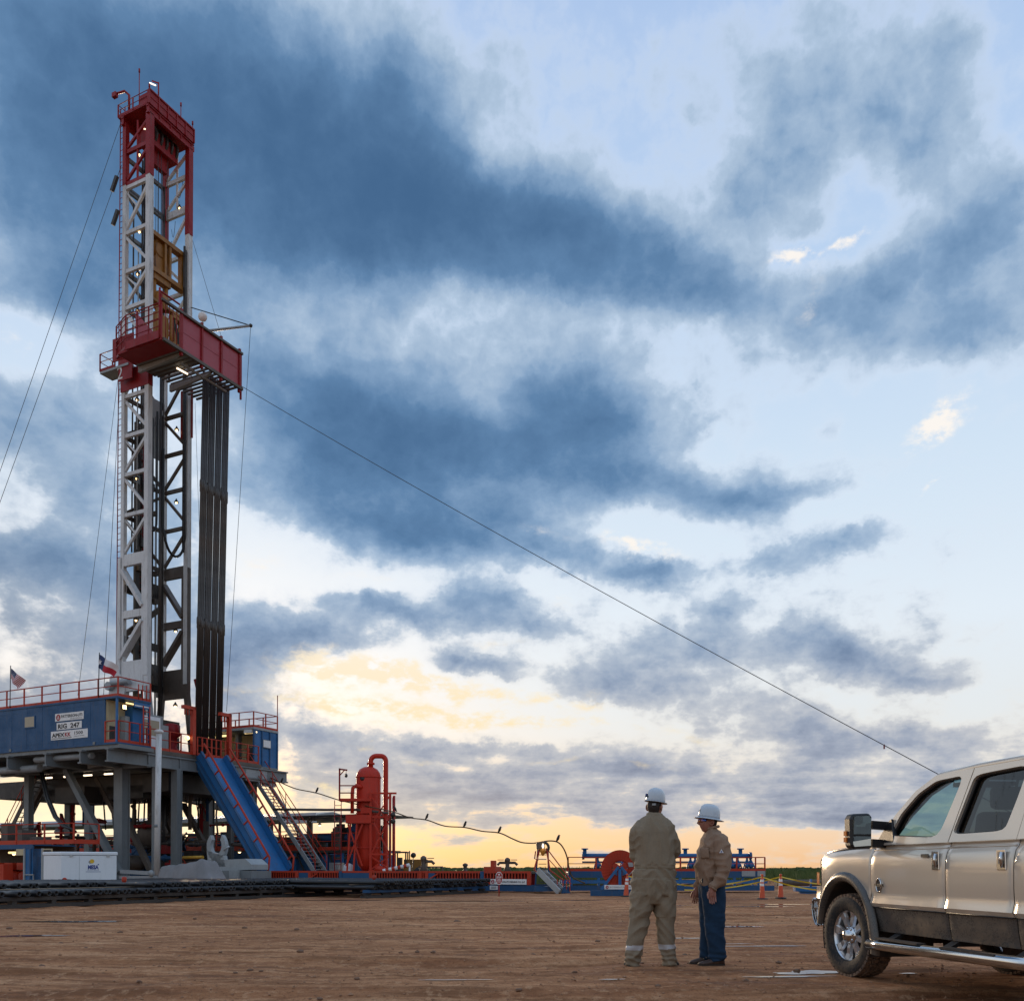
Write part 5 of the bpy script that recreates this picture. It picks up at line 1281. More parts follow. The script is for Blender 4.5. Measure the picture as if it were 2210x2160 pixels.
def bird(px, py, Y, k, flip=1):
    p = onY(px, py, Y); s_ = .001 * Y * 1.9
    t_ = thing('bird', 'small dark bird perched on the slung cable', 'bird', p, 'birds perched on the cable')
    m = MB(); x = Vector((flip, 0, 0))
    m.tube([p + Vector((-.10 * flip, 0, .02)), p + Vector((-.04 * flip, 0, .08)), p + Vector((.0, 0, .16)), p + Vector((.03 * flip, 0, .24)), p + Vector((.05 * flip, 0, .30)), p + Vector((.06 * flip, 0, .335))], [.012, .045, .065, .055, .042, .018], 8)
    m.build('body', bird_m, t_)
    m = MB(); m.tube([p + Vector((.08 * flip, 0, .30)), p + Vector((.13 * flip, 0, .29))], [.014, .003], 5); m.build('beak', bird_m, t_)
for k, (px, py, Y, fl_) in enumerate([(608, 1690, 55.5, 1), (684, 1711, 53.5, 1), (853, 1752, 50.2, -1), (921, 1769, 48.2, 1), (1003, 1786, 46, 1), (1078, 1798, 44, 1), (1204, 1817, 41.2, 1)]):
    bird(px, py, Y, k, fl_)
o_ = thing('lamp_stack', 'pair of round dark lamps on a slim pole beside the red vessel', 'lamp', onY(848, 1876, 51.5))
for y in (1758, 1772):
    m = MB(); m.lathe([(.001, -.12), (.13, -.08), (.14, .06), (.001, .12)], onY(848, y, 51.5), (0, 1, 0), 12); m.build('lamp_head', M['dsteel'], o_)
m = MB(); m.tube([onY(841, 1768, 51.5), onY(841, 1876, 51.5)], .03, 6); m.tube([onY(841, 1766, 51.5), onY(850, 1764, 51.5)], .025, 5); m.build('pole', M['dsteel'], o_)
# ------------------------------------------------------------------ guy wires
def wire(p, q, r, label, name='guy_wire', sag=0):
    m = MB(); m.tube(catenary(p, q, sag, 12) if sag else [p, q], r * .6, 5); o = center(m.build(name, M['cable'])); tag(o, label, 'wire'); return o
def to_ground(p, q): return p + (q - p) * (p.z / (p.z - q.z))
_p = W(RA0, RB1 + .1, RZ0 + .2)
wire(_p, to_ground(_p, onY(2030, 1662, 36)), .028, 'long guy wire running down from the racking platform over the pickup', sag=.35)
m = MB(); fp = onY(1908, 1606, 37.0); m.tube([fp, fp + Vector((0, 0, -.18))], .03, 5); o = center(m.build('wire_marker', M['red'])); tag(o, 'little red marker hanging on the long guy wire', 'marker')
p0_, p1_ = W(MA1 + .3, MB0, 43.9), W(MA1 + .35, MB0, 41.2)
wire(p0_, to_ground(p0_, onB(-60, 1190, 30)), .024, 'upper guy wire with a grey block falling away behind the mast')
wire(p1_, to_ground(p1_, onB(-60, 1250, 30)), .024, 'lower guy wire with a grey block falling away behind the mast')
wire(W(MA1 + .35, MB0, 30), onB(168, 1500, 33), .02, 'thin wire dropping from the balcony to the doghouse roof')
wire(W(MA1 + .3, MB0 - .05, 29), onB(222, 1530, 33.5), .024, 'dark wire dropping beside the red ladder to the flag')
for (px, py, lb) in ((247, 397, 'grey tension block on the upper guy wire'), (249, 470, 'grey tension block on the lower guy wire')):
    p = onB(px, py, 37.2 - .4); m = MB(); d = (onB(px - 6, py + 18, 36.8) - p).normalized(); m.bar(p - d * .42, p + d * .42, .16, .2); o = center(m.build('wire_block', M['dsteel'])); tag(o, lb, 'block')
wire(onA(416, 520, 41.4), W(38.8, 40.2, 30.8), .02, 'short stay from the far mast leg to the racking platform')
wire(onA(421, 870, 41.5), W(40.8, 40.9, 9), .018, 'thin wire hanging beside the far mast leg')

# ------------------------------------------------------------------ pipe racks and pipes
RKZ = .30
def rack(label, a0, a1, b0, b1, z, tri=False):
    t_ = thing('pipe_rack', label, 'rack', W((a0 + a1) / 2, (b0 + b1) / 2, 0))
    for a in (a0 + .35, a0 + 4.4, a1 - 1.0):
        m = MB(); m.rbox(a - .13, a + .13, b0, b1, z - .10, z); m.build('beam', M['blue'] if tri else M['dsteel'], t_)
        n = int((b1 - b0) / 1.15)
        for k in range(n + 1):
            b = b0 + .1 + (b1 - b0 - .2) * k / n
            m = MB()
            if tri: m.prism([W(a, b - .34, z - .10), W(a, b + .34, z - .10), W(a, b + .12, .02), W(a, b - .12, .02)], AX * .08)
            else: m.rbox(a - .1, a + .1, b - .07, b + .07, 0, z - .1)
            m.build('rack_leg', M['dsteel'], t_)
        m = MB(); m.rbox(a - .16, a + .16, b0 - .1, b1 + .1, .0, .10); m.build('sill', M['dsteel'], t_)
    return t_
rack('long low dark pipe rack standing along the open dirt yard', 23.1, 33, 15.2, 31.0, RKZ)
rack('low pipe rack on tapered dark stools beside the catwalk', 19.5, 29, 27.6, 36.4, RKZ, True)
pipe_src = {}
def rack_pipe(a0, b, z, r, L, label, key):
    if key not in pipe_src:
        m = MB()
        prof = [(r * .70, .35), (r * .70, 0), (r * 1.0, 0), (r * 1.28, .01), (r * 1.28, .32), (r, .42), (r, L - .5), (r * 1.28, L - .4), (r * 1.28, L - .1), (r * .9, L), (0, L)]
        if key[0] == 'c': prof = [(r * .86, .5), (r * .86, 0), (r, 0), (r, L), (0, L)]
        m.lathe(prof, (0, 0, 0), AX, 10)
        m.lathe([(0, .34), (r * .72, .34)], (0, 0, 0), AX, 10)
        o = m.build('rack_pipe', M['rackpipe']); pipe_src[key] = o
    else:
        o = pipe_src[key].copy(); col.objects.link(o)
    o.location = W(a0, b, z)
    tag(o, label, 'pipe', 'drill pipes lying on the racks')
rnd = random.Random(5)
b = 15.4; n = 0
while b < 30.9:
    if rnd.random() < .86: rack_pipe(23.15 + rnd.uniform(-.12, .12), b, RKZ + .085, .066, 9.6, 'dark drill pipe in the bottom layer of the rack by the open yard', ('d', 1)); n += 1
    b += .19 if rnd.random() < .75 else .30
b = 15.4
while b < 30.9:
    off = 23.6 if b > 21.2 else 25.4
    if rnd.random() < .88: rack_pipe(off + rnd.uniform(-.15, .15), b, RKZ + .26, .066, 9.6, 'dark drill pipe in the top layer of the rack by the open yard', ('d', 1)); n += 1
    b += .20 if rnd.random() < .8 else .33
b = 27.8
while b < 36.2:
    if rnd.random() < .9: rack_pipe(19.55 + rnd.uniform(-.1, .1), b, RKZ + .085, .066, 9.6, 'dark drill pipe in the bottom layer of the stooled rack by the catwalk', ('d', 1)); n += 1
    b += .2 if rnd.random() < .75 else .34
b = 27.8
while b < 36.2:
    if rnd.random() < .92: rack_pipe(19.35 + rnd.uniform(-.1, .1), b, RKZ + .26, .066, 9.6, 'dark drill pipe in the top layer of the stooled rack by the catwalk', ('d', 1)); n += 1
    b += .22 if rnd.random() < .75 else .36
# stripping between the layers
for (a0, b0, b1) in ((24.6, 15.3, 30.9), (29, 15.3, 30.9), (20.6, 27.7, 36.3)):
    m = MB(); m.rbox(a0 - .05, a0 + .05, b0, b1, RKZ + .175, RKZ + .192); o = center(m.build('rack_lath', plain('lath_wood', (.30, .22, .14), .8))); tag(o, 'thin wooden lath laid between two layers of pipe', 'lath', 'laths between pipe layers')
for k, (px, py) in enumerate(((807, 1912), (268, 1909))):
    p = onY(px, py, 30 + 7 * (1 - k)); m = MB(); m.lathe([(.05, 0), (.075, .05), (.075, .16), (.04, .18), (0, .18)], (p.x, p.y, RKZ + .33), seg=10); o = center(m.build('thread_protector', M['orange'])); tag(o, 'orange thread protector cap lying on the racked pipe', 'cap', 'thread protectors')
# black skirting sheet and blue channel in front
# ------------------------------------------------------------------ yard things in front of the substructure
# white box with a sun emblem
bx0 = Vector(((132 - CX) / F_PX * 37.5, 37.5, 0)); rdir = Vector((.95, .31, 0)).normalized(); ldir = Vector((-.86, .50, 0)).normalized()
wb = thing('service_box', 'white steel box with a yellow sun emblem standing behind the pipe rack', 'box', bx0)
rl, ll, hh = 2.05, 1.15, 1.72
def bxp(u, v, z): return bx0 + rdir * u + ldir * v + Vector((0, 0, z))
m = MB(); m.prism([bxp(0, 0, .12), bxp(rl, 0, .12), bxp(rl, ll, .12), bxp(0, ll, .12)], (0, 0, hh - .25)); m.build('body', M['whitebox'], wb, bevel=.015)
m = MB(); m.prism([bxp(-.03, -.03, hh - .12), bxp(rl + .03, -.03, hh - .12), bxp(rl + .03, ll + .03, hh - .12), bxp(-.03, ll + .03, hh - .12)], (0, 0, .14)); m.build('lid', M['whitebox'], wb, bevel=.03)
m = MB(); m.prism([bxp(.1, .1, 0), bxp(rl - .1, .1, 0), bxp(rl - .1, ll - .1, 0), bxp(.1, ll - .1, 0)], (0, 0, .12)); m.build('skid', M['dsteel'], wb)
UPZ = Vector((0, 0, 1)); nb = rdir.cross(UPZ)
for u in (.35, 1.7):
    m = MB(); m.obox(bxp(u, -.035, hh - .13), rdir * .06, nb * .015, UPZ * .05); m.build('hasp', M['galv'], wb)
for (u0, u1, z0, z1) in ((.02, rl - .02, .20, .212), (.66, .668, .2, hh - .16)):
    m = MB(); c_ = bxp((u0 + u1) / 2, -.003, (z0 + z1) / 2); m.obox(c_, rdir * (u1 - u0) / 2, nb * .004, UPZ * (z1 - z0) / 2); m.build('panel_seam', M['lgrey'], wb)
disc(wb, bxp(1.13, 0, 1.36), rdir, UPZ, .085, M['sunyellow'], 18, .004)
disc(wb, bxp(1.07, 0, 1.33), rdir, UPZ, .07, M['lgrey'], 14, .002, 'emblem_shadow')
text_obj('MESA', M['inkblue'], wb, bxp(.98, 0, 1.05), rdir, UPZ, .155, 'lettering', .40, bold=.012)
text_obj('RENTAL SERVICE', M['inkblue'], wb, bxp(.97, 0, .985), rdir, UPZ, .035, 'lettering', .42)
m = MB(); m.add([bxp(.90, 0, .93) + nb * .004, bxp(1.46, 0, .93) + nb * .004, bxp(1.46, 0, .945) + nb * .004, bxp(.90, 0, .945) + nb * .004], [(0, 1, 2, 3)]); m.build('print_line', M['inkblue'], wb)
m = MB(); m.add([bxp(1.33, 0, 1.20) + nb * .004, bxp(1.40, 0, 1.22) + nb * .004, bxp(1.36, 0, 1.27) + nb * .004], [(0, 1, 2)]); m.build('print_mark', M['inkblue'], wb)
m = MB(); m.lathe([(.001, -.01), (.09, -.01), (.09, .01), (.001, .01)], bxp(.12, -.015, .62), nb, 14); m.build('round_decal', M['orange'], wb)
# blue pump module on the left
pm = thing('pump_module', 'blue pump module with an orange railed roof and orange machinery inside', 'module', W(46.0, 30.0, 0))
def mod(px0, px1, y0, y1, Y, t=.06): 
    p, q = onY(px0, y1, Y), onY(px1, y0, Y); return p, q
ZM = 2.22
m = MB(); m.rbox(40.6, 54, 29.6, 29.68, ZM - .22, ZM); m.build('roof_beam', M['blue'], pm)
m = MB(); m.rbox(40.6, 54, 29.62, 32.0, ZM - .06, ZM - .01); m.build('roof', M['blue'], pm)
pA = lambda px: AB(onB(px, 1850, 29.6))[0]
m = MB(); m.rbox(pA(92), pA(53), 29.62, 29.68, .1, ZM - .22); m.build('wall', M['blue2'], pm)
m = MB(); m.rbox(40.6, pA(92), 29.62, 29.68, .1, ZM - .22); m.build('wall', M['blue'], pm)
m = MB(); m.rbox(40.6, 54, 31.9, 32.0, .1, ZM - .06); m.build('back_wall', M['brown'], pm)
for px in (53, 66, 92):
    m = MB(); m.rbox(pA(px) - .05, pA(px) + .05, 29.56, 29.64, .1, ZM - .2); m.build('frame_post', M['blue'] if px == 66 else M['lgrey'], pm)
m = MB(); m.rbox(pA(74), pA(55), 29.55, 29.6, .75, .80); m.rbox(pA(74), pA(73), 29.55, 29.6, .1, .8); m.build('door_frame', M['lgrey'], pm)
m = MB(); m.rbox(pA(113), pA(94), 29.56, 29.61, 1.72, 2.0); w_ = m.build('vent_window', M['cream'], pm)
m = MB(); m.rbox(pA(112), pA(96), 29.545, 29.555, 1.78, 1.95); m.build('vent_dark', M['dsteel'], w_)
m = MB(); m.rbox(pA(52), pA(36), 29.56, 29.61, 1.70, 2.0); w_ = m.build('light_panel', M['cream'], pm)
line_lamp(pm, W(pA(6), 30.2, 1.85), AX, M['tube'], .8, .05)
for k in range(5):
    a = pA(48) + .95 * k; m = MB(); m.lathe([(.3, 0), (.42, .1), (.42, .7), (.25, .85), (.1, .9)], W(a, 30.6, .1), seg=12); m.rbox(a - .3, a + .3, 30.2, 31.4, 1.0, 1.35); m.build('pump', M['orange'], pm)
m = MB(); m.rbox(pA(20), pA(1), 29.3, 29.8, .1, 1.28); m.build('cabinet', M['orange'], pm)
m = MB(); m.rbox(pA(12), pA(7), 29.285, 29.298, .5, 1.15); m.build('cabinet_label', M['signwhite'], pm)
m = MB(); m.rbox(pA(12) + .02, pA(7) - .02, 29.275, 29.283, .72, .84); m.build('cabinet_print', M['ink'], pm)
railing(pm, [W(54, 29.62, ZM), W(pA(158), 29.62, ZM), W(pA(158), 31.0, ZM)], .95, M['orange'], 2.1, toe=.2)
for k in range(10):
    a = 41.4 + k * 1.1; m = MB(); m.rbox(a, a + .5, 30.4, 31.2, ZM, ZM + .4 + .35 * ((k * 7) % 3)); m.build('roof_unit', M['brown'], pm)
# second blue module under the floor, behind the columns
pm2 = thing('tank_module', 'low blue tank with orange rails and yellow stripes behind the grey columns', 'tank', W(44, 46.5, 0))
m = MB(); m.rbox(38, 62, 45.6, 45.8, .1, 2.1); m.build('wall', M['blue'], pm2)
m = MB(); m.rbox(38, 62, 45.6, 49, 2.1, 2.2); m.build('roof', M['dsteel'], pm2)
for a0 in (48.5, 51.5, 55): 
    m = MB(); m.rbox(a0, a0 + 1.4, 45.55, 45.6, 1.75, 1.9); m.build('stripe', M['sunyellow'], pm2)
railing(pm2, [W(62, 45.7, 2.2), W(38, 45.7, 2.2)], 1.15, M['orange'], 1.3, toe=.3)
# ------------------------------------------------------------------ mud tanks, shakers and their canopy behind the rig
def canopy_thing():
    ct = thing('mud_tank', 'row of dark mud tanks and shakers under a long grey canopy behind the rig', 'tank', W(52, 51, 0))
    D = 7.6
    m = MB(); m.rbox(31.5 + D, 78, 50, 54, .2, 2.1); m.build('tank_wall', M['blue'], ct)
    m = MB(); m.rbox(31.5 + D, 78, 49.8, 54.2, 2.1, 2.25); m.build('tank_deck', M['dsteel'], ct)
    m = MB(); m.prism([W(32.5 + D, 49.6, 4.35), W(32.5 + D, 54.4, 4.35), W(32.5 + D, 54.4, 4.55), W(32.5 + D, 52, 4.95), W(32.5 + D, 49.6, 4.6)], AX * 42); m.build('canopy_roof', M['lgrey'], ct)
    m = MB(); m.rbox(32 + D, 35.2 + D, 49.5, 49.56, 4.1, 4.75); m.build('canopy_sign', M['whitebox'], ct)
    m = MB(); m.rbox(32.2 + D, 33.2 + D, 49.47, 49.495, 4.3, 4.5); m.build('sign_print', M['inkblue'], ct)
    for k in range(12):
        a = 32.7 + D + k * 3.4; m = MB(); m.rbox(a - .08, a + .08, 49.8, 49.95, 2.25, 4.4); m.bar(W(a, 49.9, 3.9), W(a + .6, 49.9, 4.4), .08, .08); m.build('canopy_post', M['brown'], ct)
    rn = random.Random(9)
    for k in range(15):
        a = 32.5 + D + k * 2.6; h = rn.uniform(.7, 1.5)
        m = MB(); m.rbox(a, a + rn.uniform(1.0, 1.9), 50.5, 52.5, 2.25, 2.25 + h); m.build('shaker', M['dsteel'] if k % 3 else M['blue'], ct)
        m = MB(); m.tube([W(a + .4, 50.2, 2.25), W(a + .4, 50.2, 3.1), W(a + 1.4, 50.2, 3.3), W(a + 2.2, 50.2, 2.4)], .09, 6); m.build('flow_pipe', M['brown'], ct)
        m = MB(); m.lathe([(.2, 0), (.2, .5), (.3, .52), (.3, .6), (.12, .62), (.12, .9)], W(a + 2.0, 51.5, 2.25), seg=10); m.build('agitator', M['blue'], ct)
    railing(ct, [W(78, 49.85, 2.25), W(31.5 + D, 49.85, 2.25)], 1.05, M['orange'], 1.8, toe=.2)
    for k in range(6):
        m = MB(); m.tube([W(33 + D + 6 * k, 51, 3.1 + .3 * (k % 2)), W(39 + D + 6 * k, 51, 3.1 + .3 * (k % 2))], .14, 8); m.build('header_pipe', M['brown'], ct)
    return ct
canopy_thing()
fl_ = thing('flow_line', 'sloping brown flow line trough running from the rig to the shakers', 'pipe', W(44, 45, 0))
p, q = onB(395, 1722, 44.0), onB(500, 1748, 48.5)
m = MB(); m.bar(p, q, .5, .38); m.build('trough', M['brown'], fl_)
m = MB(); m.tube([p + Vector((0, 0, .75)), q + Vector((0, 0, .75))], .05, 6); m.tube([p + Vector((0, 0, .45)), q + Vector((0, 0, .45))], .035, 6); m.build('handrail', M['brown'], fl_)
for k in range(5):
    c = p.lerp(q, k / 4); m = MB(); m.tube([c, c + Vector((0, 0, .75))], .04, 6); m.build('rail_post', M['brown'], fl_)
# blue generator houses right of the ramp
bt = thing('shaker_skid', 'dark blue skid of tanks and pipes behind the floor stairs', 'skid', W(36, 46, 0))
m = MB(); m.rbox(32.6, 38.4, 45.2, 48.5, .2, 1.9); m.build('tank', M['blue'], bt)
m = MB(); m.rbox(32.4, 38.6, 45.0, 48.7, 2.0, 2.15); m.build('deck', M['dsteel'], bt)
for k in range(5):
    m = MB(); m.rbox(32.8 + 1.2 * k, 33.0 + 1.2 * k, 45.1, 45.25, .2, 2.0); m.build('deck_post', M['blue2'], bt)
railing(bt, [W(38.4, 45.1, 2.15), W(32.5, 45.1, 2.15)], 1.0, M['orange'], 1.3, toe=.2)
m = MB(); m.tube([W(38, 46, 2.9), W(32.7, 46, 2.9)], .28, 12); m.build('header_pipe', M['blue'], bt)
for k in range(3):
    m = MB(); m.lathe([(.35, 0), (.35, .5), (.2, .6), (.2, .95), (.33, .97), (.33, 1.05), (0, 1.05)], W(33.4 + 1.7 * k, 46.6, 2.15), seg=12); m.build('desilter', M['blue'], bt)
for k in range(4):
    m = MB(); m.tube(catenary(W(33.2 + .5 * k, 45.8, 3.2), W(32.4 + .4 * k, 45.6, 2.4), -.4, 8), .05, 6); m.build('hose', M['black'], bt)
m = MB(); m.rbox(31.2, 32.4, 44.9, 46, 1.95, 2.05); m.build('landing', M['blue2'], bt)
stairs('tank_stairs', 'short grey stairs with orange rails beside the red vessel', W(32.0, 44.6, 2.05), W(30.4, 44.0, .3), .8, BX, M['galv'], M['orange'], 9, base=W(30.4, 44, 0))
m = MB(); m.lathe([(.3, 0), (.32, .6), (.28, .95), (.1, 1.05), (0, 1.06)], W(32.4, 43.4, .3), seg=12); o = center(m.build('chemical_drum', M['whitebox'])); tag(o, 'white chemical drum standing behind the catwalk by the stairs', 'drum')
m = MB(); m.rbox(33.0, 33.6, 43.2, 43.8, .3, 1.4); o = center(m.build('chemical_tote', M['galv'])); tag(o, 'pale square tote standing behind the catwalk by the stairs', 'tote')

rn = random.Random(63)
for k in range(14):
    a, b = rn.uniform(32.6, 38.2), rn.uniform(45.3, 48.4); h = rn.uniform(.5, 1.45); w_ = rn.uniform(.2, .55)
    m = MB(); m.rbox(a - w_, a + w_, b - .3, b + .3, 2.15, 2.15 + h); m.rbox(a - w_ * .5, a + w_ * .5, b - .2, b + .2, 2.15 + h, 2.4 + h); m.build('shaker_box', M[rn.choice(['dsteel', 'dsteel', 'brown', 'blue'])], bt)
for k in range(22):
    a, b = rn.uniform(31.5, 38.4), rn.uniform(44.8, 47); z = rn.uniform(.4, 3.2)
    m = MB(); p = W(a, b, z); d = rn.choice([AX, Vector((0, 0, 1)), AX]); L = rn.uniform(.5, 1.8); r = rn.uniform(.04, .10)
    m.tube([p, p + d * L, p + d * L + Vector((rn.uniform(-.4, .4), 0, rn.uniform(-.6, .3)))], r, 7); m.lathe([(r, -.05), (r * 1.7, -.04), (r * 1.7, .04), (r, .05)], p + d * L * .6, d, 8); m.build('pipe_run', M[rn.choice(['dsteel', 'brown', 'brown', 'blue'])], bt)
for k in range(5):
    m = MB(); m.bar(W(33.0 + 1.2 * k, 45.05, .3), W(33.9 + 1.2 * k, 45.05, 1.95), .08, .08); m.build('deck_brace', M['dsteel'], bt)
m = MB(); m.rbox(31.6, 39.0, 44.9, 48.9, 4.15, 4.25); m.build('sun_roof', M['dsteel'], bt)
for a in (31.8, 34.2, 36.6, 38.8):
    m = MB(); m.rbox(a - .06, a + .06, 44.95, 45.07, 2.15, 4.15); m.build('roof_post', M['brown'], bt)
    m = MB(); m.bar(W(a, 45.0, 3.7), W(a - .5, 45.0, 4.15), .06, .06); m.build('roof_brace', M['brown'], bt)
# ------------------------------------------------------------------ red mud gas separator
vx = onY(795, 1876, 52.5); VX, VY = vx.x, vx.y
sep = thing('gas_separator', 'tall red pressure vessel in a braced red frame with a bent vent pipe', 'vessel', Vector((VX, VY, 0)))
m = MB(); m.lathe([(.001, .9), (.35, .95), (.58, 1.25), (.68, 1.7), (.68, 6.2), (.64, 6.4), (.5, 6.6), (.28, 6.72), (.001, 6.75)], (VX, VY, 0), seg=28); m.build('vessel', M['sepred'], sep)
for z in (2.2, 4.1, 6.15):
    m = MB(); m.lathe([(.68, -.04), (.715, -.03), (.715, .03), (.68, .04)], (VX, VY, z), seg=28); m.build('ring', M['sepred'], sep)
pts = [(VX + .12, VY, 6.7), (VX + .12, VY, 7.05)]
for i in range(1, 7):
    an = PI - PI / 2 * i / 6; pts.append((VX + .42 + .3 * math.cos(an), VY, 7.05 + .3 * math.sin(an)))
pts += [(VX + .62, VY, 7.35)]
for i in range(1, 7):
    an = PI / 2 - PI / 2 * i / 6; pts.append((VX + .68 + .28 * math.cos(an), VY - .0, 7.07 + .28 * math.sin(an)))
pts += [(VX + .96, VY, 6.5), (VX + .96, VY, .9), (VX + 1.1, VY, .4), (VX + 1.1, VY, .05)]
m = MB(); m.tube(pts, .14, 12); m.build('vent_pipe', M['sepred'], sep)
m = MB(); m.lathe([(.14, -.05), (.22, -.05), (.22, .05), (.14, .05)], (VX + .12, VY, 6.92), seg=14); m.build('flange', M['sepred'], sep)
fx = [VX + .25, VX + 1.32]; fy = VY - .85
for x in fx:
    m = MB(); m.bar((x, fy, .1), (x, fy, 5.2), .12, .12, Vector((0, 1, 0))); m.build('frame_leg', M['sepred'], sep)
    m = MB(); m.bar((x, VY + .9, .1), (x, VY + .9, 5.2), .12, .12, Vector((0, 1, 0))); m.build('frame_leg', M['sepred'], sep)
for z0, z1 in ((1.0, 1.75), (1.8, 3.9), (3.4, 5.1)):
    m = MB(); m.bar((fx[0], fy, z0), (fx[1], fy, z1), .07, .07); m.build('cross_brace', M['sepred'], sep)
    m = MB(); m.bar((fx[1], fy, z0), (fx[0], fy, z1), .07, .07); m.build('cross_brace', M['sepred'], sep)
for z in (.95, 1.85, 5.2, 3.9):
    m = MB(); m.bar((fx[0] - .1, fy, z), (fx[1] + (.35 if z > 5 else .05), fy, z), .1, .1); m.build('frame_beam', M['sepred'], sep)
m = MB(); m.bar((VX - .3, fy - .0, 4.25), (fx[0], fy - .0, 4.25), .1, .3); m.box(VX - 1.1, VX + .3, VY - 1.0, VY - .2, 3.55, 4.0); m.build('pipe_box', M['sepred'], sep)
for x in (VX - .75, VX - 1.1):
    m = MB(); m.bar((x, fy, .1), (x + .25, fy, 3.6), .09, .09); m.build('support_leg', M['sepred'], sep)
m = MB(); m.bar((VX - 1.1, fy, 1.2), (VX - .2, fy, 3.5), .08, .08); m.bar((VX - .2, fy, 1.2), (VX - 1.0, fy, 3.5), .08, .08); m.build('cross_brace', M['sepred'], sep)
m = MB(); m.box(VX - 1.45, VX + .3, VY - 1.1, VY - .4, 4.75, 4.9); m.build('platform', M['sepred'], sep)
for z in (5.2, 5.6):
    m = MB(); m.tube([(VX - 1.45, fy - .25, z), (VX - .6, fy - .25, z)], .035, 6); m.build('handrail', M['red'], sep)
m = MB(); m.bar((VX - 1.42, fy - .25, 4.8), (VX - 1.42, fy - .25, 6.55), .08, .08); m.bar((VX - 1.42, fy - .25, 6.5), (VX - 1.0, fy - .25, 6.45), .08, .08); m.bar((VX - 1.42, fy - .25, 6.15), (VX - 1.15, fy - .25, 6.45), .05, .05); m.build('davit', M['red'], sep)
m = MB(); m.lathe([(.001, -.12), (.07, -.08), (.09, 0), (.05, .1), (.001, .12)], (VX - 1.06, fy - .25, 6.15), seg=8); m.tube([(VX - 1.06, fy - .25, 6.25), (VX - 1.06, fy - .25, 6.45)], .012, 4); m.build('chain_block', M['dsteel'], sep)
m = MB(); ladder(m, (VX - 1.5, fy - .3, .4), (VX - 1.5, fy - .3, 4.8), (1, 0, 0), .36, .28, .025); m.build('ladder', M['red'], sep)
m = MB(); m.tube([(VX - .6, fy + .1, 5.6), (VX - .75, fy + .1, 5.5), (VX - .78, fy + .1, 5.2), (VX - .78, fy + .1, 4.1)], .10, 10); m.tube([(VX - .2, VY - .5, 5.55), (VX - .6, fy + .1, 5.62)], .12, 10); m.build('inlet_pipe', M['sepred'], sep)
m = MB(); m.lathe([(.14, -.08), (.14, .02), (0, .03)], (VX - .25, VY - .62, 6.05), (-.3, -1, 0), 12); m.build('manway', M['dsteel'], sep)
m = MB(); m.tube([(VX + 1.05, fy, .05), (VX + 1.05, fy, .75), (VX + 1.0, fy, .95), (VX + .75, fy, 1.05), (VX + .5, fy, 1.05)], .2, 12); m.build('outlet_pipe', M['sepred'], sep)
m = MB(); m.tube([(VX + 1.5, fy, .3), (VX + 1.5, fy, 5.0)], .06, 8); m.build('drain_pipe', M['red'], sep)
m = MB(); m.box(VX - 1.7, VX + 1.8, VY - 1.2, VY + 1.2, 0, .14); m.build('skid', M['red'], sep)
# long pipe that crosses from the tanks to the vessel
m = MB(); m.tube([onY(590, 1746, 54), onY(700, 1747, 53), onY(768, 1747, 52), onY(838, 1754, 51.6)], .07, 8); o = center(m.build('transfer_pipe', M['brown'])); tag(o, 'thin brown pipe crossing from the tanks to the red vessel', 'pipe')

# ------------------------------------------------------------------ grey hook skid, tarpaulin, yellow bar
hk = thing('lifting_claw', 'pale grey steel claw shaped like a horseshoe on a grey skid', 'claw', W(36.2, 35.2, 0))
c = onB(466, 1826, 35.0); c0 = Vector((c.x, c.y, c.z))
pts = []
dirx = -AX
def hp(x, z): return c0 + dirx * x + Vector((0, 0, z))
outer = [hp(.62 * math.cos(t) * (1 + .0), .72 * math.sin(t)) for t in [math.radians(128 + (k * (412 - 128) / 20)) for k in range(21)]]
inner = [hp(.37 * math.cos(t), .43 * math.sin(t) + .04) for t in [math.radians(138 + (k * (402 - 138) / 20)) for k in range(21)]]
m = MB()
for k in range(20):
    m.prism([outer[k], outer[k + 1], inner[k + 1], inner[k]], BX * .22)
m.build('jaw', M['lgrey'], hk)
m = MB(); m.prism([hp(-.62, -.2), hp(.5, -.45), hp(.62, -1.0), hp(-.5, -1.0)], BX * .25); m.lathe([(.001, -.02), (.09, -.02), (.09, .02), (.001, .02)], hp(-.1, -.8) - BX * .01, BX, 12); m.build('stem', M['lgrey'], hk)
m = MB(); m.tube([hp(.55, -.2), hp(.85, .0)], .045, 8); m.build('cylinder', M['galv'], hk)
m = MB(); m.prism([hp(-.3, -.68), hp(1.9, -.62), hp(2.3, -.9), hp(2.3, -1.15), hp(-.4, -1.25)], BX * 1.2); m.build('skid_top', M['lgrey'], hk)
m = MB(); m.rbox(AB(hp(2.5, 0))[0], AB(hp(-.5, 0))[0], 34.8, 36.2, .12, c0.z - 1.2); m.build('skid_body', M['grey'], hk)
m = MB(); m.rbox(AB(hp(1.75, 0))[0], AB(hp(1.25, 0))[0], 34.6, 34.85, .1, .98); m.build('skid_post', M['lgrey'], hk)
m = MB(); m.rbox(AB(hp(3.6, 0))[0], AB(hp(2.2, 0))[0], 34.8, 35.2, .1, .55); m.build('skid_tongue', M['grey'], hk)
tp = thing('tarpaulin', 'grey tarpaulin draped over a low bulky load behind the pipe rack', 'tarpaulin', W(34.5, 32.2, 0))
ta = lambda px: AB(onB(px, 1880, 32.0))[0]
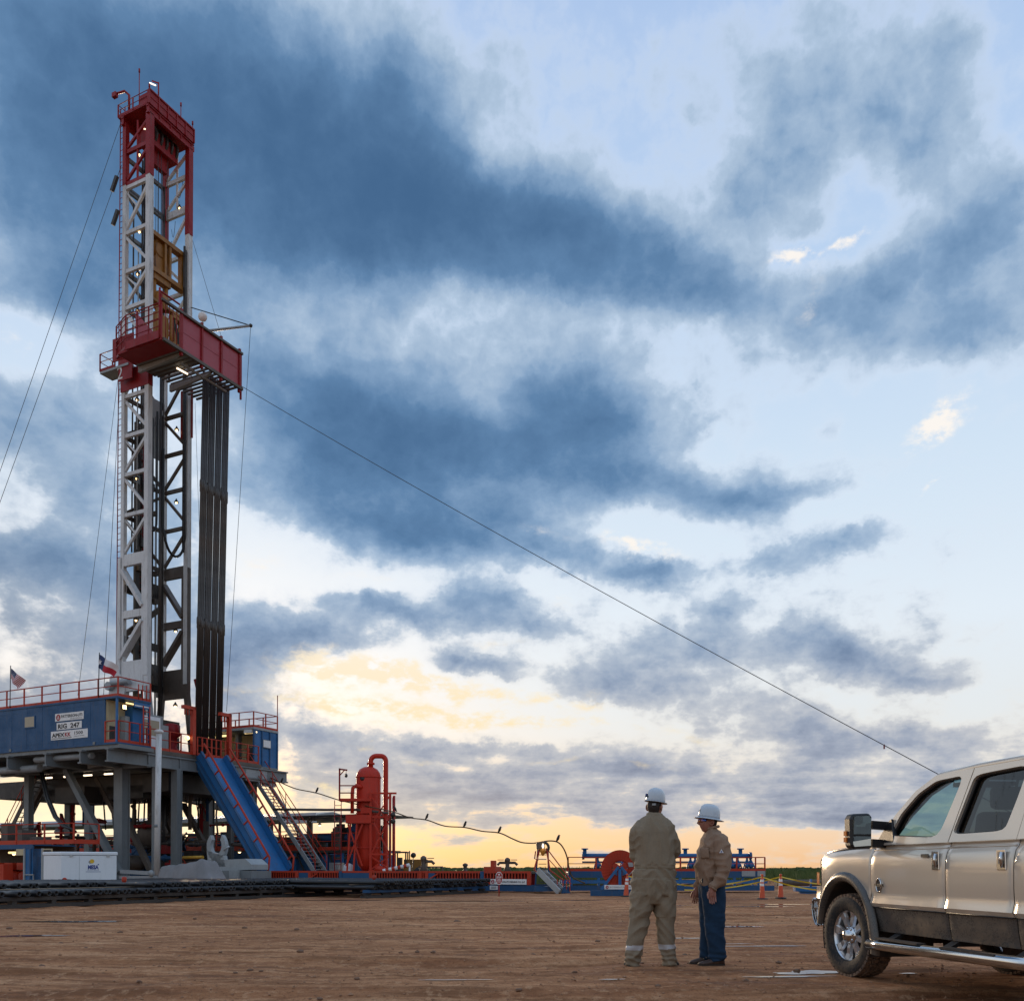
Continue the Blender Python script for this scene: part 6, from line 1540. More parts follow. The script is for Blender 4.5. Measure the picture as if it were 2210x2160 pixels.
def tarpf(u, v):
    a = ta(350) + (ta(472) - ta(350)) * u; b = 31.6 + 1.6 * v
    prof = min(1, .78 + .3 * u) if u < .72 else max(.15, 1 - (u - .72) / .28 * .95)
    edge = min(1, v / .22) if v < .22 else (1 if v < .8 else max(.2, 1 - (v - .8) / .2))
    z = 1.42 * prof * (edge ** .6) + .05 * math.sin(9 * u + 5 * v) * (1 - abs(2 * v - 1)) + (.10 * (1 - abs(2 * ((u * 5.3 + .5 * math.sin(3 * v + 4 * u)) % 1) - 1)) + .05 * math.sin(31 * u - 9 * v)) * max(0, 1 - v / .55)
    return W(a, b - .12 * abs(math.sin(11 * u + 2 * v)) * max(0, 1 - v / .3), max(.02, z))
m = MB(); m.grid(tarpf, 70, 26); m.build('sheet', M['tarp'], tp)
yb_ = thing('yellow_bar', 'yellow steel bar lying across the skid behind the tarpaulin', 'bar', onB(415, 1855, 36))
m = MB(); m.tube([onB(395, 1850, 36), onB(438, 1849, 36)], .08, 8); m.build('bar', paint('yellow_bar_paint', (.5, .28, .02), .5), yb_)
m = MB(); m.bar(onB(478, 1860, 35.6), onB(484, 1843, 35.6), .05, .05); m.build('strut', bpy.data.materials['yellow_bar_paint'], yb_)
# grey frame and drum at the foot of the columns
ft = thing('base_frame', 'grey hinged frame lying at the foot of the big column', 'frame', onB(300, 1885, 33.0))
m = MB(); m.bar(onB(262, 1880, 33), onB(330, 1884, 33), .2, .18); m.bar(onB(262, 1893, 33), onB(335, 1893, 33), .3, .16); m.build('frame', M['lgrey'], ft)
m = MB(); m.lathe([(.001, -.03), (.16, -.03), (.16, .03), (.001, .03)], onB(326, 1884, 32.8), BX, 12); m.build('hinge', M['lgrey'], ft)
m = MB(); m.lathe([(.001, -.5), (.42, -.48), (.45, 0), (.42, .48), (.001, .5)], onB(288, 1862, 37.0), BX, 14); o = center(m.build('drum', M['brown'])); tag(o, 'dull round drum lying behind the big grey column', 'drum')
for k, (px, py) in enumerate(((305, 1850), (320, 1862), (300, 1868))):
    p = onB(px, py, 38); m = MB(); m.lathe([(.25, 0), (.27, .4), (.2, .7), (0, .72)], (p.x, p.y, p.z - .3), seg=10); o = center(m.build('chemical_drum', M['blue2'])); o.location.z = max(0, o.location.z); tag(o, 'blue chemical drum under the drill floor behind the columns', 'drum', 'blue drums under the drill floor')

cm = thing('choke_manifold', 'dark tangle of pipes, valves and boxes under the drill floor', 'pipework', W(44, 40, 0))
rn = random.Random(21)
for k in range(64):
    a, b = rn.uniform(39.2, 53), rn.uniform(36.5, 43.5); z = rn.uniform(.3, 3.9); L = rn.uniform(.8, 2.6)
    d = rn.choice([AX, BX, Vector((0, 0, 1))]); r = rn.uniform(.05, .13); p = W(a, b, z)
    m = MB(); pts = [p, p + d * L, p + d * L + Vector((rn.uniform(-.5, .5), rn.uniform(-.5, .5), rn.uniform(-.6, .6)))]
    m.tube(pts, r, 7); m.lathe([(r, -.06), (r * 1.8, -.05), (r * 1.8, .05), (r, .06)], p + d * L * .5, d, 8); m.build('pipe_run', M[rn.choice(['dsteel', 'brown', 'brown', 'red', 'blue'])], cm)
for k in range(16):
    a, b = rn.uniform(39.5, 52), rn.uniform(38, 43.5); w_ = rn.uniform(.3, .8); h = rn.uniform(.6, 2.3)
    m = MB(); m.rbox(a - w_, a + w_, b - .4, b + .4, .1, h); m.rbox(a - w_ * .6, a + w_ * .6, b - .3, b + .3, h, h + .3); m.build('equipment_box', M[rn.choice(['dsteel', 'brown', 'blue', 'dsteel'])], cm)
for k in range(10):
    a, b = rn.uniform(40, 50), rn.uniform(36.5, 42); m = MB(); z = rn.uniform(1, 3)
    m.lathe([(.22, -.02), (.26, 0), (.22, .02)], W(a, b, z), BX, 12); m.tube([W(a, b, z), W(a, b + .5, z)], .04, 5); m.build('valve_wheel', M['orange'], cm)

for k, (px, py, b) in enumerate(((597, 1757, 46), (517, 1838, 44.5), (420, 1795, 43), (402, 1802, 43), (128, 1796, 44), (300, 1780, 43), (690, 1780, 50), (640, 1770, 50), (742, 1834, 46), (30, 1842, 30.3))):
    p = onB(px, py, b); t_ = thing('work_lamp', 'small warm work lamp burning among the dark equipment round the rig base', 'lamp', p, 'warm work lamps round the rig base')
    m = MB(); m.lathe([(.03, .2), (.06, .14), (.12, .05), (.12, .0)], p, seg=10); m.build('lamp_hood', M['dsteel'], t_)
    m = MB(); m.lathe([(.001, -.08), (.06, -.05), (.09, 0), (.08, .03)], p, seg=10); m.build('bulb', M['lamp'], t_)
# ------------------------------------------------------------------ right-hand yard
# stop sign on a short post
p = onZ(1077, 1934, 0)
ss = thing('stop_sign', 'tall red and white stop paddle on a thin post before the catwalk', 'sign', p)
m = MB(); m.tube([p, p + Vector((0, 0, .98))], .022, 6); m.build('post', M['orange'], ss)
sw, sh, sc_ = .125, .24, p + Vector((0, -.03, .70))
octo = lambda k: [sc_ + Vector((sw * k * x, -.001 * k, sh * k * z)) for x, z in ((-.45, 1), (.45, 1), (1, .6), (1, -.6), (.45, -1), (-.45, -1), (-1, -.6), (-1, .6))]
m = MB(); m.prism(octo(1.0), (0, .012, 0)); m.build('board', M['signwhite'], ss, fixn=True)
m = MB(); m.add([v + Vector((0, -.003, 0)) for v in octo(.88)], [list(range(8))]); m.build('face', M['inkred'], ss)
text_obj('STOP', M['signwhite'], ss, sc_ + Vector((-.085, -.004, .0)), (1, 0, 0), (0, 0, 1), .07, 'lettering', .17, bold=.004)
for k, w_ in enumerate((.06, .08, .07)):
    m = MB(); m.box(sc_.x - w_, sc_.x + w_, sc_.y - .008, sc_.y - .006, sc_.z - .05 - .05 * k, sc_.z - .03 - .05 * k); m.build('print_line', M['signwhite'], ss)
disc(ss, sc_ + Vector((0, -.004, .14)), (1, 0, 0), (0, 0, 1), .035, M['signwhite'], 12, .002)
# cable reel on a blue stand
RX, RY, RZ, RR = (1338 - CX) / F_PX * 37.2, 37.2, 1.06, .735
rl_ = thing('cable_reel', 'big red ribbed cable reel on a blue A-frame stand', 'reel', Vector((RX, RY, 0)))
yax = Vector((.12, 1, 0)).normalized(); xax = Vector((1, -.12, 0)).normalized()
def reel_flange(y, ribs):
    c = Vector((RX, RY, RZ)) + yax * y
    m = MB(); segs = 48
    ring = lambda r, dy: [c + yax * dy + (xax * math.cos(2 * PI * k / segs) + Vector((0, 0, 1)) * math.sin(2 * PI * k / segs)) * r for k in range(segs)]
    prof = [(.30, 0), (.30, -.03)]
    vs = []; fs = []
    rr = [.30, .34, .70, RR, RR, .30]; dd = [0, -.02, -.02, -.03, .05, .05]
    for r, d in zip(rr, dd): vs += ring(r, d)
    for i in range(len(rr) - 1):
        for k in range(segs):
            k2 = (k + 1) % segs; fs.append((i * segs + k, (i + 1) * segs + k, (i + 1) * segs + k2, i * segs + k2))
    m.add(vs, fs); f = m.build('flange', M['orange'], rl_, fixn=True)
    for k in range(30 if ribs else 0):
        an = 2 * PI * k / 30; d_ = xax * math.cos(an) + Vector((0, 0, 1)) * math.sin(an)
        m = MB(); m.bar(c + d_ * .34 - yax * .045, c + d_ * .70 - yax * .045, .045, .07, yax); m.build('rib', M['orange'], f)
    for k in range(3):
        an = 2 * PI * k / 3 + .5; d_ = xax * math.cos(an) + Vector((0, 0, 1)) * math.sin(an)
        m = MB(); m.bar(c + d_ * .05, c + d_ * .32, .2, .05, yax); m.build('spoke', M['orange'], f)
    m = MB(); m.lathe([(.001, -.05), (.11, -.05), (.11, .05), (.001, .05)], c, yax, 16); m.build('hub', M['orange'], f)
reel_flange(-.35, True); reel_flange(.35, False)
m = MB(); m.lathe([(.30, -.33), (.30, .33)], Vector((RX, RY, RZ)), yax, 24); m.build('drum', M['dsteel'], rl_)
m = MB(); m.lathe([(.45, -.3), (.45, .3)], Vector((RX, RY, RZ)), yax, 24); m.build('cable_wrap', M['black'], rl_)
for y in (-.48, .48):
    c = Vector((RX, RY, RZ)) + yax * y
    for s_ in (-1, 1):
        m = MB(); m.bar(c + Vector((0, 0, .08)) + xax * .05 * s_, c + xax * (.72 * s_) + Vector((0, 0, -RZ + .25)), .1, .12, yax); m.build('stand_leg', M['blue2'], rl_)
    m = MB(); m.bar(c, c + Vector((0, 0, -RZ + .2)), .12, .1, yax); m.build('stand_post', M['blue2'], rl_)
    m = MB(); m.bar(c - xax * 1.15 + Vector((0, 0, -RZ + .1)), c + xax * 1.15 + Vector((0, 0, -RZ + .1)), .14, .2); m.build('stand_base', M['blue'], rl_)
c = Vector((RX, RY, RZ)) - yax * .56
m = MB(); m.obox(c + Vector((.08, 0, -RZ + .345)), xax * .68, yax * .012, Vector((0, 0, .085))); sg = m.build('sign', M['signwhite'], rl_)
derrick_logo(sg, c + Vector((-.50, -.014, -RZ + .345)), xax, (0, 0, 1), .06)
text_obj('PATTERSON-UTI DRILLING CO, LLC', M['ink'], sg, c + Vector((-.40, -.014, -RZ + .325)), xax, (0, 0, 1), .05, 'lettering', 1.1)
m = MB(); m.obox(c + Vector((.42, 0, .16)), xax * .09, yax * .01, Vector((-.02, 0, .085))); m.build('tag_plate', M['lgrey'], rl_)
m = MB(); m.tube([c + Vector((.3, 0, -.32)), c + Vector((.62, 0, .05))], .018, 5); m.build('lever', M['lgrey'], rl_)
# blue manifold skid
mf = thing('manifold_skid', 'long blue pipe manifold skid with orange toe boards and flanged stubs', 'manifold', Vector((6.9, 42.6, 0)))
X0, X1, Y0, Y1 = 2.5, 11.3, 42.0, 43.6
for y in (Y0, Y1):
    m = MB(); m.box(X0, X1, y - .03, y + .03, .95, 1.06); m.build('toe_board', M['orange'], mf)
    m = MB(); m.box(X0, X1, y - .06, y + .06, .66, .945); m.build('deck_beam', M['blue'], mf)
    m = MB(); m.box(X0 - .3, X1 + (.1 if y == Y0 else -.4), y - .07, y + .07, .40, .55); m.build('middle_beam', M['blue2'], mf)
    m = MB(); m.box(X0 + .1, X1 + .4, y - .09, y + .09, .08, .30); m.build('skid_beam', M['blue'], mf)
m = MB(); m.box(X0, X1, Y0 + .06, Y1 - .06, .88, .93); m.build('deck', M['dsteel'], mf)
for k in range(8):
    x = X0 + .15 + k * (X1 - X0 - .3) / 7
    m = MB(); m.box(x - .06, x + .06, Y0 - .05, Y0 + .05, .30, .66); m.build('skid_post', M['blue2'], mf)
    if k < 7:
        m = MB(); m.bar((x, Y0, .32), (x + .9, Y0, .42), .04, .05); m.build('skid_brace', M['dsteel'], mf)
m = MB(); m.tube([(X0 + .75, Y0 + .5, 1.64), (X1 - .55, Y0 + .5, 1.64)], .105, 12); m.build('header_pipe', M['blue2'], mf)
m = MB(); m.tube([(X0 + .7, Y0 + .9, 1.36), (X1 - .6, Y0 + .9, 1.36)], .04, 8); m.build('lower_pipe', M['blue'], mf)
for x in (X0 + .72, X1 - .52):
    m = MB(); m.lathe([(.1, -.05), (.17, -.05), (.17, .05), (.1, .05)], (x, Y0 + .5, 1.64), (1, 0, 0), 14); m.build('flange', M['blue'], mf)
for px in (1262, 1479, 1598):
    x = (px - CX) / F_PX * 42.5
    m = MB(); m.lathe([(.085, 0), (.085, .2), (.16, .21), (.16, .26), (0, .26)], (x, Y0 + .5, 1.72), seg=14); m.build('stub', M['blue2'], mf)
for px in (1290, 1320, 1345, 1490, 1500, 1580, 1592, 1612, 1620):
    x = (px - CX) / F_PX * 42.5
    m = MB(); m.lathe([(.05, 0), (.05, .12), (.10, .14), (.10, .30), (.05, .32), (.05, .6)], (x, Y0 + .5, .98), seg=10); v_ = m.build('valve', M['blue'], mf)
    m = MB(); m.lathe([(.001, -.01), (.12, -.01), (.12, .01), (.001, .01)], (x, Y0 + .32, 1.22), (.3, -1, .2), 12); m.build('hand_wheel', M['blue2'], v_)
    for s_ in (-1, 1):
        m = MB(); m.tube([(x, Y0 + .5, 1.5), (x + .14 * s_, Y0 + .45, 1.2), (x + .2 * s_, Y0 + .45, .96)], .03, 6); m.build('branch_pipe', M['blue2'], mf)
railing(mf, [(X0, Y0, .95), (X1, Y0, .95), (X1, Y1, .95)], .62, M['orange'], 1.25, toe=0, r=.022)
m = MB(); m.box(10.25, 10.85, Y0 - .08, Y0 - .04, .72, .96); m.build('label_plate', M['lgrey'], mf)
m = MB(); m.box(10.95, 11.3, Y0 - .08, Y0 - .04, .72, .96); m.build('label_plate', M['lgrey'], mf)
for x in (10.3, 10.75, 11.0, 11.25):
    m = MB(); m.box(x - .04, x + .04, Y0 - .02, Y0 + .06, .3, .7); m.build('skid_post', M['blue2'], mf)
# cones with yellow tape
ctape = plain('barrier_tape', (.62, .42, .02), .5)
corange = paint('cone_orange', (.62, .085, .025), .5, var=.15, amt=.2)
def cone(px, py, label, lean=0.0):
    p = onZ(px, py, 0); t_ = thing('delineator_cone', label, 'cone', p, 'orange delineator cones with yellow tape')
    ax = Vector((lean, 0, 1)).normalized()
    m = MB(); m.lathe([(.21, 0), (.21, .03), (.09, .05)], p, seg=8); m.build('base', M['black'], t_)
    m = MB(); m.lathe([(.10, .04), (.075, .35), (.055, .72), (.05, .74), (.03, .75), (.03, .80), (.045, .82), (.045, .87), (0, .88)], p, ax, 14); m.build('body', corange, t_)
    for z in (.46, .60):
        r = .0835 - .033 * (z - .2) / .5
        m = MB(); m.lathe([(.0705 - .052 * (z - .35) * .9 + .004, z), (.0705 - .052 * (z + .09 - .35) * .9 + .004, z + .09)], p, ax, 14); m.build('white_band', M['signwhite'], t_)
    return p + ax * .78
t1 = cone(1351, 1934, 'leaning orange cone with white bands beside the red reel', .06)
t2 = cone(1645, 1940, 'orange cone with white bands standing nearer the man in jeans')
t3 = cone(1685, 1938, 'orange cone with white bands standing nearer the pickup bumper')
def tape(p, q, sag, label, w_=.05):
    pts = catenary(p, q, sag, 16); m = MB(); vs = []; rn = random.Random(int(abs(p[0]) * 100))
    for i, c in enumerate(pts):
        tw = .6 * math.sin(i * .8 + rn.random()); d = Vector((0, math.sin(tw), math.cos(tw))) * w_ / 2; vs += [c - d, c + d]
    m.add(vs, [(2 * i, 2 * i + 2, 2 * i + 3, 2 * i + 1) for i in range(len(pts) - 1)]); o = center(m.build('barrier_tape', ctape)); tag(o, label, 'tape')
tape(t1, Vector((7.0, 35.4, .38)), .02, 'yellow tape running from the leaning cone behind the men')
tape(Vector((6.6, 36, .42)), t2, .12, 'yellow tape rising from behind the men to the first upright cone')
tape(Vector((6.6, 36, .25)), t3, .14, 'yellow tape rising low from behind the men to the second upright cone')
tape(t2, Vector((10.9, 32.0, .30)), .10, 'yellow tape falling from the first upright cone towards the pickup')
tape(t3, Vector((12.3, 35.0, .45)), .08, 'yellow tape falling from the second upright cone behind the pickup')
m = MB(); bp = onY(1750, 1908, 40); m.box(bp.x - .7, bp.x + .8, 39.8, 40.2, .1, .3); m.tube([(bp.x, 40, .3), (bp.x, 40, .62)], .04, 6); m.box(bp.x - .5, bp.x + .6, 39.9, 40.1, 0, .1); o = center(m.build('pipe_stand', M['blue2'])); tag(o, 'small blue steel stand on the ground behind the pickup bumper', 'stand')
m = MB(); m.tube([(12.5, 44.5, .38), (19, 46, .42)], .16, 10); o = center(m.build('casing_pipe', M['brown'])); tag(o, 'brown pipe lying along the earth bank behind the pickup', 'pipe')
# loader parked far behind the catwalk
LX, LY = (868 - CX) / F_PX * 72, 72
ld = thing('wheel_loader', 'yellow loader with dark cab parked far behind the catwalk', 'loader', Vector((LX, LY, 0)))
m = MB(); m.box(LX + .2, LX + 1.9, LY - .7, LY + .7, .9, 1.75); m.box(LX - .6, LX + .2, LY - .8, LY + .8, .7, 1.2); m.build('body', M['yellow'], ld)
for (x, y) in ((-.45, -.7), (.35, -.7), (-.45, .7), (.35, .7)):
    m = MB(); m.bar((LX + x, LY + y, 1.2), (LX + x, LY + y, 2.25), .1, .1); m.build('cab_post', M['dsteel'], ld)
m = MB(); m.box(LX - .55, LX + .45, LY - .8, LY + .8, 2.25, 2.35); m.build('cab_roof', M['dsteel'], ld)
m = MB(); m.box(LX - .3, LX + .0, LY - .3, LY + .3, 1.2, 1.9); m.build('seat', M['dsteel'], ld)
for (x, y) in ((-.3, -.9), (1.5, -.9), (-.3, .9), (1.5, .9)):
    m = MB(); m.lathe([(.3, -.2), (.55, -.2), (.6, -.1), (.6, .1), (.55, .2), (.3, .2)], (LX + x, LY + y, .6), (0, 1, 0), 18); m.build('wheel', M['black'], ld)
m = MB(); m.bar((LX - .5, LY, 1.2), (LX - 1.6, LY, .7), .2, .2); m.prism([(LX - 2.1, LY - 1, .2), (LX - 1.6, LY - 1, .2), (LX - 1.5, LY - 1, .9)], (0, 2, 0)); m.build('bucket', M['yellow'], ld)
m = MB(); m.tube([(LX + .62, LY - .5, 1.75), (LX + .62, LY - .5, 2.4)], .05, 6); m.build('exhaust', M['dsteel'], ld)
# striped barrier pole
bs, be = onY(826, 1879, 50), onY(884, 1866, 50)
br_ = thing('striped_barrier', 'red and white striped barrier pole tilted above the catwalk', 'barrier', Vector((bs.x, bs.y, 0)))
for k in range(9):
    m = MB(); m.tube([bs.lerp(be, k / 9), bs.lerp(be, (k + 1) / 9)], .10, 8); m.build('stripe', M['orange'] if k % 2 else M['signwhite'], br_)
m = MB(); m.tube([be, Vector((be.x, be.y, 0))], .05, 6); m.build('post', M['signwhite'], br_)
m = MB(); m.tube([bs, Vector((bs.x, bs.y, 0))], .05, 6); m.build('post', M['signwhite'], br_)
# wellhead valve trees that rise above the catwalk
def tree_valve(px, y0, Y, label, arms):
    p = onY(px, y0, Y); t_ = thing('valve_tree', label, 'valve', Vector((p.x, p.y, 0)))
    m = MB(); m.lathe([(.14, 0), (.14, p.z * .5), (.22, p.z * .55), (.12, p.z * .7), (.12, p.z * .85), (.17, p.z * .88), (.17, p.z * .95), (.05, p.z)], (p.x, p.y, 0), seg=12); m.build('stem', M['brown'], t_)
    for s_ in arms:
        m = MB(); m.tube([(p.x, p.y, p.z * .82), (p.x + .45 * s_, p.y, p.z * .82), (p.x + .6 * s_, p.y, p.z * .74)], .08, 8); m.lathe([(.001, -.02), (.2, -.02), (.2, .02), (.001, .02)], (p.x + .4 * s_, p.y, p.z * .92), (0, 0, 1), 10); m.build('arm', M['brown'], t_)
tree_valve(914, 1846, 52, 'brown valve tree standing behind the catwalk next to the barrier', (1,))
tree_valve(1095, 1850, 56, 'brown valve tree with two arms far behind the catwalk end', (-1, 1))
tree_valve(1004, 1862, 60, 'slim brown valve post far behind the middle of the catwalk', ())
m = MB(); p = onY(905, 1866, 54); q = onY(955, 1867, 54); m.tube([Vector((p.x, 54, 0)), Vector((p.x, 54, 1.15)), Vector((q.x, 54, 1.15)), Vector((q.x, 54, 0))], .06, 7); o = center(m.build('pipe_gantry', M['brown'])); tag(o, 'low brown pipe frame behind the catwalk', 'frame')
o_ = thing('work_lamp', 'round dark work lamp on a thin pole beyond the loader', 'lamp', onY(890, 1880, 60))
pl = onY(892, 1845, 60)
m = MB(); m.tube([Vector((pl.x - .1, 60, 0)), pl], .03, 5); m.build('pole', M['dsteel'], o_)
m = MB(); m.lathe([(.001, -.1), (.17, -.08), (.17, .06), (.001, .1)], pl, (.3, -1, 0), 12); m.build('lamp_head', M['dsteel'], o_)
# ------------------------------------------------------------------ people
from mathutils import noise as mnoise
def loft(m, rings, seg=24, power=2.3):
    """closed body of stacked superellipse rings: (cx, cy, z, rx, ry)"""
    vs = []; n = len(rings); old = m.smooth; m.smooth = True
    for (cx, cy, z, rx, ry) in rings:
        for k in range(seg):
            t = 2 * PI * k / seg; c, s = math.cos(t), math.sin(t)
            vs.append(Vector((cx + rx * math.copysign(abs(c) ** (2 / power), c), cy + ry * math.copysign(abs(s) ** (2 / power), s), z)))
    fs = [(i * seg + k, i * seg + (k + 1) % seg, (i + 1) * seg + (k + 1) % seg, (i + 1) * seg + k) for i in range(n - 1) for k in range(seg)]
    fs += [list(range(seg))[::-1], [(n - 1) * seg + k for k in range(seg)]]
    m.add(vs, fs); m.smooth = old
def smooth_path(pts, rs, n=5):
    """Catmull-Rom through joints, radius eased along"""
    P = [Vector(p) for p in pts]; out = []; ro = []
    for i in range(len(P) - 1):
        p0, p1, p2, p3 = P[max(i - 1, 0)], P[i], P[i + 1], P[min(i + 2, len(P) - 1)]
        for j in range(n):
            t = j / n
            out.append(.5 * ((2 * p1) + (-p0 + p2) * t + (2 * p0 - 5 * p1 + 4 * p2 - p3) * t * t + (-p0 + 3 * p1 - 3 * p2 + p3) * t ** 3))
            ro.append(rs[i] * (1 - t) + rs[i + 1] * t)
    out.append(P[-1]); ro.append(rs[-1])
    return out, ro
def limb(m, pts, rs, seg=14, n=5):
    p, r = smooth_path(pts, rs, n); m.tube(p, r, seg)
def fuse(m, name, mats, parent, voxel=.010, disp=None, matfn=None, smooth_it=4):
    """one continuous surface out of overlapping closed shapes"""
    o = m.build(name, mats[0]); md = o.modifiers.new('r', 'REMESH'); md.mode = 'VOXEL'; md.voxel_size = voxel
    s_ = o.modifiers.new('s', 'SMOOTH'); s_.iterations = smooth_it; s_.factor = .6
    dg = bpy.context.evaluated_depsgraph_get(); dg.update()
    me = bpy.data.meshes.new_from_object(o.evaluated_get(dg))
    bpy.data.objects.remove(o)
    if disp:
        nrm = [v.normal.copy() for v in me.vertices]
        for v, n_ in zip(me.vertices, nrm): v.co += n_ * disp(v.co, n_)
    me.materials.clear()
    for k in mats: me.materials.append(k)
    for p in me.polygons:
        p.use_smooth = True
        if matfn: p.material_index = matfn(p.center)
    me.name = name
    r = bpy.data.objects.new(name, me); col.objects.link(r); r.parent = parent
    return r
def ridge(v):
    """sharp-crested folds"""
    return 1 - 2.6 * abs(mnoise.noise(v))
def cloth(name, rgb, scale=120, rough=.85, var=.18):
    t = NT(name); p = t.coord()
    n1 = t.noise(p, 5, 5, .6); n2 = t.noise(p, scale, 2, .5)
    c = t.mix(n1, tuple(x * (1 - var) for x in rgb), tuple(min(1, x * (1 + var)) for x in rgb))
    c = t.mix(t.rng(n2, .35, .65, 0, .25), c, tuple(x * .6 for x in rgb))
    t.base(c, rough, 0, .15)
    t.bump(t.math('ADD', t.math('MULTIPLY', n2, .25), t.noise(t.coord((1, 1, .5)), 22, 5)), .55, .016)
    return t.m
def skinmat(name, rgb):
    t = NT(name); n = t.noise(t.coord(), 30, 4)
    t.base(t.mix(n, tuple(x * .82 for x in rgb), tuple(x * 1.15 for x in rgb)), .5, 0, .35)
    t.b.inputs['Subsurface Weight'].default_value = .08; t.b.inputs['Subsurface Radius'].default_value = (.02, .008, .004)
    return t.m
KH = cloth('khaki_coverall', (.250, .198, .138))
TAN = cloth('tan_shirt', (.295, .195, .135))
DENIM = cloth('blue_denim', (.020, .046, .088), 160, .9, .35)
SILVER = plain('reflective_band', (.46, .45, .46), .45)
BOOT = paint('brown_boot_leather', (.055, .030, .022), .6, var=.4, amt=.4, grime=(.16, .10, .065))
BOOTB = paint('black_boot_leather', (.018, .017, .017), .55, var=.4, amt=.4, grime=(.16, .10, .065))
SOLE = plain('boot_sole', (.03, .024, .02), .8)
SKIN = skinmat('weathered_skin', (.34, .150, .110))
SKIN2 = skinmat('tanned_skin', (.36, .175, .125))
HAIR = plain('dark_hair', (.018, .011, .008), .7)
HATW = plain('hard_hat_white', (.50, .55, .60), .32)
HATU = plain('hat_lining', (.10, .09, .07), .7)
LENS = NT('mirror_lens'); LENS.base(LENS.ramp(LENS.noise(LENS.coord((4, 4, 18)), 1.6, 2), [(.35, (.02, .03, .10)), (.5, (.03, .12, .50)), (.62, (.55, .25, .05))]), .08, .9); LENS = LENS.m

def head(parent, c, fwd, up=(0, 0, 1), s=1.0, skin=None, hair=True, jaw=1.0):
    """head with brow, nose, lips, chin and ears, c = centre of the skull"""
    f = Vector(fwd).normalized(); u = (Vector(up) - f * Vector(up).dot(f)).normalized(); r = f.cross(u)
    c = Vector(c)
    bm = bmesh.new(); bmesh.ops.create_uvsphere(bm, u_segments=40, v_segments=28, radius=1)
    for v in bm.verts:
        x, y, z = v.co            # x right, y forward, z up on the unit sphere
        X, Y, Z = x * .076, y * .096, z * .120
        if z < 0:                 # towards the jaw: narrower, chin forward
            k = -z
            X *= 1 - .26 * k ** 1.5 / jaw
            Y = Y * (1 - .18 * k) + (.016 * k if y > 0 else .02 * k)
        g = lambda a, b, sa, sb: math.exp(-((x - a) / sa) ** 2 - ((z - b) / sb) ** 2)
        if y > 0:
            Y += .026 * g(0, -.12, .13, .15) + .014 * g(0, .06, .11, .2)        # nose
            Y += .008 * g(0, .26, .55, .09)                                     # brow
            Y -= .012 * (g(.38, .10, .20, .11) + g(-.38, .10, .20, .11))        # eye sockets
            Y += .007 * g(0, -.42, .30, .07) - .006 * g(0, -.49, .32, .03) + .007 * g(0, -.56, .26, .06)  # lips
            Y += .010 * g(0, -.80, .30, .14)                                    # chin
            Y += .004 * (g(.55, -.2, .2, .2) + g(-.55, -.2, .2, .2))            # cheeks
        v.co = c + (r * X + f * Y + u * Z) * s
    me = bpy.data.meshes.new('head'); 
    hm = bm.copy()
    bm.to_mesh(me); bm.free()
    for p in me.polygons: p.use_smooth = True
    me.materials.append(skin); o = bpy.data.objects.new('head', me); col.objects.link(o); o.parent = parent
    for s_ in (-1, 1):            # ears
        m = MB()
        e = c + (r * (.079 * s_) - f * .006 - u * .004) * s
        pts = [e + (f * .022 * math.cos(a) * .8 + u * .033 * math.sin(a) + r * s_ * (.006 - .010 * math.cos(a))) * s for a in [2 * PI * k / 14 for k in range(14)]]
        m.tube(pts, .008 * s, 6, closed=True); m.tube([e - u * .02 * s, e + r * s_ * .004 * s, e + u * .02 * s], [.012 * s, .016 * s, .012 * s], 6)
        m.build('ear', skin, o)
    return o, (f, u, r)
def hair_shell(parent, c, f, u, r, s, zmin_back=-.55, front=.30, k=1.05):
    bm = bmesh.new(); bmesh.ops.create_uvsphere(bm, u_segments=36, v_segments=24, radius=1)
    kill = []
    for v in bm.verts:
        x, y, z = v.co
        side = .05 - .45 * max(0, -y)
        lim = zmin_back if y < -.25 else (side if abs(x) > .5 else .55)
        if y > front: lim = .62
        v.tag = z < lim
        X, Y, Z = x * .076, y * .096, z * .120
        if z < 0: X *= 1 - .20 * (-z) ** 1.5; Y += .02 * (-z)
        n_ = 1 + .03 * mnoise.noise(v.co * 9)
        v.co = Vector(c) + (r * X + f * Y + u * Z) * s * k * n_
    bmesh.ops.delete(bm, geom=[v for v in bm.verts if v.tag], context='VERTS')
    me = bpy.data.meshes.new('hair'); bm.to_mesh(me); bm.free()
    for p in me.polygons: p.use_smooth = True
    me.materials.append(HAIR); o = bpy.data.objects.new('hair', me); col.objects.link(o); o.parent = parent
    md = o.modifiers.new('t', 'SOLIDIFY'); md.thickness = .006
    return o
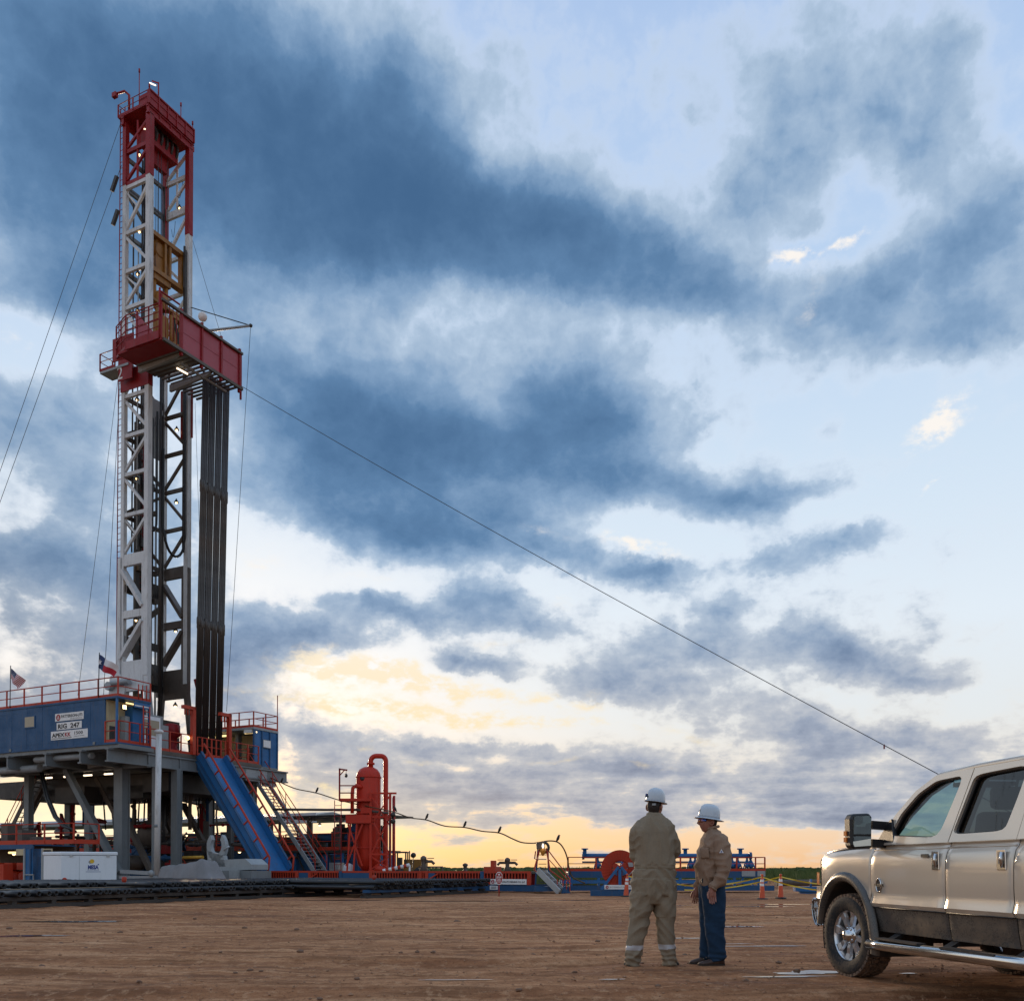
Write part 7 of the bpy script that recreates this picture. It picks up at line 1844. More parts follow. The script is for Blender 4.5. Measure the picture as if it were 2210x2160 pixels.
def hard_hat(parent, c, f, u, r, brim=.02, peak=.05, droop=.25, s=1.0):
    """dome with ribs, rain gutter and brim; c = centre of the rim circle"""
    c = Vector(c); A0, B0_ = .102 * s, .126 * s; N_ = 44
    m = MB(); m.smooth = True; vs = []; prof = [(1.0, -.004), (1.0, .02), (.985, .05), (.93, .085), (.80, .118), (.58, .140), (.30, .150), (.02, .153)]
    for (k, h) in prof:
        for i in range(N_):
            t = 2 * PI * i / N_
            rib = 1 + (.022 * (1 - abs(2 * k - 1.05)) if (abs(math.cos(t)) < .16) else 0)
            vs.append(c + (r * A0 * k * math.cos(t) + f * B0_ * k * math.sin(t)) * rib + u * h * s * (1.0 + (.035 if abs(math.cos(t)) < .2 and k < .95 else 0)))
    fs = [(j * N_ + i, j * N_ + (i + 1) % N_, (j + 1) * N_ + (i + 1) % N_, (j + 1) * N_ + i) for j in range(len(prof) - 1) for i in range(N_)]
    m.add(vs, fs); d = m.build('hard_hat', HATW, parent)
    md = d.modifiers.new('t', 'SOLIDIFY'); md.thickness = .004; md.offset = -1
    m = MB(); m.smooth = True; vs = []
    for j, e in enumerate((0, .35, .7, 1.0)):
        for i in range(N_):
            t = 2 * PI * i / N_; fr = max(0, math.sin(t)) ** 2
            w_ = brim + (peak - brim) * fr
            q = e * w_
            vs.append(c + r * (A0 + q) * math.cos(t) + f * (B0_ + q) * math.sin(t) - u * (q * droop + .001) + u * (.006 if j == 3 else 0))
    m.add(vs, [(j * N_ + i, (j + 1) * N_ + i, (j + 1) * N_ + (i + 1) % N_, j * N_ + (i + 1) % N_) for j in range(3) for i in range(N_)])
    b = m.build('brim', HATW, d); md = b.modifiers.new('t', 'SOLIDIFY'); md.thickness = .004
    m = MB(); m.lathe([(.0, .0), (.9, .0)], c, u, 24); 
    for v in m.v:
        w_ = v - c; v -= (w_ - (r * w_.dot(r) * .112 / 1 + f * w_.dot(f) * .13)) if False else Vector((0, 0, 0))
    return d
def hand(parent, wrist, down, side, fwd, s=1.0, curl=.5, skin=None, flip=1):
    """palm, four bent fingers of unequal length and a thumb off the side of the palm"""
    w = Vector(wrist); d = Vector(down).normalized(); f = (Vector(fwd) - d * Vector(fwd).dot(d)).normalized(); sd = d.cross(f) * flip
    m = MB()
    pl = [w + d * (.012 * i) * s for i in range(8)]
    for k in range(4):
        off = f * ((1.5 - k) * .019) * s
        limb(m, [w - d * .01 * s + off * .55, w + d * .04 * s + off * .9, w + d * .088 * s + off], [.015 * s, .0145 * s, .0115 * s], 8, 3)
    limb(m, [w - d * .03 * s, w + d * .03 * s, w + d * .075 * s], [.026 * s, .028 * s, .02 * s], 10, 3)
    o = fuse(m, 'hand', [skin], parent, .0045, smooth_it=3)
    L = [.068, .078, .074, .058]
    for k in range(4):
        base = w + (d * .084 + f * ((1.5 - k) * .020)) * s; q1 = L[k] * s
        bend = curl * (.8 + .1 * k)
        d1 = (d + sd * .35 * bend).normalized(); d2 = (d + sd * 1.1 * bend).normalized(); d3 = (d + sd * 2.2 * bend).normalized()
        p1 = base + d1 * q1 * .45; p2 = p1 + d2 * q1 * .32; p3 = p2 + d3 * q1 * .25
        m = MB(); limb(m, [base - d * .012 * s, base, p1, p2, p3], [.0100 * s, .0098 * s, .0092 * s, .0085 * s, .006 * s], 8, 3); m.build('finger', skin, o)
    b = w + (d * .022 + f * .026) * s; t1 = b + (d * .028 + f * .020 + sd * .008) * s; t2 = t1 + (d * .030 + f * .004 + sd * .012) * s; t3 = t2 + (d * .02 - f * .004 + sd * .008) * s
    m = MB(); limb(m, [b - f * .012 * s, b, t1, t2, t3], [.013 * s, .0135 * s, .0115 * s, .0098 * s, .0065 * s], 8, 3); m.build('thumb', skin, o)
    return o
def boot(parent, heel, toe, mat, h=.15, w_=.050, name='boot', ankle=None):
    heel, toe = Vector(heel), Vector(toe); d = toe - heel; L = d.length; d = d.normalized(); s_ = Vector((d.y, -d.x, 0))
    m = MB(); m.smooth = True
    st = [(0, .62, .09), (.06, .86, .115), (.16, .95, .125), (.28, .92, .118), (.42, .95, .098), (.56, 1.0, .080), (.70, 1.06, .068), (.82, 1.0, .058), (.93, .78, .048), (1.0, .35, .034)]
    vs = []; N_ = 12
    for (t, k, hh) in st:
        for i in range(N_):
            a = 2 * PI * i / N_; z = .022 + max(0, math.sin(a)) * (hh - .022) if math.sin(a) > 0 else .022
            vs.append(heel + d * (t * L) + s_ * (w_ * k * math.copysign(abs(math.cos(a)) ** .7, math.cos(a))) + Vector((0, 0, z)))
    m.add(vs, [(j * N_ + i, j * N_ + (i + 1) % N_, (j + 1) * N_ + (i + 1) % N_, (j + 1) * N_ + i) for j in range(len(st) - 1) for i in range(N_)] + [list(range(N_))[::-1], [(len(st) - 1) * N_ + i for i in range(N_)]])
    an = heel + d * L * .17
    m.tube([an + Vector((0, 0, .05)), an + Vector((0, 0, .11)), an + Vector((0, 0, h)) - d * .005], [.046, .05, .055], 14)
    o = m.build(name, mat, parent)
    m = MB(); pts = []
    for t, k in ((0, .66), (.1, .95), (.3, .95), (.45, .92), (.7, 1.1), (.86, .98), (.97, .6), (1.01, .2)): pts.append((t, k))
    poly = [heel + d * (t * L) + s_ * w_ * k * 1.04 for t, k in pts] + [heel + d * (t * L) - s_ * w_ * k * 1.04 for t, k in reversed(pts)]
    m.prism(poly, (0, 0, .026)); m.build('sole', SOLE, o, fixn=True)
    return o

LOCAL[0] = True
# ---- man in the khaki coverall, seen from behind
M1 = Vector((1.566, 10.45, 0))
p1 = thing('person', 'man in khaki coverall and white hard hat standing with his back turned', 'person', M1)
m = MB()
loft(m, [(.012, .02, .70, .20, .145), (.012, .015, .80, .243, .168), (.012, .01, .92, .248, .172), (.014, 0, 1.02, .240, .165), (.022, 0, 1.11, .222, .158), (.016, 0, 1.25, .214, .152), (.012, 0, 1.40, .226, .150), (.010, 0, 1.50, .232, .138), (.012, .005, 1.555, .222, .122), (.014, .008, 1.60, .185, .106), (.016, .01, 1.64, .138, .095), (.02, .02, 1.68, .088, .080), (.022, .025, 1.705, .072, .072)], 28)
loft(m, [(-.225, .0, .015, .066, .085), (-.222, .0, .06, .078, .10), (-.214, .0, .13, .084, .10), (-.203, .0, .24, .090, .098), (-.178, .0, .36, .098, .106), (-.152, .0, .46, .104, .115), (-.135, .0, .60, .110, .128), (-.118, .01, .72, .122, .145), (-.108, .012, .82, .130, .150)], 22, 2.1)
loft(m, [(.185, .0, .015, .064, .085), (.178, .0, .06, .074, .10), (.165, .0, .13, .078, .10), (.155, .0, .24, .088, .098), (.146, .0, .36, .090, .106), (.139, .0, .46, .094, .115), (.132, .0, .60, .106, .128), (.126, .01, .72, .120, .145), (.124, .012, .82, .130, .150)], 22, 2.1)
limb(m, [(-.140, 0, 1.53), (-.172, .01, 1.46), (-.178, .035, 1.33), (-.155, .085, 1.19), (-.075, .19, 1.20), (.02, .235, 1.24)], [.070, .082, .070, .062, .052, .045])
limb(m, [(.155, 0, 1.53), (.197, .0, 1.45), (.228, .03, 1.36), (.230, .08, 1.265), (.150, .20, 1.255), (.03, .25, 1.29)], [.070, .082, .074, .070, .055, .046])
def wr1(v, n_):
    z = v.z; d = .004 * mnoise.noise(Vector((v.x * 15, v.y * 15, z * 3.2)))
    if z > 1.13: d += .0120 * ridge(Vector((v.x * 9 + .6 * z, v.y * 9, z * 1.9)))                    # long hanging folds
    if z < .24: d += .010 * math.sin(z * 100 + 3.5 * mnoise.noise(v * 8)) * (1 - z / .26)        # bunched at the boots
    if z < 1.08: d += .0150 * ridge(Vector((v.x * 4 + z * 3, v.y * 4, z * 6.5 + abs(v.x) * 9)))
    if .55 < z < .98: d += .010 * ridge(Vector((v.x * 9 - z * 7, v.y * 7, z * 5 + 4)))
    if z > 1.12 and abs(v.x) > .15: d += .009 * ridge(Vector((v.x * 5 + z * 5, v.y * 7, z * 8 - v.x * 6)))
    if 1.092 < z < 1.130: d += .007
    elif 1.05 < z < 1.17: d += .0055 * math.sin(v.x * 80 + 4 * mnoise.noise(v * 12)) * (1 - abs(z - 1.11) / .06)
    if abs(v.x - .012) < .006 and .72 < z < 1.0 and n_.y < 0: d -= .006             # centre seam
    return d
def mt1(c): 
    return 1 if (.195 < c.z - .03 * (c.x + .02) < .247 and c.z < .4) else 0
body1 = fuse(m, 'coverall', [KH, SILVER], p1, .008, wr1, mt1, 5)
m = MB(); m.tube([(.022 + .080 * math.cos(t), .022 + .078 * math.sin(t), 1.692 + .012 * math.sin(t)) for t in [2 * PI * k / 20 for k in range(20)]], .012, 8, closed=True); m.build('collar', KH, p1)
for (x0, x1, z0, z1) in ((-.185, -.05, .80, .965), (.075, .21, .80, .965)):     # hip pockets
    def pk(u, v, x0=x0, x1=x1, z0=z0, z1=z1):
        x = x0 + (x1 - x0) * u; z = z0 + (z1 - z0) * v; xx = (x - .012) / .248
        y = .01 - .176 * max(.05, 1 - abs(xx) ** 2.3) ** (1 / 2.3) - .004
        return Vector((x, y, z - (.02 * (1 - abs(2 * u - 1)) if v < .1 else 0)))
    m = MB(); m.grid(pk, 8, 8); o = m.build('pocket', KH, body1); md = o.modifiers.new('t', 'SOLIDIFY'); md.thickness = .003
f1 = Vector((math.sin(math.radians(38)), math.cos(math.radians(38)), -.10)).normalized()
m = MB(); m.tube([(.022, .02, 1.66), (.03, .03, 1.74)], [.062, .060], 16); m.build('neck', SKIN2, p1)
hc = Vector((.030, .028, 1.775)); ho, (f_, u_, r_) = head(p1, hc, f1, s=1.03, skin=SKIN2)
hair_shell(ho, hc, f_, u_, r_, 1.03, -.62)
tilt = Vector((.12, .0, 1)).normalized()
rim = hc + Vector((.004, .004, .058)); f2 = (f_ - tilt * f_.dot(tilt)).normalized(); r2 = f2.cross(tilt)
hat = hard_hat(p1, rim, f2, tilt, r2, .014, .045, .30, 1.0)
m = MB(); q = rim - f2 * .111 - r2 * .045 + tilt * .055
m.obox(q, r2 * .026 + f2 * -.004, tilt * .020 - f2 * -.008, f2 * -.003); st_ = m.build('decal', M['ink'], hat)
m = MB(); m.obox(q - r2 * .012 - f2 * .004 + tilt * .006, r2 * .010, tilt * .008, f2 * .002); m.build('decal', M['inkblue'], st_)
m = MB(); m.obox(q + r2 * .014 - f2 * .004 - tilt * .004, r2 * .004 + tilt * .006, tilt * .003, f2 * .002); m.build('decal', M['sunyellow'], st_)
m = MB(); m.obox(hc - f_ * .092 + u_ * .012 + r_ * .03, r_ * .028, u_ * .011, f_ * .008); m.build('hat_strap', M['lgrey'], hat)
boot(p1, (.145, -.075, 0), (.285, .16, 0), BOOTB, .13)
boot(p1, (-.235, -.07, 0), (-.26, .20, 0), BOOTB, .13)
for (w0, fd, sd_) in (((.02, .235, 1.24), (1, .1, .1), 1), ((.03, .25, 1.29), (-1, .1, -.1), -1)):
    hand(p1, w0, fd, None, (0, .3, 1), .95, .5, SKIN2, sd_)

# ---- man in jeans, seen from his left side
M2 = Vector(((1320 + 930 * .2311 - CX) / F_PX * 10.6, 10.6, 0))
p2 = thing('person', 'man in tan shirt, blue jeans and wide-brimmed hard hat standing sideways', 'person', M2)
def prof(lst, m, seg=26, power=2.25):
    loft(m, [((xf + xb) / 2, cy, z, (xb - xf) / 2, ry) for (z, xf, xb, cy, ry) in lst], seg, power)
m = MB()
prof([(.90, -.125, .125, 0, .16), (.95, -.148, .130, 0, .172), (1.0, -.168, .138, 0, .180), (1.06, -.180, .155, 0, .186), (1.12, -.182, .172, 0, .188), (1.20, -.172, .184, 0, .192), (1.28, -.150, .184, 0, .198), (1.36, -.120, .168, 0, .204), (1.43, -.098, .142, 0, .190), (1.48, -.078, .110, 0, .140), (1.52, -.058, .078, .0, .082), (1.545, -.050, .066, 0, .070)], m)
limb(m, [(.045, -.165, 1.435), (.070, -.205, 1.36), (.082, -.228, 1.20), (.085, -.235, 1.04), (.045, -.245, .96), (-.035, -.250, .875)], [.070, .082, .080, .072, .064, .050])
limb(m, [(.02, .165, 1.435), (.045, .205, 1.36), (.055, .228, 1.20), (.045, .235, 1.04), (-.03, .235, .95), (-.11, .225, .86)], [.070, .080, .074, .066, .056, .046])
def wr2(v, n_):
    z = v.z; d = .004 * mnoise.noise(Vector((v.x * 13, v.y * 13, z * 4)))
    d += .0125 * ridge(Vector((v.x * 4 + z * 6, v.y * 3, z * 4 - v.x * 7)))
    if v.y < -.16: d += .012 * ridge(Vector((v.x * 6 - z * 8, 3, z * 7 + v.x * 5)))
    if z < 1.06 and v.y > -.17: d += .010 * (1.06 - z) / .14 * (1 + math.sin(v.x * 42 + v.y * 55))   # blouses over the belt
    return d
sh = fuse(m, 'shirt', [TAN], p2, .008, wr2, None, 5)
m = MB(); m.tube([(-.034, -.250, .878), (-.046, -.251, .862)], [.0535, .0525], 16); m.build('cuff', TAN, sh)
m = MB(); m.tube([(.010 + .070 * math.cos(t), .074 * math.sin(t), 1.545 + .016 * math.cos(t)) for t in [2 * PI * k / 22 for k in range(22)]], .017, 8, closed=True); m.build('collar', TAN, sh)
def pk2(u, v):
    z = 1.20 + .115 * v; x = -.150 + .085 * u - .02 * v
    return Vector((x + .012 * v, -.155 - .055 * u + (.006 if v > .7 else 0), z))
m = MB(); m.grid(pk2, 6, 6); o = m.build('breast_pocket', TAN, sh); md = o.modifiers.new('t', 'SOLIDIFY'); md.thickness = .005
# sleeve tag: a small pale triangle
tg = Vector((.045, -.318, 1.275)); m = MB(); m.add([tg + Vector((-.026, 0, -.018)), tg + Vector((.026, 0, -.018)), tg + Vector((0, 0, .026))], [(0, 1, 2)]); tgo = m.build('sleeve_tag', FW, sh)
disc(tgo, tg + Vector((0, -.002, -.004)), (1, 0, 0), (0, 0, 1), .008, M['inkblue'], 10, .001)
m = MB()
prof([(.66, -.105, .128, -.085, .092), (.78, -.120, .138, -.075, .10), (.88, -.130, .140, -.04, .14), (.96, -.138, .134, 0, .160)], m)
prof([(.055, -.050, .128, -.10, .082), (.12, -.056, .136, -.10, .080), (.28, -.066, .128, -.098, .086), (.46, -.090, .122, -.095, .092), (.64, -.102, .127, -.088, .098), (.80, -.120, .138, -.080, .105), (.90, -.125, .138, -.07, .11)], m)
prof([(.055, -.105, .060, .10, .080), (.12, -.108, .070, .10, .080), (.28, -.102, .085, .098, .086), (.46, -.105, .105, .095, .092), (.64, -.112, .125, .088, .098), (.80, -.125, .138, .080, .105), (.90, -.125, .138, .07, .11)], m)
def wr3(v, n_):
    z = v.z; d = .012 * ridge(Vector((v.x * 4 + z * 2, v.y * 4, z * 4.5 + v.x * 4)))
    if z < .22: d += .010 * math.sin(z * 80 + 3 * mnoise.noise(v * 8)) * (1 - z / .24)
    if .35 < z < .6: d += .006 * mnoise.noise(Vector((v.x * 10, v.y * 10, z * 26)))
    return d
jn = fuse(m, 'jeans', [DENIM], p2, .009, wr3, None, 4)
m = MB(); loft(m, [(-.004, 0, .935, .146, .168), (-.004, 0, .975, .150, .172)], 26); bl_ = m.build('belt', plain('belt_leather', (.05, .024, .014), .5), p2)
m = MB(); m.box(-.140, -.085, -.142, -.128, .93, .975); m.build('phone_pouch', M['ink'], bl_)
hand(p2, (-.046, -.251, .862), (.05, -.02, -1), None, (-1, 0, -.05), 1.05, .42, SKIN, -1)
hand(p2, (-.118, .224, .85), (-.1, -.02, -1), None, (-1, 0, -.05), 1.05, .4, SKIN, 1)
m = MB(); m.tube([(.006, 0, 1.50), (-.012, 0, 1.58)], [.066, .062], 16); m.build('neck', SKIN, p2)
hc = Vector((-.032, 0, 1.615)); f2d = Vector((-1, -.16, -.04)).normalized()
ho, (f_, u_, r_) = head(p2, hc, f2d, s=1.06, skin=SKIN, jaw=1.4)
hair_shell(ho, hc, f_, u_, r_, 1.05, -.40, .1, 1.03)
tl = Vector((.14, 0, 1)).normalized(); rim = hc + Vector((.008, 0, .045)); ff = (f_ - tl * f_.dot(tl)).normalized(); rr = ff.cross(tl)
hat2 = hard_hat(p2, rim, ff, tl, rr, .050, .044, .50, .99)
q = rim + ff * .118 + tl * .07; m = MB(); m.obox(q + rr * -.0, rr * .022, tl * .016 - ff * .008, ff * .002); m.build('decal', M['lgrey'], hat2)
# wrap-around sunglasses
m = MB()
for s_ in (-1, 1):
    def ln(u, v, s_=s_):
        a = .12 + 1.02 * u; x = math.sin(a) * .080; y = math.cos(a) * .112
        zz = .014 + (.5 - v) * .032 * (1 - .25 * u)
        return hc + (r_ * x * s_ + f_ * y + u_ * zz) * 1.06
    m.grid(ln, 8, 4)
gl = m.build('sunglasses', LENS, ho); md = gl.modifiers.new('t', 'SOLIDIFY'); md.thickness = .003
for s_ in (-1, 1):
    m = MB(); m.tube([hc + (r_ * .078 * s_ + f_ * .050 + u_ * .020) * 1.06, hc + (r_ * .088 * s_ + f_ * .0 + u_ * .022) * 1.06, hc + (r_ * .084 * s_ - f_ * .012 + u_ * .012) * 1.06], .0045, 6); m.build('temple', M['ink'], gl)
boot(p2, (.118, -.10, 0), (-.175, -.125, 0), BOOT, .12)
boot(p2, (.045, .10, 0), (-.235, .06, 0), BOOT, .12)
for k in range(4):
    m = MB(); m.tube([(-.02 - .03 * k, -.14, .115 - .012 * k), (-.02 - .03 * k, -.09, .122 - .012 * k)], .004, 5); m.build('boot_lace', SOLE, p2)
LOCAL[0] = False
# move both figures to their places
for o in (p1, p2):
    z = float(ground_z(np.array([o.location.x]), np.array([o.location.y]))[0]); o.location.z = z - .010
# ------------------------------------------------------------------ pickup truck
# built in its own coordinates: x forward, y to its left, z up; the front axle is at x = 0.10
hd = math.atan2(860 - 1105, 2028)
T_ROT = PI / 2 - hd                       # local +x points along the heading
TO = Vector((4.3388, 9.4570, -.014))
tk = thing('pickup_truck', 'pale gold crew cab pickup with muddy tyres and chrome step bar', 'pickup', TO)
tk.rotation_euler = (0, 0, T_ROT)
LOCAL[0] = True
tp_ = NT('champagne_paint'); _n = tp_.noise(tp_.coord(), 900, 2, .5)
dn = tp_.noise(tp_.coord((1, 1, 1)), 2.2, 5, .6)
_sx = tp_.n('ShaderNodeSeparateXYZ'); tp_.l(tp_.coord(), _sx.inputs[0])
_mud = tp_.math('MULTIPLY', tp_.rng(_sx.outputs[2], .95, .5), tp_.rng(dn, .45, .7))
tp_.base(tp_.mix(tp_.math('MULTIPLY', _mud, .55), tp_.mix(_n, (.54, .465, .375), (.70, .61, .50)), (.30, .20, .13)), tp_.math('ADD', tp_.math('MULTIPLY', _mud, .4), .20), .28)
tp_.b.inputs['Coat Weight'].default_value = .8; tp_.b.inputs['Coat Roughness'].default_value = .05
PAINT = tp_.m
tg_ = NT('charcoal_paint'); dn = tg_.noise(tg_.coord(), 6, 7, .7); fine_ = tg_.noise(tg_.coord(), 70, 4, .6)
_sx = tg_.n('ShaderNodeSeparateXYZ'); tg_.l(tg_.coord(), _sx.inputs[0])
_md = tg_.math('MULTIPLY', tg_.rng(_sx.outputs[2], .80, .45, .12, 1), tg_.rng(tg_.math('ADD', tg_.math('MULTIPLY', dn, .6), tg_.math('MULTIPLY', fine_, .4)), .40, .70))
tg_.base(tg_.mix(_md, (.078, .073, .067), (.16, .108, .074)), tg_.math('ADD', tg_.math('MULTIPLY', _md, .5), .25), .2)
CHAR = tg_.m
CHROME = plain('chrome', (.62, .63, .64), .12, 1.0)
ALLOY = plain('polished_alloy', (.74, .74, .75), .28, .85)
TRIM = plain('black_trim', (.012, .012, .013), .45)
DARKIN = plain('dark_interior', (.018, .017, .018), .8)
SEATM = plain('grey_seat', (.035, .034, .036), .8)
UNDER = paint('muddy_underbody', (.03, .026, .024), .8, var=.4, amt=.6, grime=(.12, .075, .05))
AMBER = plain('amber_lens', (.62, .17, .02), .2); CLEAR_L = plain('headlamp_lens', (.5, .5, .5), .08, .6)
tm_ = NT('muddy_tyre'); p_ = tm_.coord(); nn = tm_.noise(p_, 7, 5, .65); n4 = tm_.noise(p_, 45, 4, .6)
md_ = tm_.rng(tm_.math('ADD', tm_.math('MULTIPLY', nn, .55), tm_.math('MULTIPLY', n4, .45)), .46, .56)
tm_.base(tm_.mix(tm_.math('MULTIPLY', md_, .35), (.016, .016, .016), (.13, .085, .055)), .8); tm_.bump(n4, .3, .01); TYRE = tm_.m
tt_ = NT('muddy_tread'); p_ = tt_.coord(); nn = tt_.noise(p_, 16, 5, .65)
tt_.base(tt_.mix(tt_.rng(nn, .35, .6, .25, 1), (.05, .036, .028), (.21, .135, .09)), .9); tt_.bump(tt_.noise(p_, 30, 5, .7), .8, .03); TREAD = tt_.m
def glassmat(name, tint, refl=.09, dens=1.0):
    t = NT(name); t.t.nodes.remove(t.b)
    tr = t.n('ShaderNodeBsdfTransparent'); tr.inputs[0].default_value = tuple(tint) + (1,)
    gl = t.n('ShaderNodeBsdfGlossy'); gl.inputs['Roughness'].default_value = .02; gl.inputs[0].default_value = (.9, .95, 1, 1)
    lw = t.n('ShaderNodeLayerWeight'); lw.inputs[0].default_value = .5
    fz = t.math('MULTIPLY_ADD', t.math('POWER', lw.outputs['Facing'], 5.0), .9, .05)
    mx = t.n('ShaderNodeMixShader'); t.l(fz, mx.inputs[0]); t.l(tr.outputs[0], mx.inputs[1]); t.l(gl.outputs[0], mx.inputs[2]); t.l(mx.outputs[0], t.out.inputs[0])
    return t.m
GLASS = glassmat('cab_glass', (.44, .60, .62)); TINT = glassmat('privacy_glass', (.085, .10, .115))
def sharp(o):
    e = o.modifiers.new('e', 'EDGE_SPLIT'); e.split_angle = math.radians(35)
def sy(x, z):
    """half width of the body side at (x, z)"""
    pts = [(.44, .925), (.50, .945), (.60, .965), (.725, .978), (.735, .996), (.765, 1.016), (.84, .999), (.95, 1.004), (1.10, 1.004), (1.17, 1.000), (1.235, .982), (1.262, .958), (1.275, .956), (1.30, .945), (1.90, .805), (1.95, .70)]
    y = pts[0][1]
    for (z0, y0), (z1, y1) in zip(pts[:-1], pts[1:]):
        if z0 <= z <= z1: y = y0 + (y1 - y0) * (z - z0) / (z1 - z0); break
        if z > z1: y = y1
    fr = max(0, (x - .25) / .75); y *= 1 - .10 * fr * fr
    return y
def side_panel(name, x0, x1, zlo, zhi, mat, parent, nu=10, nv=10, s=1, th=.006, off=0.0):
    zl = zlo if callable(zlo) else (lambda x: zlo); zh = zhi if callable(zhi) else (lambda x: zhi)
    def f(u, v):
        x = x0 + (x1 - x0) * u; z = zl(x) + (zh(x) - zl(x)) * v
        # edges turn in slightly so shut lines read
        e = min(u, 1 - u) * abs(x1 - x0); inn = .010 * max(0, 1 - e / .012)
        return Vector((x, s * (sy(x, z) - inn + off), z))
    m = MB()
    us = sorted(set([0, .006, .02] + [i / nu for i in range(nu + 1)] + [.98, .994, 1]))
    vs = [j / nv for j in range(nv + 1)]
    pts = [f(u, v) for v in vs for u in us]; n = len(us)
    fs = [(j * n + i, j * n + i + 1, (j + 1) * n + i + 1, (j + 1) * n + i) for j in range(nv) for i in range(n - 1)]
    if (x1 - x0) * s > 0: fs = [q[::-1] for q in fs]
    m.smooth = True; m.add(pts, fs)
    o = m.build(name, mat, parent); md = o.modifiers.new('t', 'SOLIDIFY'); md.thickness = .012; md.offset = -1; sharp(o)
    return o
ZT = .73
WX, WR = .10, .422
def arch(x, r=.545, zc=.43):
    d = r * r - (x - WX) ** 2
    return zc + math.sqrt(d) if d > 0 else 0
for s in (1, -1):
    # front fender
    hood_z = lambda x: 1.278 - .045 * max(0, (x + .1)) ** 1.4
    side_panel('fender', -.425, .68, lambda x: max(ZT + .003, arch(x)) if abs(x - WX) < .54 else ZT + .003, lambda x: hood_z(x), PAINT, tk, 34, 8, s)
    side_panel('fender_lower', -.425, -.40, .52, ZT, CHAR, tk, 4, 4, s)
    side_panel('fender_front', .685, .90, ZT + .003, .90, PAINT, tk, 6, 4, s)
    # wheel arch flare
    m = MB(); m.smooth = True; vs = []; N_ = 40; prof_ = [(.525, .955), (.53, 1.020), (.56, 1.042), (.60, 1.036), (.628, 1.012), (.632, .985)]
    for i in range(N_ + 1):
        a = math.radians(8 + (212 - 26) * i / N_) 
        for (r, y) in prof_:
            x, z = WX + r * math.cos(a) * 1.02, .43 + r * math.sin(a)
            if a > math.radians(170): x -= .10 * (a - math.radians(170)) ; z = z
            fr = max(0, (x - .25) / .75); vs.append(Vector((x, s * y * (1 - .085 * fr * fr), z)))
    n = len(prof_); fs = [(i * n + j, i * n + j + 1, (i + 1) * n + j + 1, (i + 1) * n + j) for i in range(N_) for j in range(n - 1)]
    if s < 0: fs = [q[::-1] for q in fs]
    m.add(vs, fs); o = m.build('wheel_flare', CHAR, tk, fixn=False)
    # doors
    for (nm, x0, x1) in (('front_door', -1.646, -.435), ('rear_door', -2.508, -1.656)):
        d = side_panel(nm, x0, x1, ZT + .003, 1.30, PAINT, tk, 12, 16, s)
        lo = side_panel('door_lower', x0, x1, .505, ZT - .003, CHAR, d, 12, 6, s)
        m = MB(); m.smooth = True; m.tube([Vector((x, s * (sy(x, ZT) + .004), ZT)) for x in (x0 + .005, (x0 + x1) / 2, x1 - .005)], .006, 6); m.build('trim_strip', TRIM, d)
        m = MB(); m.tube([Vector((x, s * (sy(x, 1.262) + .002), 1.262)) for x in (x0 + .005, (x0 + x1) / 2, x1 - .005)], .008, 6); m.build('belt_crease', PAINT, d)
        hx = x0 + .115
        m = MB(); m.prism([Vector((hx - .055, s * 1.0035, 1.08)), Vector((hx + .05, s * 1.0035, 1.08)), Vector((hx + .055, s * 1.0035, 1.235)), Vector((hx - .05, s * 1.0035, 1.235))], (0, s * .010, 0)); h_ = m.build('door_handle', CHROME, d, bevel=.006, fixn=True)
        m = MB(); m.prism([Vector((hx - .038, s * 1.0145, 1.125)), Vector((hx + .030, s * 1.0145, 1.125)), Vector((hx + .034, s * 1.0145, 1.215)), Vector((hx - .034, s * 1.0145, 1.215))], (0, s * .002, 0)); m.build('handle_recess', plain('recess_chrome', (.25, .25, .26), .3, .9) if 'recess_chrome' not in bpy.data.materials else bpy.data.materials['recess_chrome'], h_, fixn=True)
        m = MB(); m.tube([Vector((hx - .03, s * 1.028, 1.215)), Vector((hx - .028, s * 1.034, 1.16)), Vector((hx - .03, s * 1.022, 1.10))], [.012, .014, .012], 8); m.build('handle_grip', CHROME, h_)
        if nm == 'front_door':
            m = MB(); m.box(x0 + .22, x0 + .335, min(s * 1.004, s * 1.008), max(s * 1.004, s * 1.008), 1.185, 1.215); m.build('keypad', TRIM, d)
            c = Vector((-.60, s * 1.010, .935)); m = MB(); m.smooth = True
            pts = [c + Vector((.044 * math.cos(t), 0, .062 * math.sin(t))) for t in [2 * PI * k / 24 for k in range(24)]]
            m.tube(pts, .007, 6, closed=True); b_ = m.build('badge', CHROME, d)
            m = MB(); m.box(c.x - .075, c.x + .075, min(s * 1.006, s * 1.014), max(s * 1.006, s * 1.014), c.z - .010, c.z + .014); m.build('badge_bar', TRIM, b_)
            m = MB(); m.add([c + Vector((.036 * math.cos(t), -s * .004, .054 * math.sin(t))) for t in [2 * PI * k / 24 for k in range(24)]], [list(range(24)) if s < 0 else list(range(24))[::-1]]); m.build('badge_face', plain('badge_grey', (.12, .12, .12), .3, .6) if 'badge_grey' not in bpy.data.materials else bpy.data.materials['badge_grey'], b_)
            if s > 0:
                text_obj('POWER STROKE', CHROME, b_, c + Vector((.068, .005, -.004)), (-1, 0, 0), (0, 0, 1), .013, 'lettering', .136)
                text_obj('6.7', CHROME, b_, c + Vector((.022, .004, .020)), (-1, 0, 0), (0, 0, 1), .022, 'lettering', .044)
                text_obj('V8', CHROME, b_, c + Vector((.018, .004, -.038)), (-1, 0, 0), (0, 0, 1), .018, 'lettering', .036)
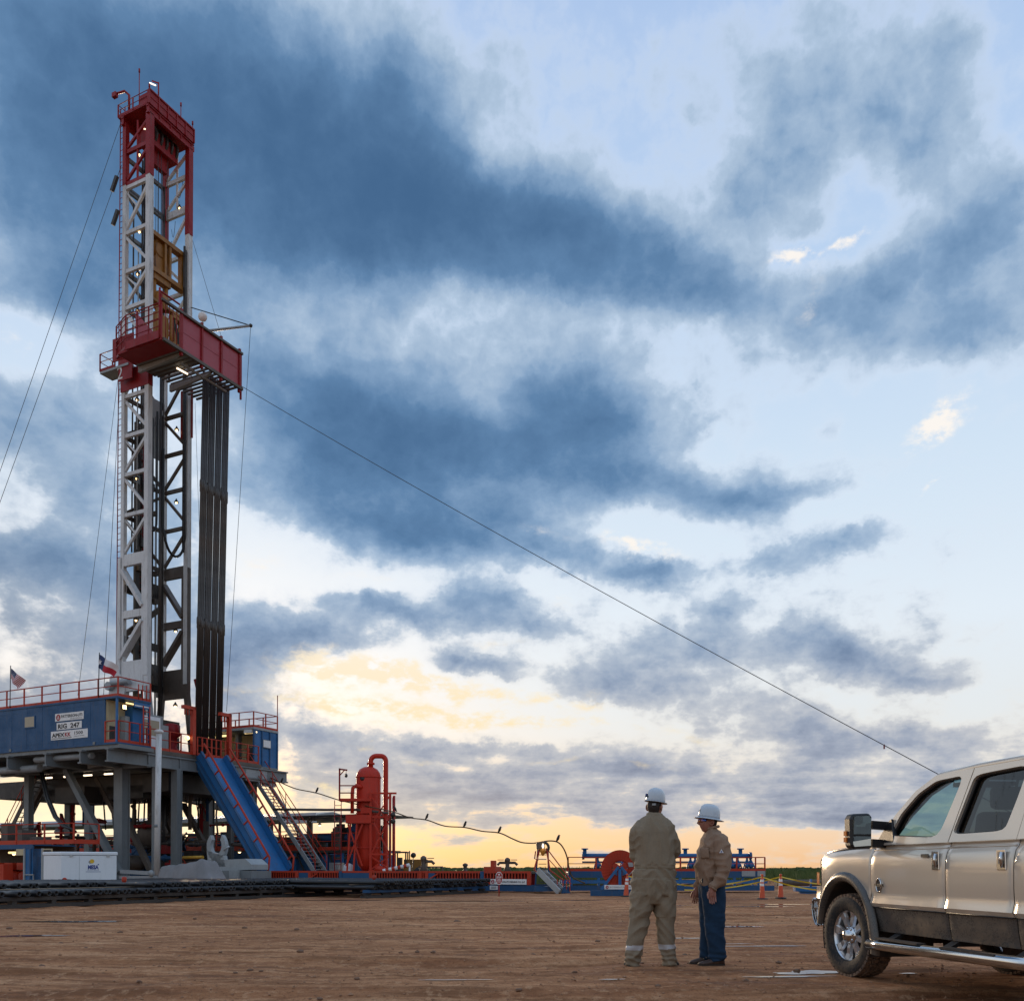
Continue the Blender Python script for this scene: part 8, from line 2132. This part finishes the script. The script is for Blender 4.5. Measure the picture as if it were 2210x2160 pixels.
    # cab corner and bed
    cc = side_panel('cab_corner', -2.80, -2.518, ZT + .003, 1.30, PAINT, tk, 4, 16, s)
    side_panel('cab_corner_lower', -2.80, -2.518, .505, ZT - .003, CHAR, cc, 4, 6, s)
    bd = side_panel('bed_side', -4.75, -2.83, lambda x: max(ZT + .003, .43 + math.sqrt(max(0, .545 ** 2 - (x + 3.87) ** 2)) if abs(x + 3.87) < .54 else 0), 1.38, PAINT, tk, 34, 10, s)
    side_panel('bed_side_lower', -3.33, -2.83, .52, ZT - .003, CHAR, bd, 6, 4, s)
    # window frames with openings
    def frame(nm, outer, inner, glass, par):
        P3 = lambda p: Vector((p[0], s * (sy(p[0], p[1])), p[1]))
        k = 8; O = []; I = []
        for lst, out in ((outer, O), (inner, I)):
            n_ = len(lst)
            for i in range(n_):
                a, b = lst[i], lst[(i + 1) % n_]
                for j in range(k): out.append((a[0] + (b[0] - a[0]) * j / k, a[1] + (b[1] - a[1]) * j / k))
        n_ = len(O); m = MB(); m.smooth = True
        # soften the corners of the opening
        for it in range(2): I = [tuple((I[i - 1][q] + 2 * I[i][q] + I[(i + 1) % n_][q]) / 4 for q in (0, 1)) for i in range(n_)]
        vs = [P3(p) for p in O] + [P3(p) for p in I]
        fs = [(i, (i + 1) % n_, n_ + (i + 1) % n_, n_ + i) for i in range(n_)]
        if s < 0: fs = [f[::-1] for f in fs]
        m.add(vs, fs); o = m.build(nm, PAINT, par); md = o.modifiers.new('t', 'SOLIDIFY'); md.thickness = .03; md.offset = -1; sharp(o)
        m = MB(); m.tube([P3(p) - Vector((0, s * .006, 0)) for p in I], .015, 6, closed=True); m.build('window_seal', TRIM, o)
        m = MB(); c_ = (sum(p[0] for p in I) / n_, sum(p[1] for p in I) / n_)
        cv = P3(c_) - Vector((0, s * .014, 0)); m.add([P3(p) - Vector((0, s * .016, 0)) for p in I] + [cv], [(i, (i + 1) % n_, n_) for i in range(n_)]); m.build('window_glass', glass, o)
        return o
    frame('front_door_frame', [(-.46, 1.30), (-.735, 1.585), (-.99, 1.775), (-1.27, 1.888), (-1.805, 1.895), (-1.652, 1.30)],
          [(-.70, 1.385), (-.815, 1.575), (-1.04, 1.745), (-1.29, 1.838), (-1.685, 1.848), (-1.50, 1.342)], GLASS, tk)
    frame('rear_door_frame', [(-1.664, 1.30), (-1.74, 1.60), (-1.817, 1.895), (-2.60, 1.895), (-2.56, 1.6), (-2.515, 1.30)],
          [(-1.69, 1.362), (-1.765, 1.60), (-1.835, 1.835), (-2.49, 1.850), (-2.43, 1.6), (-2.36, 1.366)], TINT, tk)
    frame('rear_quarter_frame', [(-2.52, 1.30), (-2.565, 1.6), (-2.61, 1.895), (-2.78, 1.89), (-2.80, 1.6), (-2.80, 1.30)], [(-2.66, 1.5), (-2.665, 1.55), (-2.67, 1.6), (-2.70, 1.6), (-2.70, 1.55), (-2.70, 1.5)], TINT, tk)
    # roof rail above the doors
    m = MB(); m.smooth = True
    rail = [(-.33, 1.275), (-.46, 1.335), (-.735, 1.600), (-.99, 1.795), (-1.27, 1.905), (-1.8, 1.925), (-2.3, 1.925), (-2.78, 1.915)]
    m.tube([Vector((x, s * (sy(x, min(z, 1.9)) - .028), z - .012)) for x, z in rail], [.030, .034, .034, .034, .034, .034, .034, .034], 8); m.build('roof_rail', PAINT, tk)
# hood, cowl, windscreen, roof
def hoodf(u, v):
    x = -.36 + 1.24 * v; yy = (2 * u - 1)
    w_ = sy(x, 1.24) - .035
    z = 1.355 - .085 * v ** 1.5 - .055 * max(0, v - .8) / .2 - .05 * abs(yy) ** 2.6 + .022 * math.exp(-((abs(yy) - .45) / .12) ** 2) * (1 - v * .6)
    return Vector((x, yy * w_, z))
m = MB(); m.grid(hoodf, 28, 18); o = m.build('hood', PAINT, tk); md = o.modifiers.new('t', 'SOLIDIFY'); md.thickness = .02; md.offset = -1
m = MB(); m.grid(lambda u, v: Vector((-.34 - .30 * v, (2 * u - 1) * (.93 - .02 * v), 1.285 + .02 * v)), 6, 3); m.build('cowl', TRIM, tk)
m = MB(); m.grid(lambda u, v: Vector((-.44 - .88 * v - .05 * math.cos((2 * u - 1) * 1.2), (2 * u - 1) * (.89 - .11 * v), 1.30 + .61 * v - .05 * v * v)), 12, 10); m.build('windscreen', GLASS, tk)
m = MB(); m.grid(lambda u, v: Vector((-1.30 - 1.48 * v, (2 * u - 1) * .80, 1.905 + .075 * (1 - abs(2 * u - 1) ** 2.4) * min(1, .55 + 3 * v) )), 16, 10); o = m.build('roof', PAINT, tk); md = o.modifiers.new('t', 'SOLIDIFY'); md.thickness = .03; md.offset = -1
m = MB(); m.grid(lambda u, v: Vector((-2.79, (2 * u - 1) * (.93 - .14 * v), 1.30 + .6 * v)), 6, 6); m.build('rear_window', TINT, tk)
# front end
m = MB(); m.smooth = True
bp_ = []
for i in range(25):
    t = -1 + 2 * i / 24; x = .86 + .20 * (1 - abs(t) ** 3.2); y = t * .985
    if abs(t) > .97: x -= .08
    bp_.append((x, y))
prf = [(0, .76), (.05, .775), (.075, .74), (.085, .66), (.06, .56), (.02, .49), (-.04, .47)]
vs = [Vector((x + dx, y * (1 + dx * .15), z)) for (x, y) in bp_ for (dx, z) in prf]; n = len(prf)
m.add(vs, [(i * n + j, i * n + j + 1, (i + 1) * n + j + 1, (i + 1) * n + j) for i in range(24) for j in range(n - 1)]); o = m.build('front_bumper', CHROME, tk); md = o.modifiers.new('t', 'SOLIDIFY'); md.thickness = .012
m = MB(); m.box(.80, .93, -.62, .62, .80, 1.20); gr = m.build('grille', TRIM, tk)
for k in range(4):
    m = MB(); m.box(.925, .96, -.60, .60, .84 + .10 * k, .875 + .10 * k); m.build('grille_bar', CHROME, gr)
for s in (1, -1):
    m = MB(); m.smooth = True; m.grid(lambda u, v: Vector((.93 - .25 * u ** 2.4, s * (.60 + (sy(.70, 1.0) - .595) * u ** .6), .905 + (.29 - .03 * u) * v)), 8, 6); o = m.build('headlamp', CLEAR_L, tk)
    m = MB(); m.grid(lambda u, v: Vector((.80 - .10 * u, s * (sy(.80 - .10 * u, 1.0) + .012), .92 + .13 * v)), 4, 4); m.build('side_marker', AMBER, o)
    # tow mirror: tall housing on two arms
    c = Vector((-.60, s * 1.205, 1.437))
    m = MB(); m.smooth = False
    m.prism([c + Vector((.06, s * x * .84, z)) for x, z in ((-.115, -.155), (.100, -.165), (.128, -.13), (.135, .11), (.105, .158), (-.09, .165), (-.12, .13))], (-.13, 0, 0)); h_ = m.build('mirror_housing', TRIM, tk, bevel=.02, fixn=True)
    m = MB(); m.prism([c + Vector((-.0715, s * x * .84, z)) for x, z in ((-.10, -.03), (.105, -.03), (.11, .10), (.085, .135), (-.08, .14), (-.105, .11))], (-.003, 0, 0)); m.build('mirror_glass', plain('mirror_silver', (.75, .80, .80), .02, 1.0) if 'mirror_silver' not in bpy.data.materials else bpy.data.materials['mirror_silver'], h_, fixn=True)
    m = MB(); m.prism([c + Vector((-.0715, s * x * .84, z)) for x, z in ((-.10, -.135), (.09, -.145), (.105, -.12), (.105, -.05), (-.10, -.05))], (-.003, 0, 0)); m.build('mirror_glass', bpy.data.materials['mirror_silver'], h_, fixn=True)
    for dz in (-.03, .03):
        m = MB(); m.box(c.x + .0, c.x + .05, min(c.y + s * .108, c.y + s * .120), max(c.y + s * .108, c.y + s * .120), c.z - .05 + dz - .022, c.z - .05 + dz + .022); m.build('turn_lamp', AMBER, h_)
    for dz in (.06, -.11):
        m = MB(); m.bar(c + Vector((.0, -s * .11, dz)), c + Vector((.02, -s * .28, dz - .01)), .09, .075); m.build('mirror_arm', TRIM, h_)
    m = MB(); m.prism([Vector((-.455, s * .952, 1.302)), Vector((-.80, s * .952, 1.302)), Vector((-.80, s * .935, 1.36)), Vector((-.715, s * .925, 1.545)), Vector((-.685, s * .925, 1.535))], (0, s * .02, 0)); m.build('mirror_base', TRIM, h_, fixn=True)
    # step bar
    m = MB(); m.smooth = True; pts = [Vector((-.46, s * .97, .385)), Vector((-.52, s * 1.055, .385)), Vector((-.75, s * 1.075, .39)), Vector((-1.6, s * 1.075, .405)), Vector((-2.6, s * 1.075, .42)), Vector((-2.95, s * 1.06, .425)), Vector((-3.02, s * .98, .425))]
    m.tube(pts, .050, 12); sb = m.build('step_bar', CHROME, tk)
    for (xa, xb) in ((-.72, -1.42), (-1.75, -2.45)):
        m = MB(); m.box(xb, xa, min(s * 1.03, s * 1.115), max(s * 1.03, s * 1.115), .445, .462); m.build('step_pad', UNDER, sb)
    for x in (-.82, -1.70, -2.60):
        m = MB(); m.bar((x, s * 1.05, .42), (x, s * .80, .56), .10, .03); m.build('step_bracket', TRIM, sb)
# wheels
def wheel(x, y, s, steer=0.0, z=WR):
    R_ = Matrix.Rotation(steer, 3, 'Z'); c = Vector((x, y, z))
    w_ = thing_part = bpy.data.objects.new('wheel', None); col.objects.link(w_); w_.parent = tk; w_.location = c; w_.rotation_euler = (0, 0, steer); w_.empty_display_size = .1
    ax = Vector((0, s, 0))
    R0_, RI, HW = WR, .268, .138
    m = MB(); m.lathe([(RI - .02, -HW * .8), (RI, -HW * .95), (RI + .06, -HW * 1.02), (R0_ - .06, -HW), (R0_ - .022, -HW * .88), (R0_ - .018, 0), (R0_ - .022, HW * .88), (R0_ - .06, HW), (RI + .06, HW * 1.02), (RI, HW * .95), (RI - .02, HW * .8)], (0, 0, 0), ax, 56); ty = m.build('tyre', TYRE, w_)
    m = MB(); n_ = 44
    for k in range(n_):
        for j, (y0, y1) in enumerate(((-.93, -.52), (-.46, -.04), (.04, .46), (.52, .93))):
            a = 2 * PI * (k + .5 * (j % 2)) / n_; r1 = R0_ - (.010 if j in (0, 3) else .0)
            rad = Vector((math.cos(a), 0, math.sin(a))); tan = Vector((-math.sin(a), 0, math.cos(a)))
            m.obox(rad * (r1 - .013) + ax * (HW * (y0 + y1) / 2), tan * (PI * R0_ / n_ * .74), ax * (HW * (y1 - y0) / 2), rad * .014)
    stuff(m.build('tread_blocks', TREAD, ty))
    m = MB(); m.lathe([(RI - .012, -.10), (RI - .030, .02), (RI - .022, .085), (RI, .112), (RI + .010, .118), (RI + .006, .100)], (0, 0, 0), ax, 48); rm = m.build('rim', ALLOY, w_)
    m = MB(); m.lathe([(RI - .03, -.03), (.08, -.03)], (0, 0, 0), ax, 32); m.build('brake_backing', TRIM, rm)
    for k in range(8):
        a = 2 * PI * k / 8 + .2; rad = Vector((math.cos(a), 0, math.sin(a))); tan = Vector((-math.sin(a), 0, math.cos(a)))
        m = MB(); vs = []
        for (r, hw, dep) in ((.075, .030, .075), (.13, .032, .085), (.19, .037, .080), (.248, .052, .094)):
            vs += [rad * r - tan * hw + ax * (dep - .030), rad * r - tan * hw * .72 + ax * dep, rad * r + tan * hw * .72 + ax * dep, rad * r + tan * hw + ax * (dep - .030)]
        fs = [(4 * i + j, 4 * i + 4 + j, 4 * i + 5 + j, 4 * i + 1 + j) for i in range(3) for j in range(3)]
        m.smooth = False; m.add(vs, fs); m.build('spoke', ALLOY, rm)
    m = MB(); m.lathe([(.095, .06), (.092, .085), (.075, .098), (.060, .100), (.056, .135), (.040, .148), (.001, .15)], (0, 0, 0), ax, 32); m.build('hub_cap', CHROME, rm)
    for k in range(8):
        a = 2 * PI * (k + .5) / 8 + .2; rad = Vector((math.cos(a), 0, math.sin(a)))
        m = MB(); m.lathe([(.012, .08), (.011, .108), (.001, .112)], rad * .074, ax, 8); m.build('lug_nut', CHROME, rm)
for (x, y, s, st) in ((WX, .862, 1, math.radians(6)), (WX, -.862, -1, math.radians(6)), (-3.87, .862, 1, 0), (-3.87, -.862, -1, 0)):
    wheel(x, y, s, st)
# underbody, arch liners, floor and interior
m = MB()
for s in (-1, 1): m.box(-4.7, .85, s * .50 - .06, s * .50 + .06, .52, .68)
m.box(-3.95, -3.79, -.75, .75, .36, .48); m.box(WX - .08, WX + .08, -.75, .75, .34, .46); m.box(-2.6, -.6, -.3, .3, .42, .62); m.box(-2.7, -.5, -.9, .9, .60, .68)
m.build('chassis', UNDER, tk)
m = MB(); m.tube([(-.5, -.35, .42), (-1.6, -.38, .40), (-3.2, -.5, .5), (-4.6, -.7, .5)], .05, 8); m.tube([(-1.2, -.38, .40), (-2.0, -.42, .40)], .11, 10); m.build('exhaust', UNDER, tk)
for s in (1, -1):
    for wx in (WX, -3.87):
        m = MB(); m.smooth = True
        m.grid(lambda u, v: Vector((wx + .525 * math.cos(math.radians(-20 + 220 * u)), s * (.98 - .62 * v), .43 + .525 * math.sin(math.radians(-20 + 220 * u)))), 20, 3); m.build('arch_liner', UNDER, tk)
m = MB(); m.box(-2.74, -.42, -.88, .88, .69, .74); m.box(-2.76, -2.72, -.9, .9, .74, 1.30); m.build('cab_floor', DARKIN, tk)
m = MB(); m.box(-.72, -.42, -.86, .86, .80, 1.28); m.prism([(-.72, -.86, 1.28), (-.44, -.86, 1.30), (-.95, -.86, 1.18), (-.95, -.86, .95), (-.72, -.86, .9)], (0, 1.72, 0)); m.build('dashboard', DARKIN, tk)
for y in (.42, -.42):
    for x0 in (-1.55, -2.40):
        st_ = bpy.data.objects.new('seat', None); col.objects.link(st_); st_.parent = tk
        m = MB(); m.box(x0 - .02, x0 + .50, y - .26, y + .26, .86, 1.02); m.build('seat_cushion', SEATM, st_, bevel=.04)
        m = MB(); m.prism([(x0, y - .26, .98), (x0 + .14, y - .26, .98), (x0 - .02, y - .24, 1.56), (x0 - .12, y - .24, 1.56)], (0, .50, 0)); m.build('seat_back', SEATM, st_, bevel=.04)
        m = MB(); m.box(x0 - .14, x0 - .03, y - .15, y + .15, 1.58, 1.77); m.build('headrest', SEATM, st_, bevel=.04)
sw = [Vector((-1.02 + .05 * math.sin(t), .42 + .19 * math.cos(t), 1.25 + .17 * math.sin(t))) for t in [2 * PI * k / 28 for k in range(28)]]
m = MB(); m.tube(sw, .016, 8, closed=True); m.bar((-1.02, .24, 1.24), (-1.02, .60, 1.24), .03, .05); m.tube([(-1.02, .42, 1.24), (-.8, .42, 1.12)], .04, 8); m.build('steering_wheel', TRIM, tk)
m = MB(); m.box(-1.14, -1.09, -.16, .16, 1.66, 1.76); m.tube([(-1.11, 0, 1.76), (-1.16, 0, 1.88)], .015, 6); m.build('rear_view_mirror', TRIM, tk, bevel=.01)
for y in (.42, -.42):
    m = MB(); m.box(-1.42, -1.20, y - .22, y + .22, 1.80, 1.835); m.build('sun_visor', DARKIN, tk)
for s in (1, -1):
    m = MB(); m.tube([Vector((x, s * (sy(x, z) - .055), z)) for x, z in ((-.52, 1.33), (-.78, 1.585), (-1.04, 1.765), (-1.34, 1.87))], .05, 8); m.build('pillar_lining', DARKIN, tk)
    m = MB(); m.tube([Vector((x, s * (sy(x, z) - .06), z)) for x, z in ((-1.62, 1.30), (-1.70, 1.6), (-1.79, 1.87))], .07, 8); m.build('pillar_lining', DARKIN, tk)
    m = MB(); m.box(-2.5, -.55, min(s * .86, s * .92), max(s * .86, s * .92), .75, 1.33); m.build('door_lining', DARKIN, tk)
m = MB(); m.box(-2.7, -1.3, -.78, .78, 1.86, 1.885); m.build('headliner', plain('headliner', (.08, .075, .07), .9), tk)
m = MB(); m.box(-4.7, -2.85, -.85, .85, .78, .82); m.box(-2.87, -2.83, -.9, .9, .7, 1.38); m.box(-4.75, -4.71, -.9, .9, .7, 1.38); m.build('bed_floor', CHAR, tk)
m = MB(); m.box(-4.95, -4.76, -.95, .95, .55, .72); m.build('rear_bumper', CHROME, tk)
LOCAL[0] = False
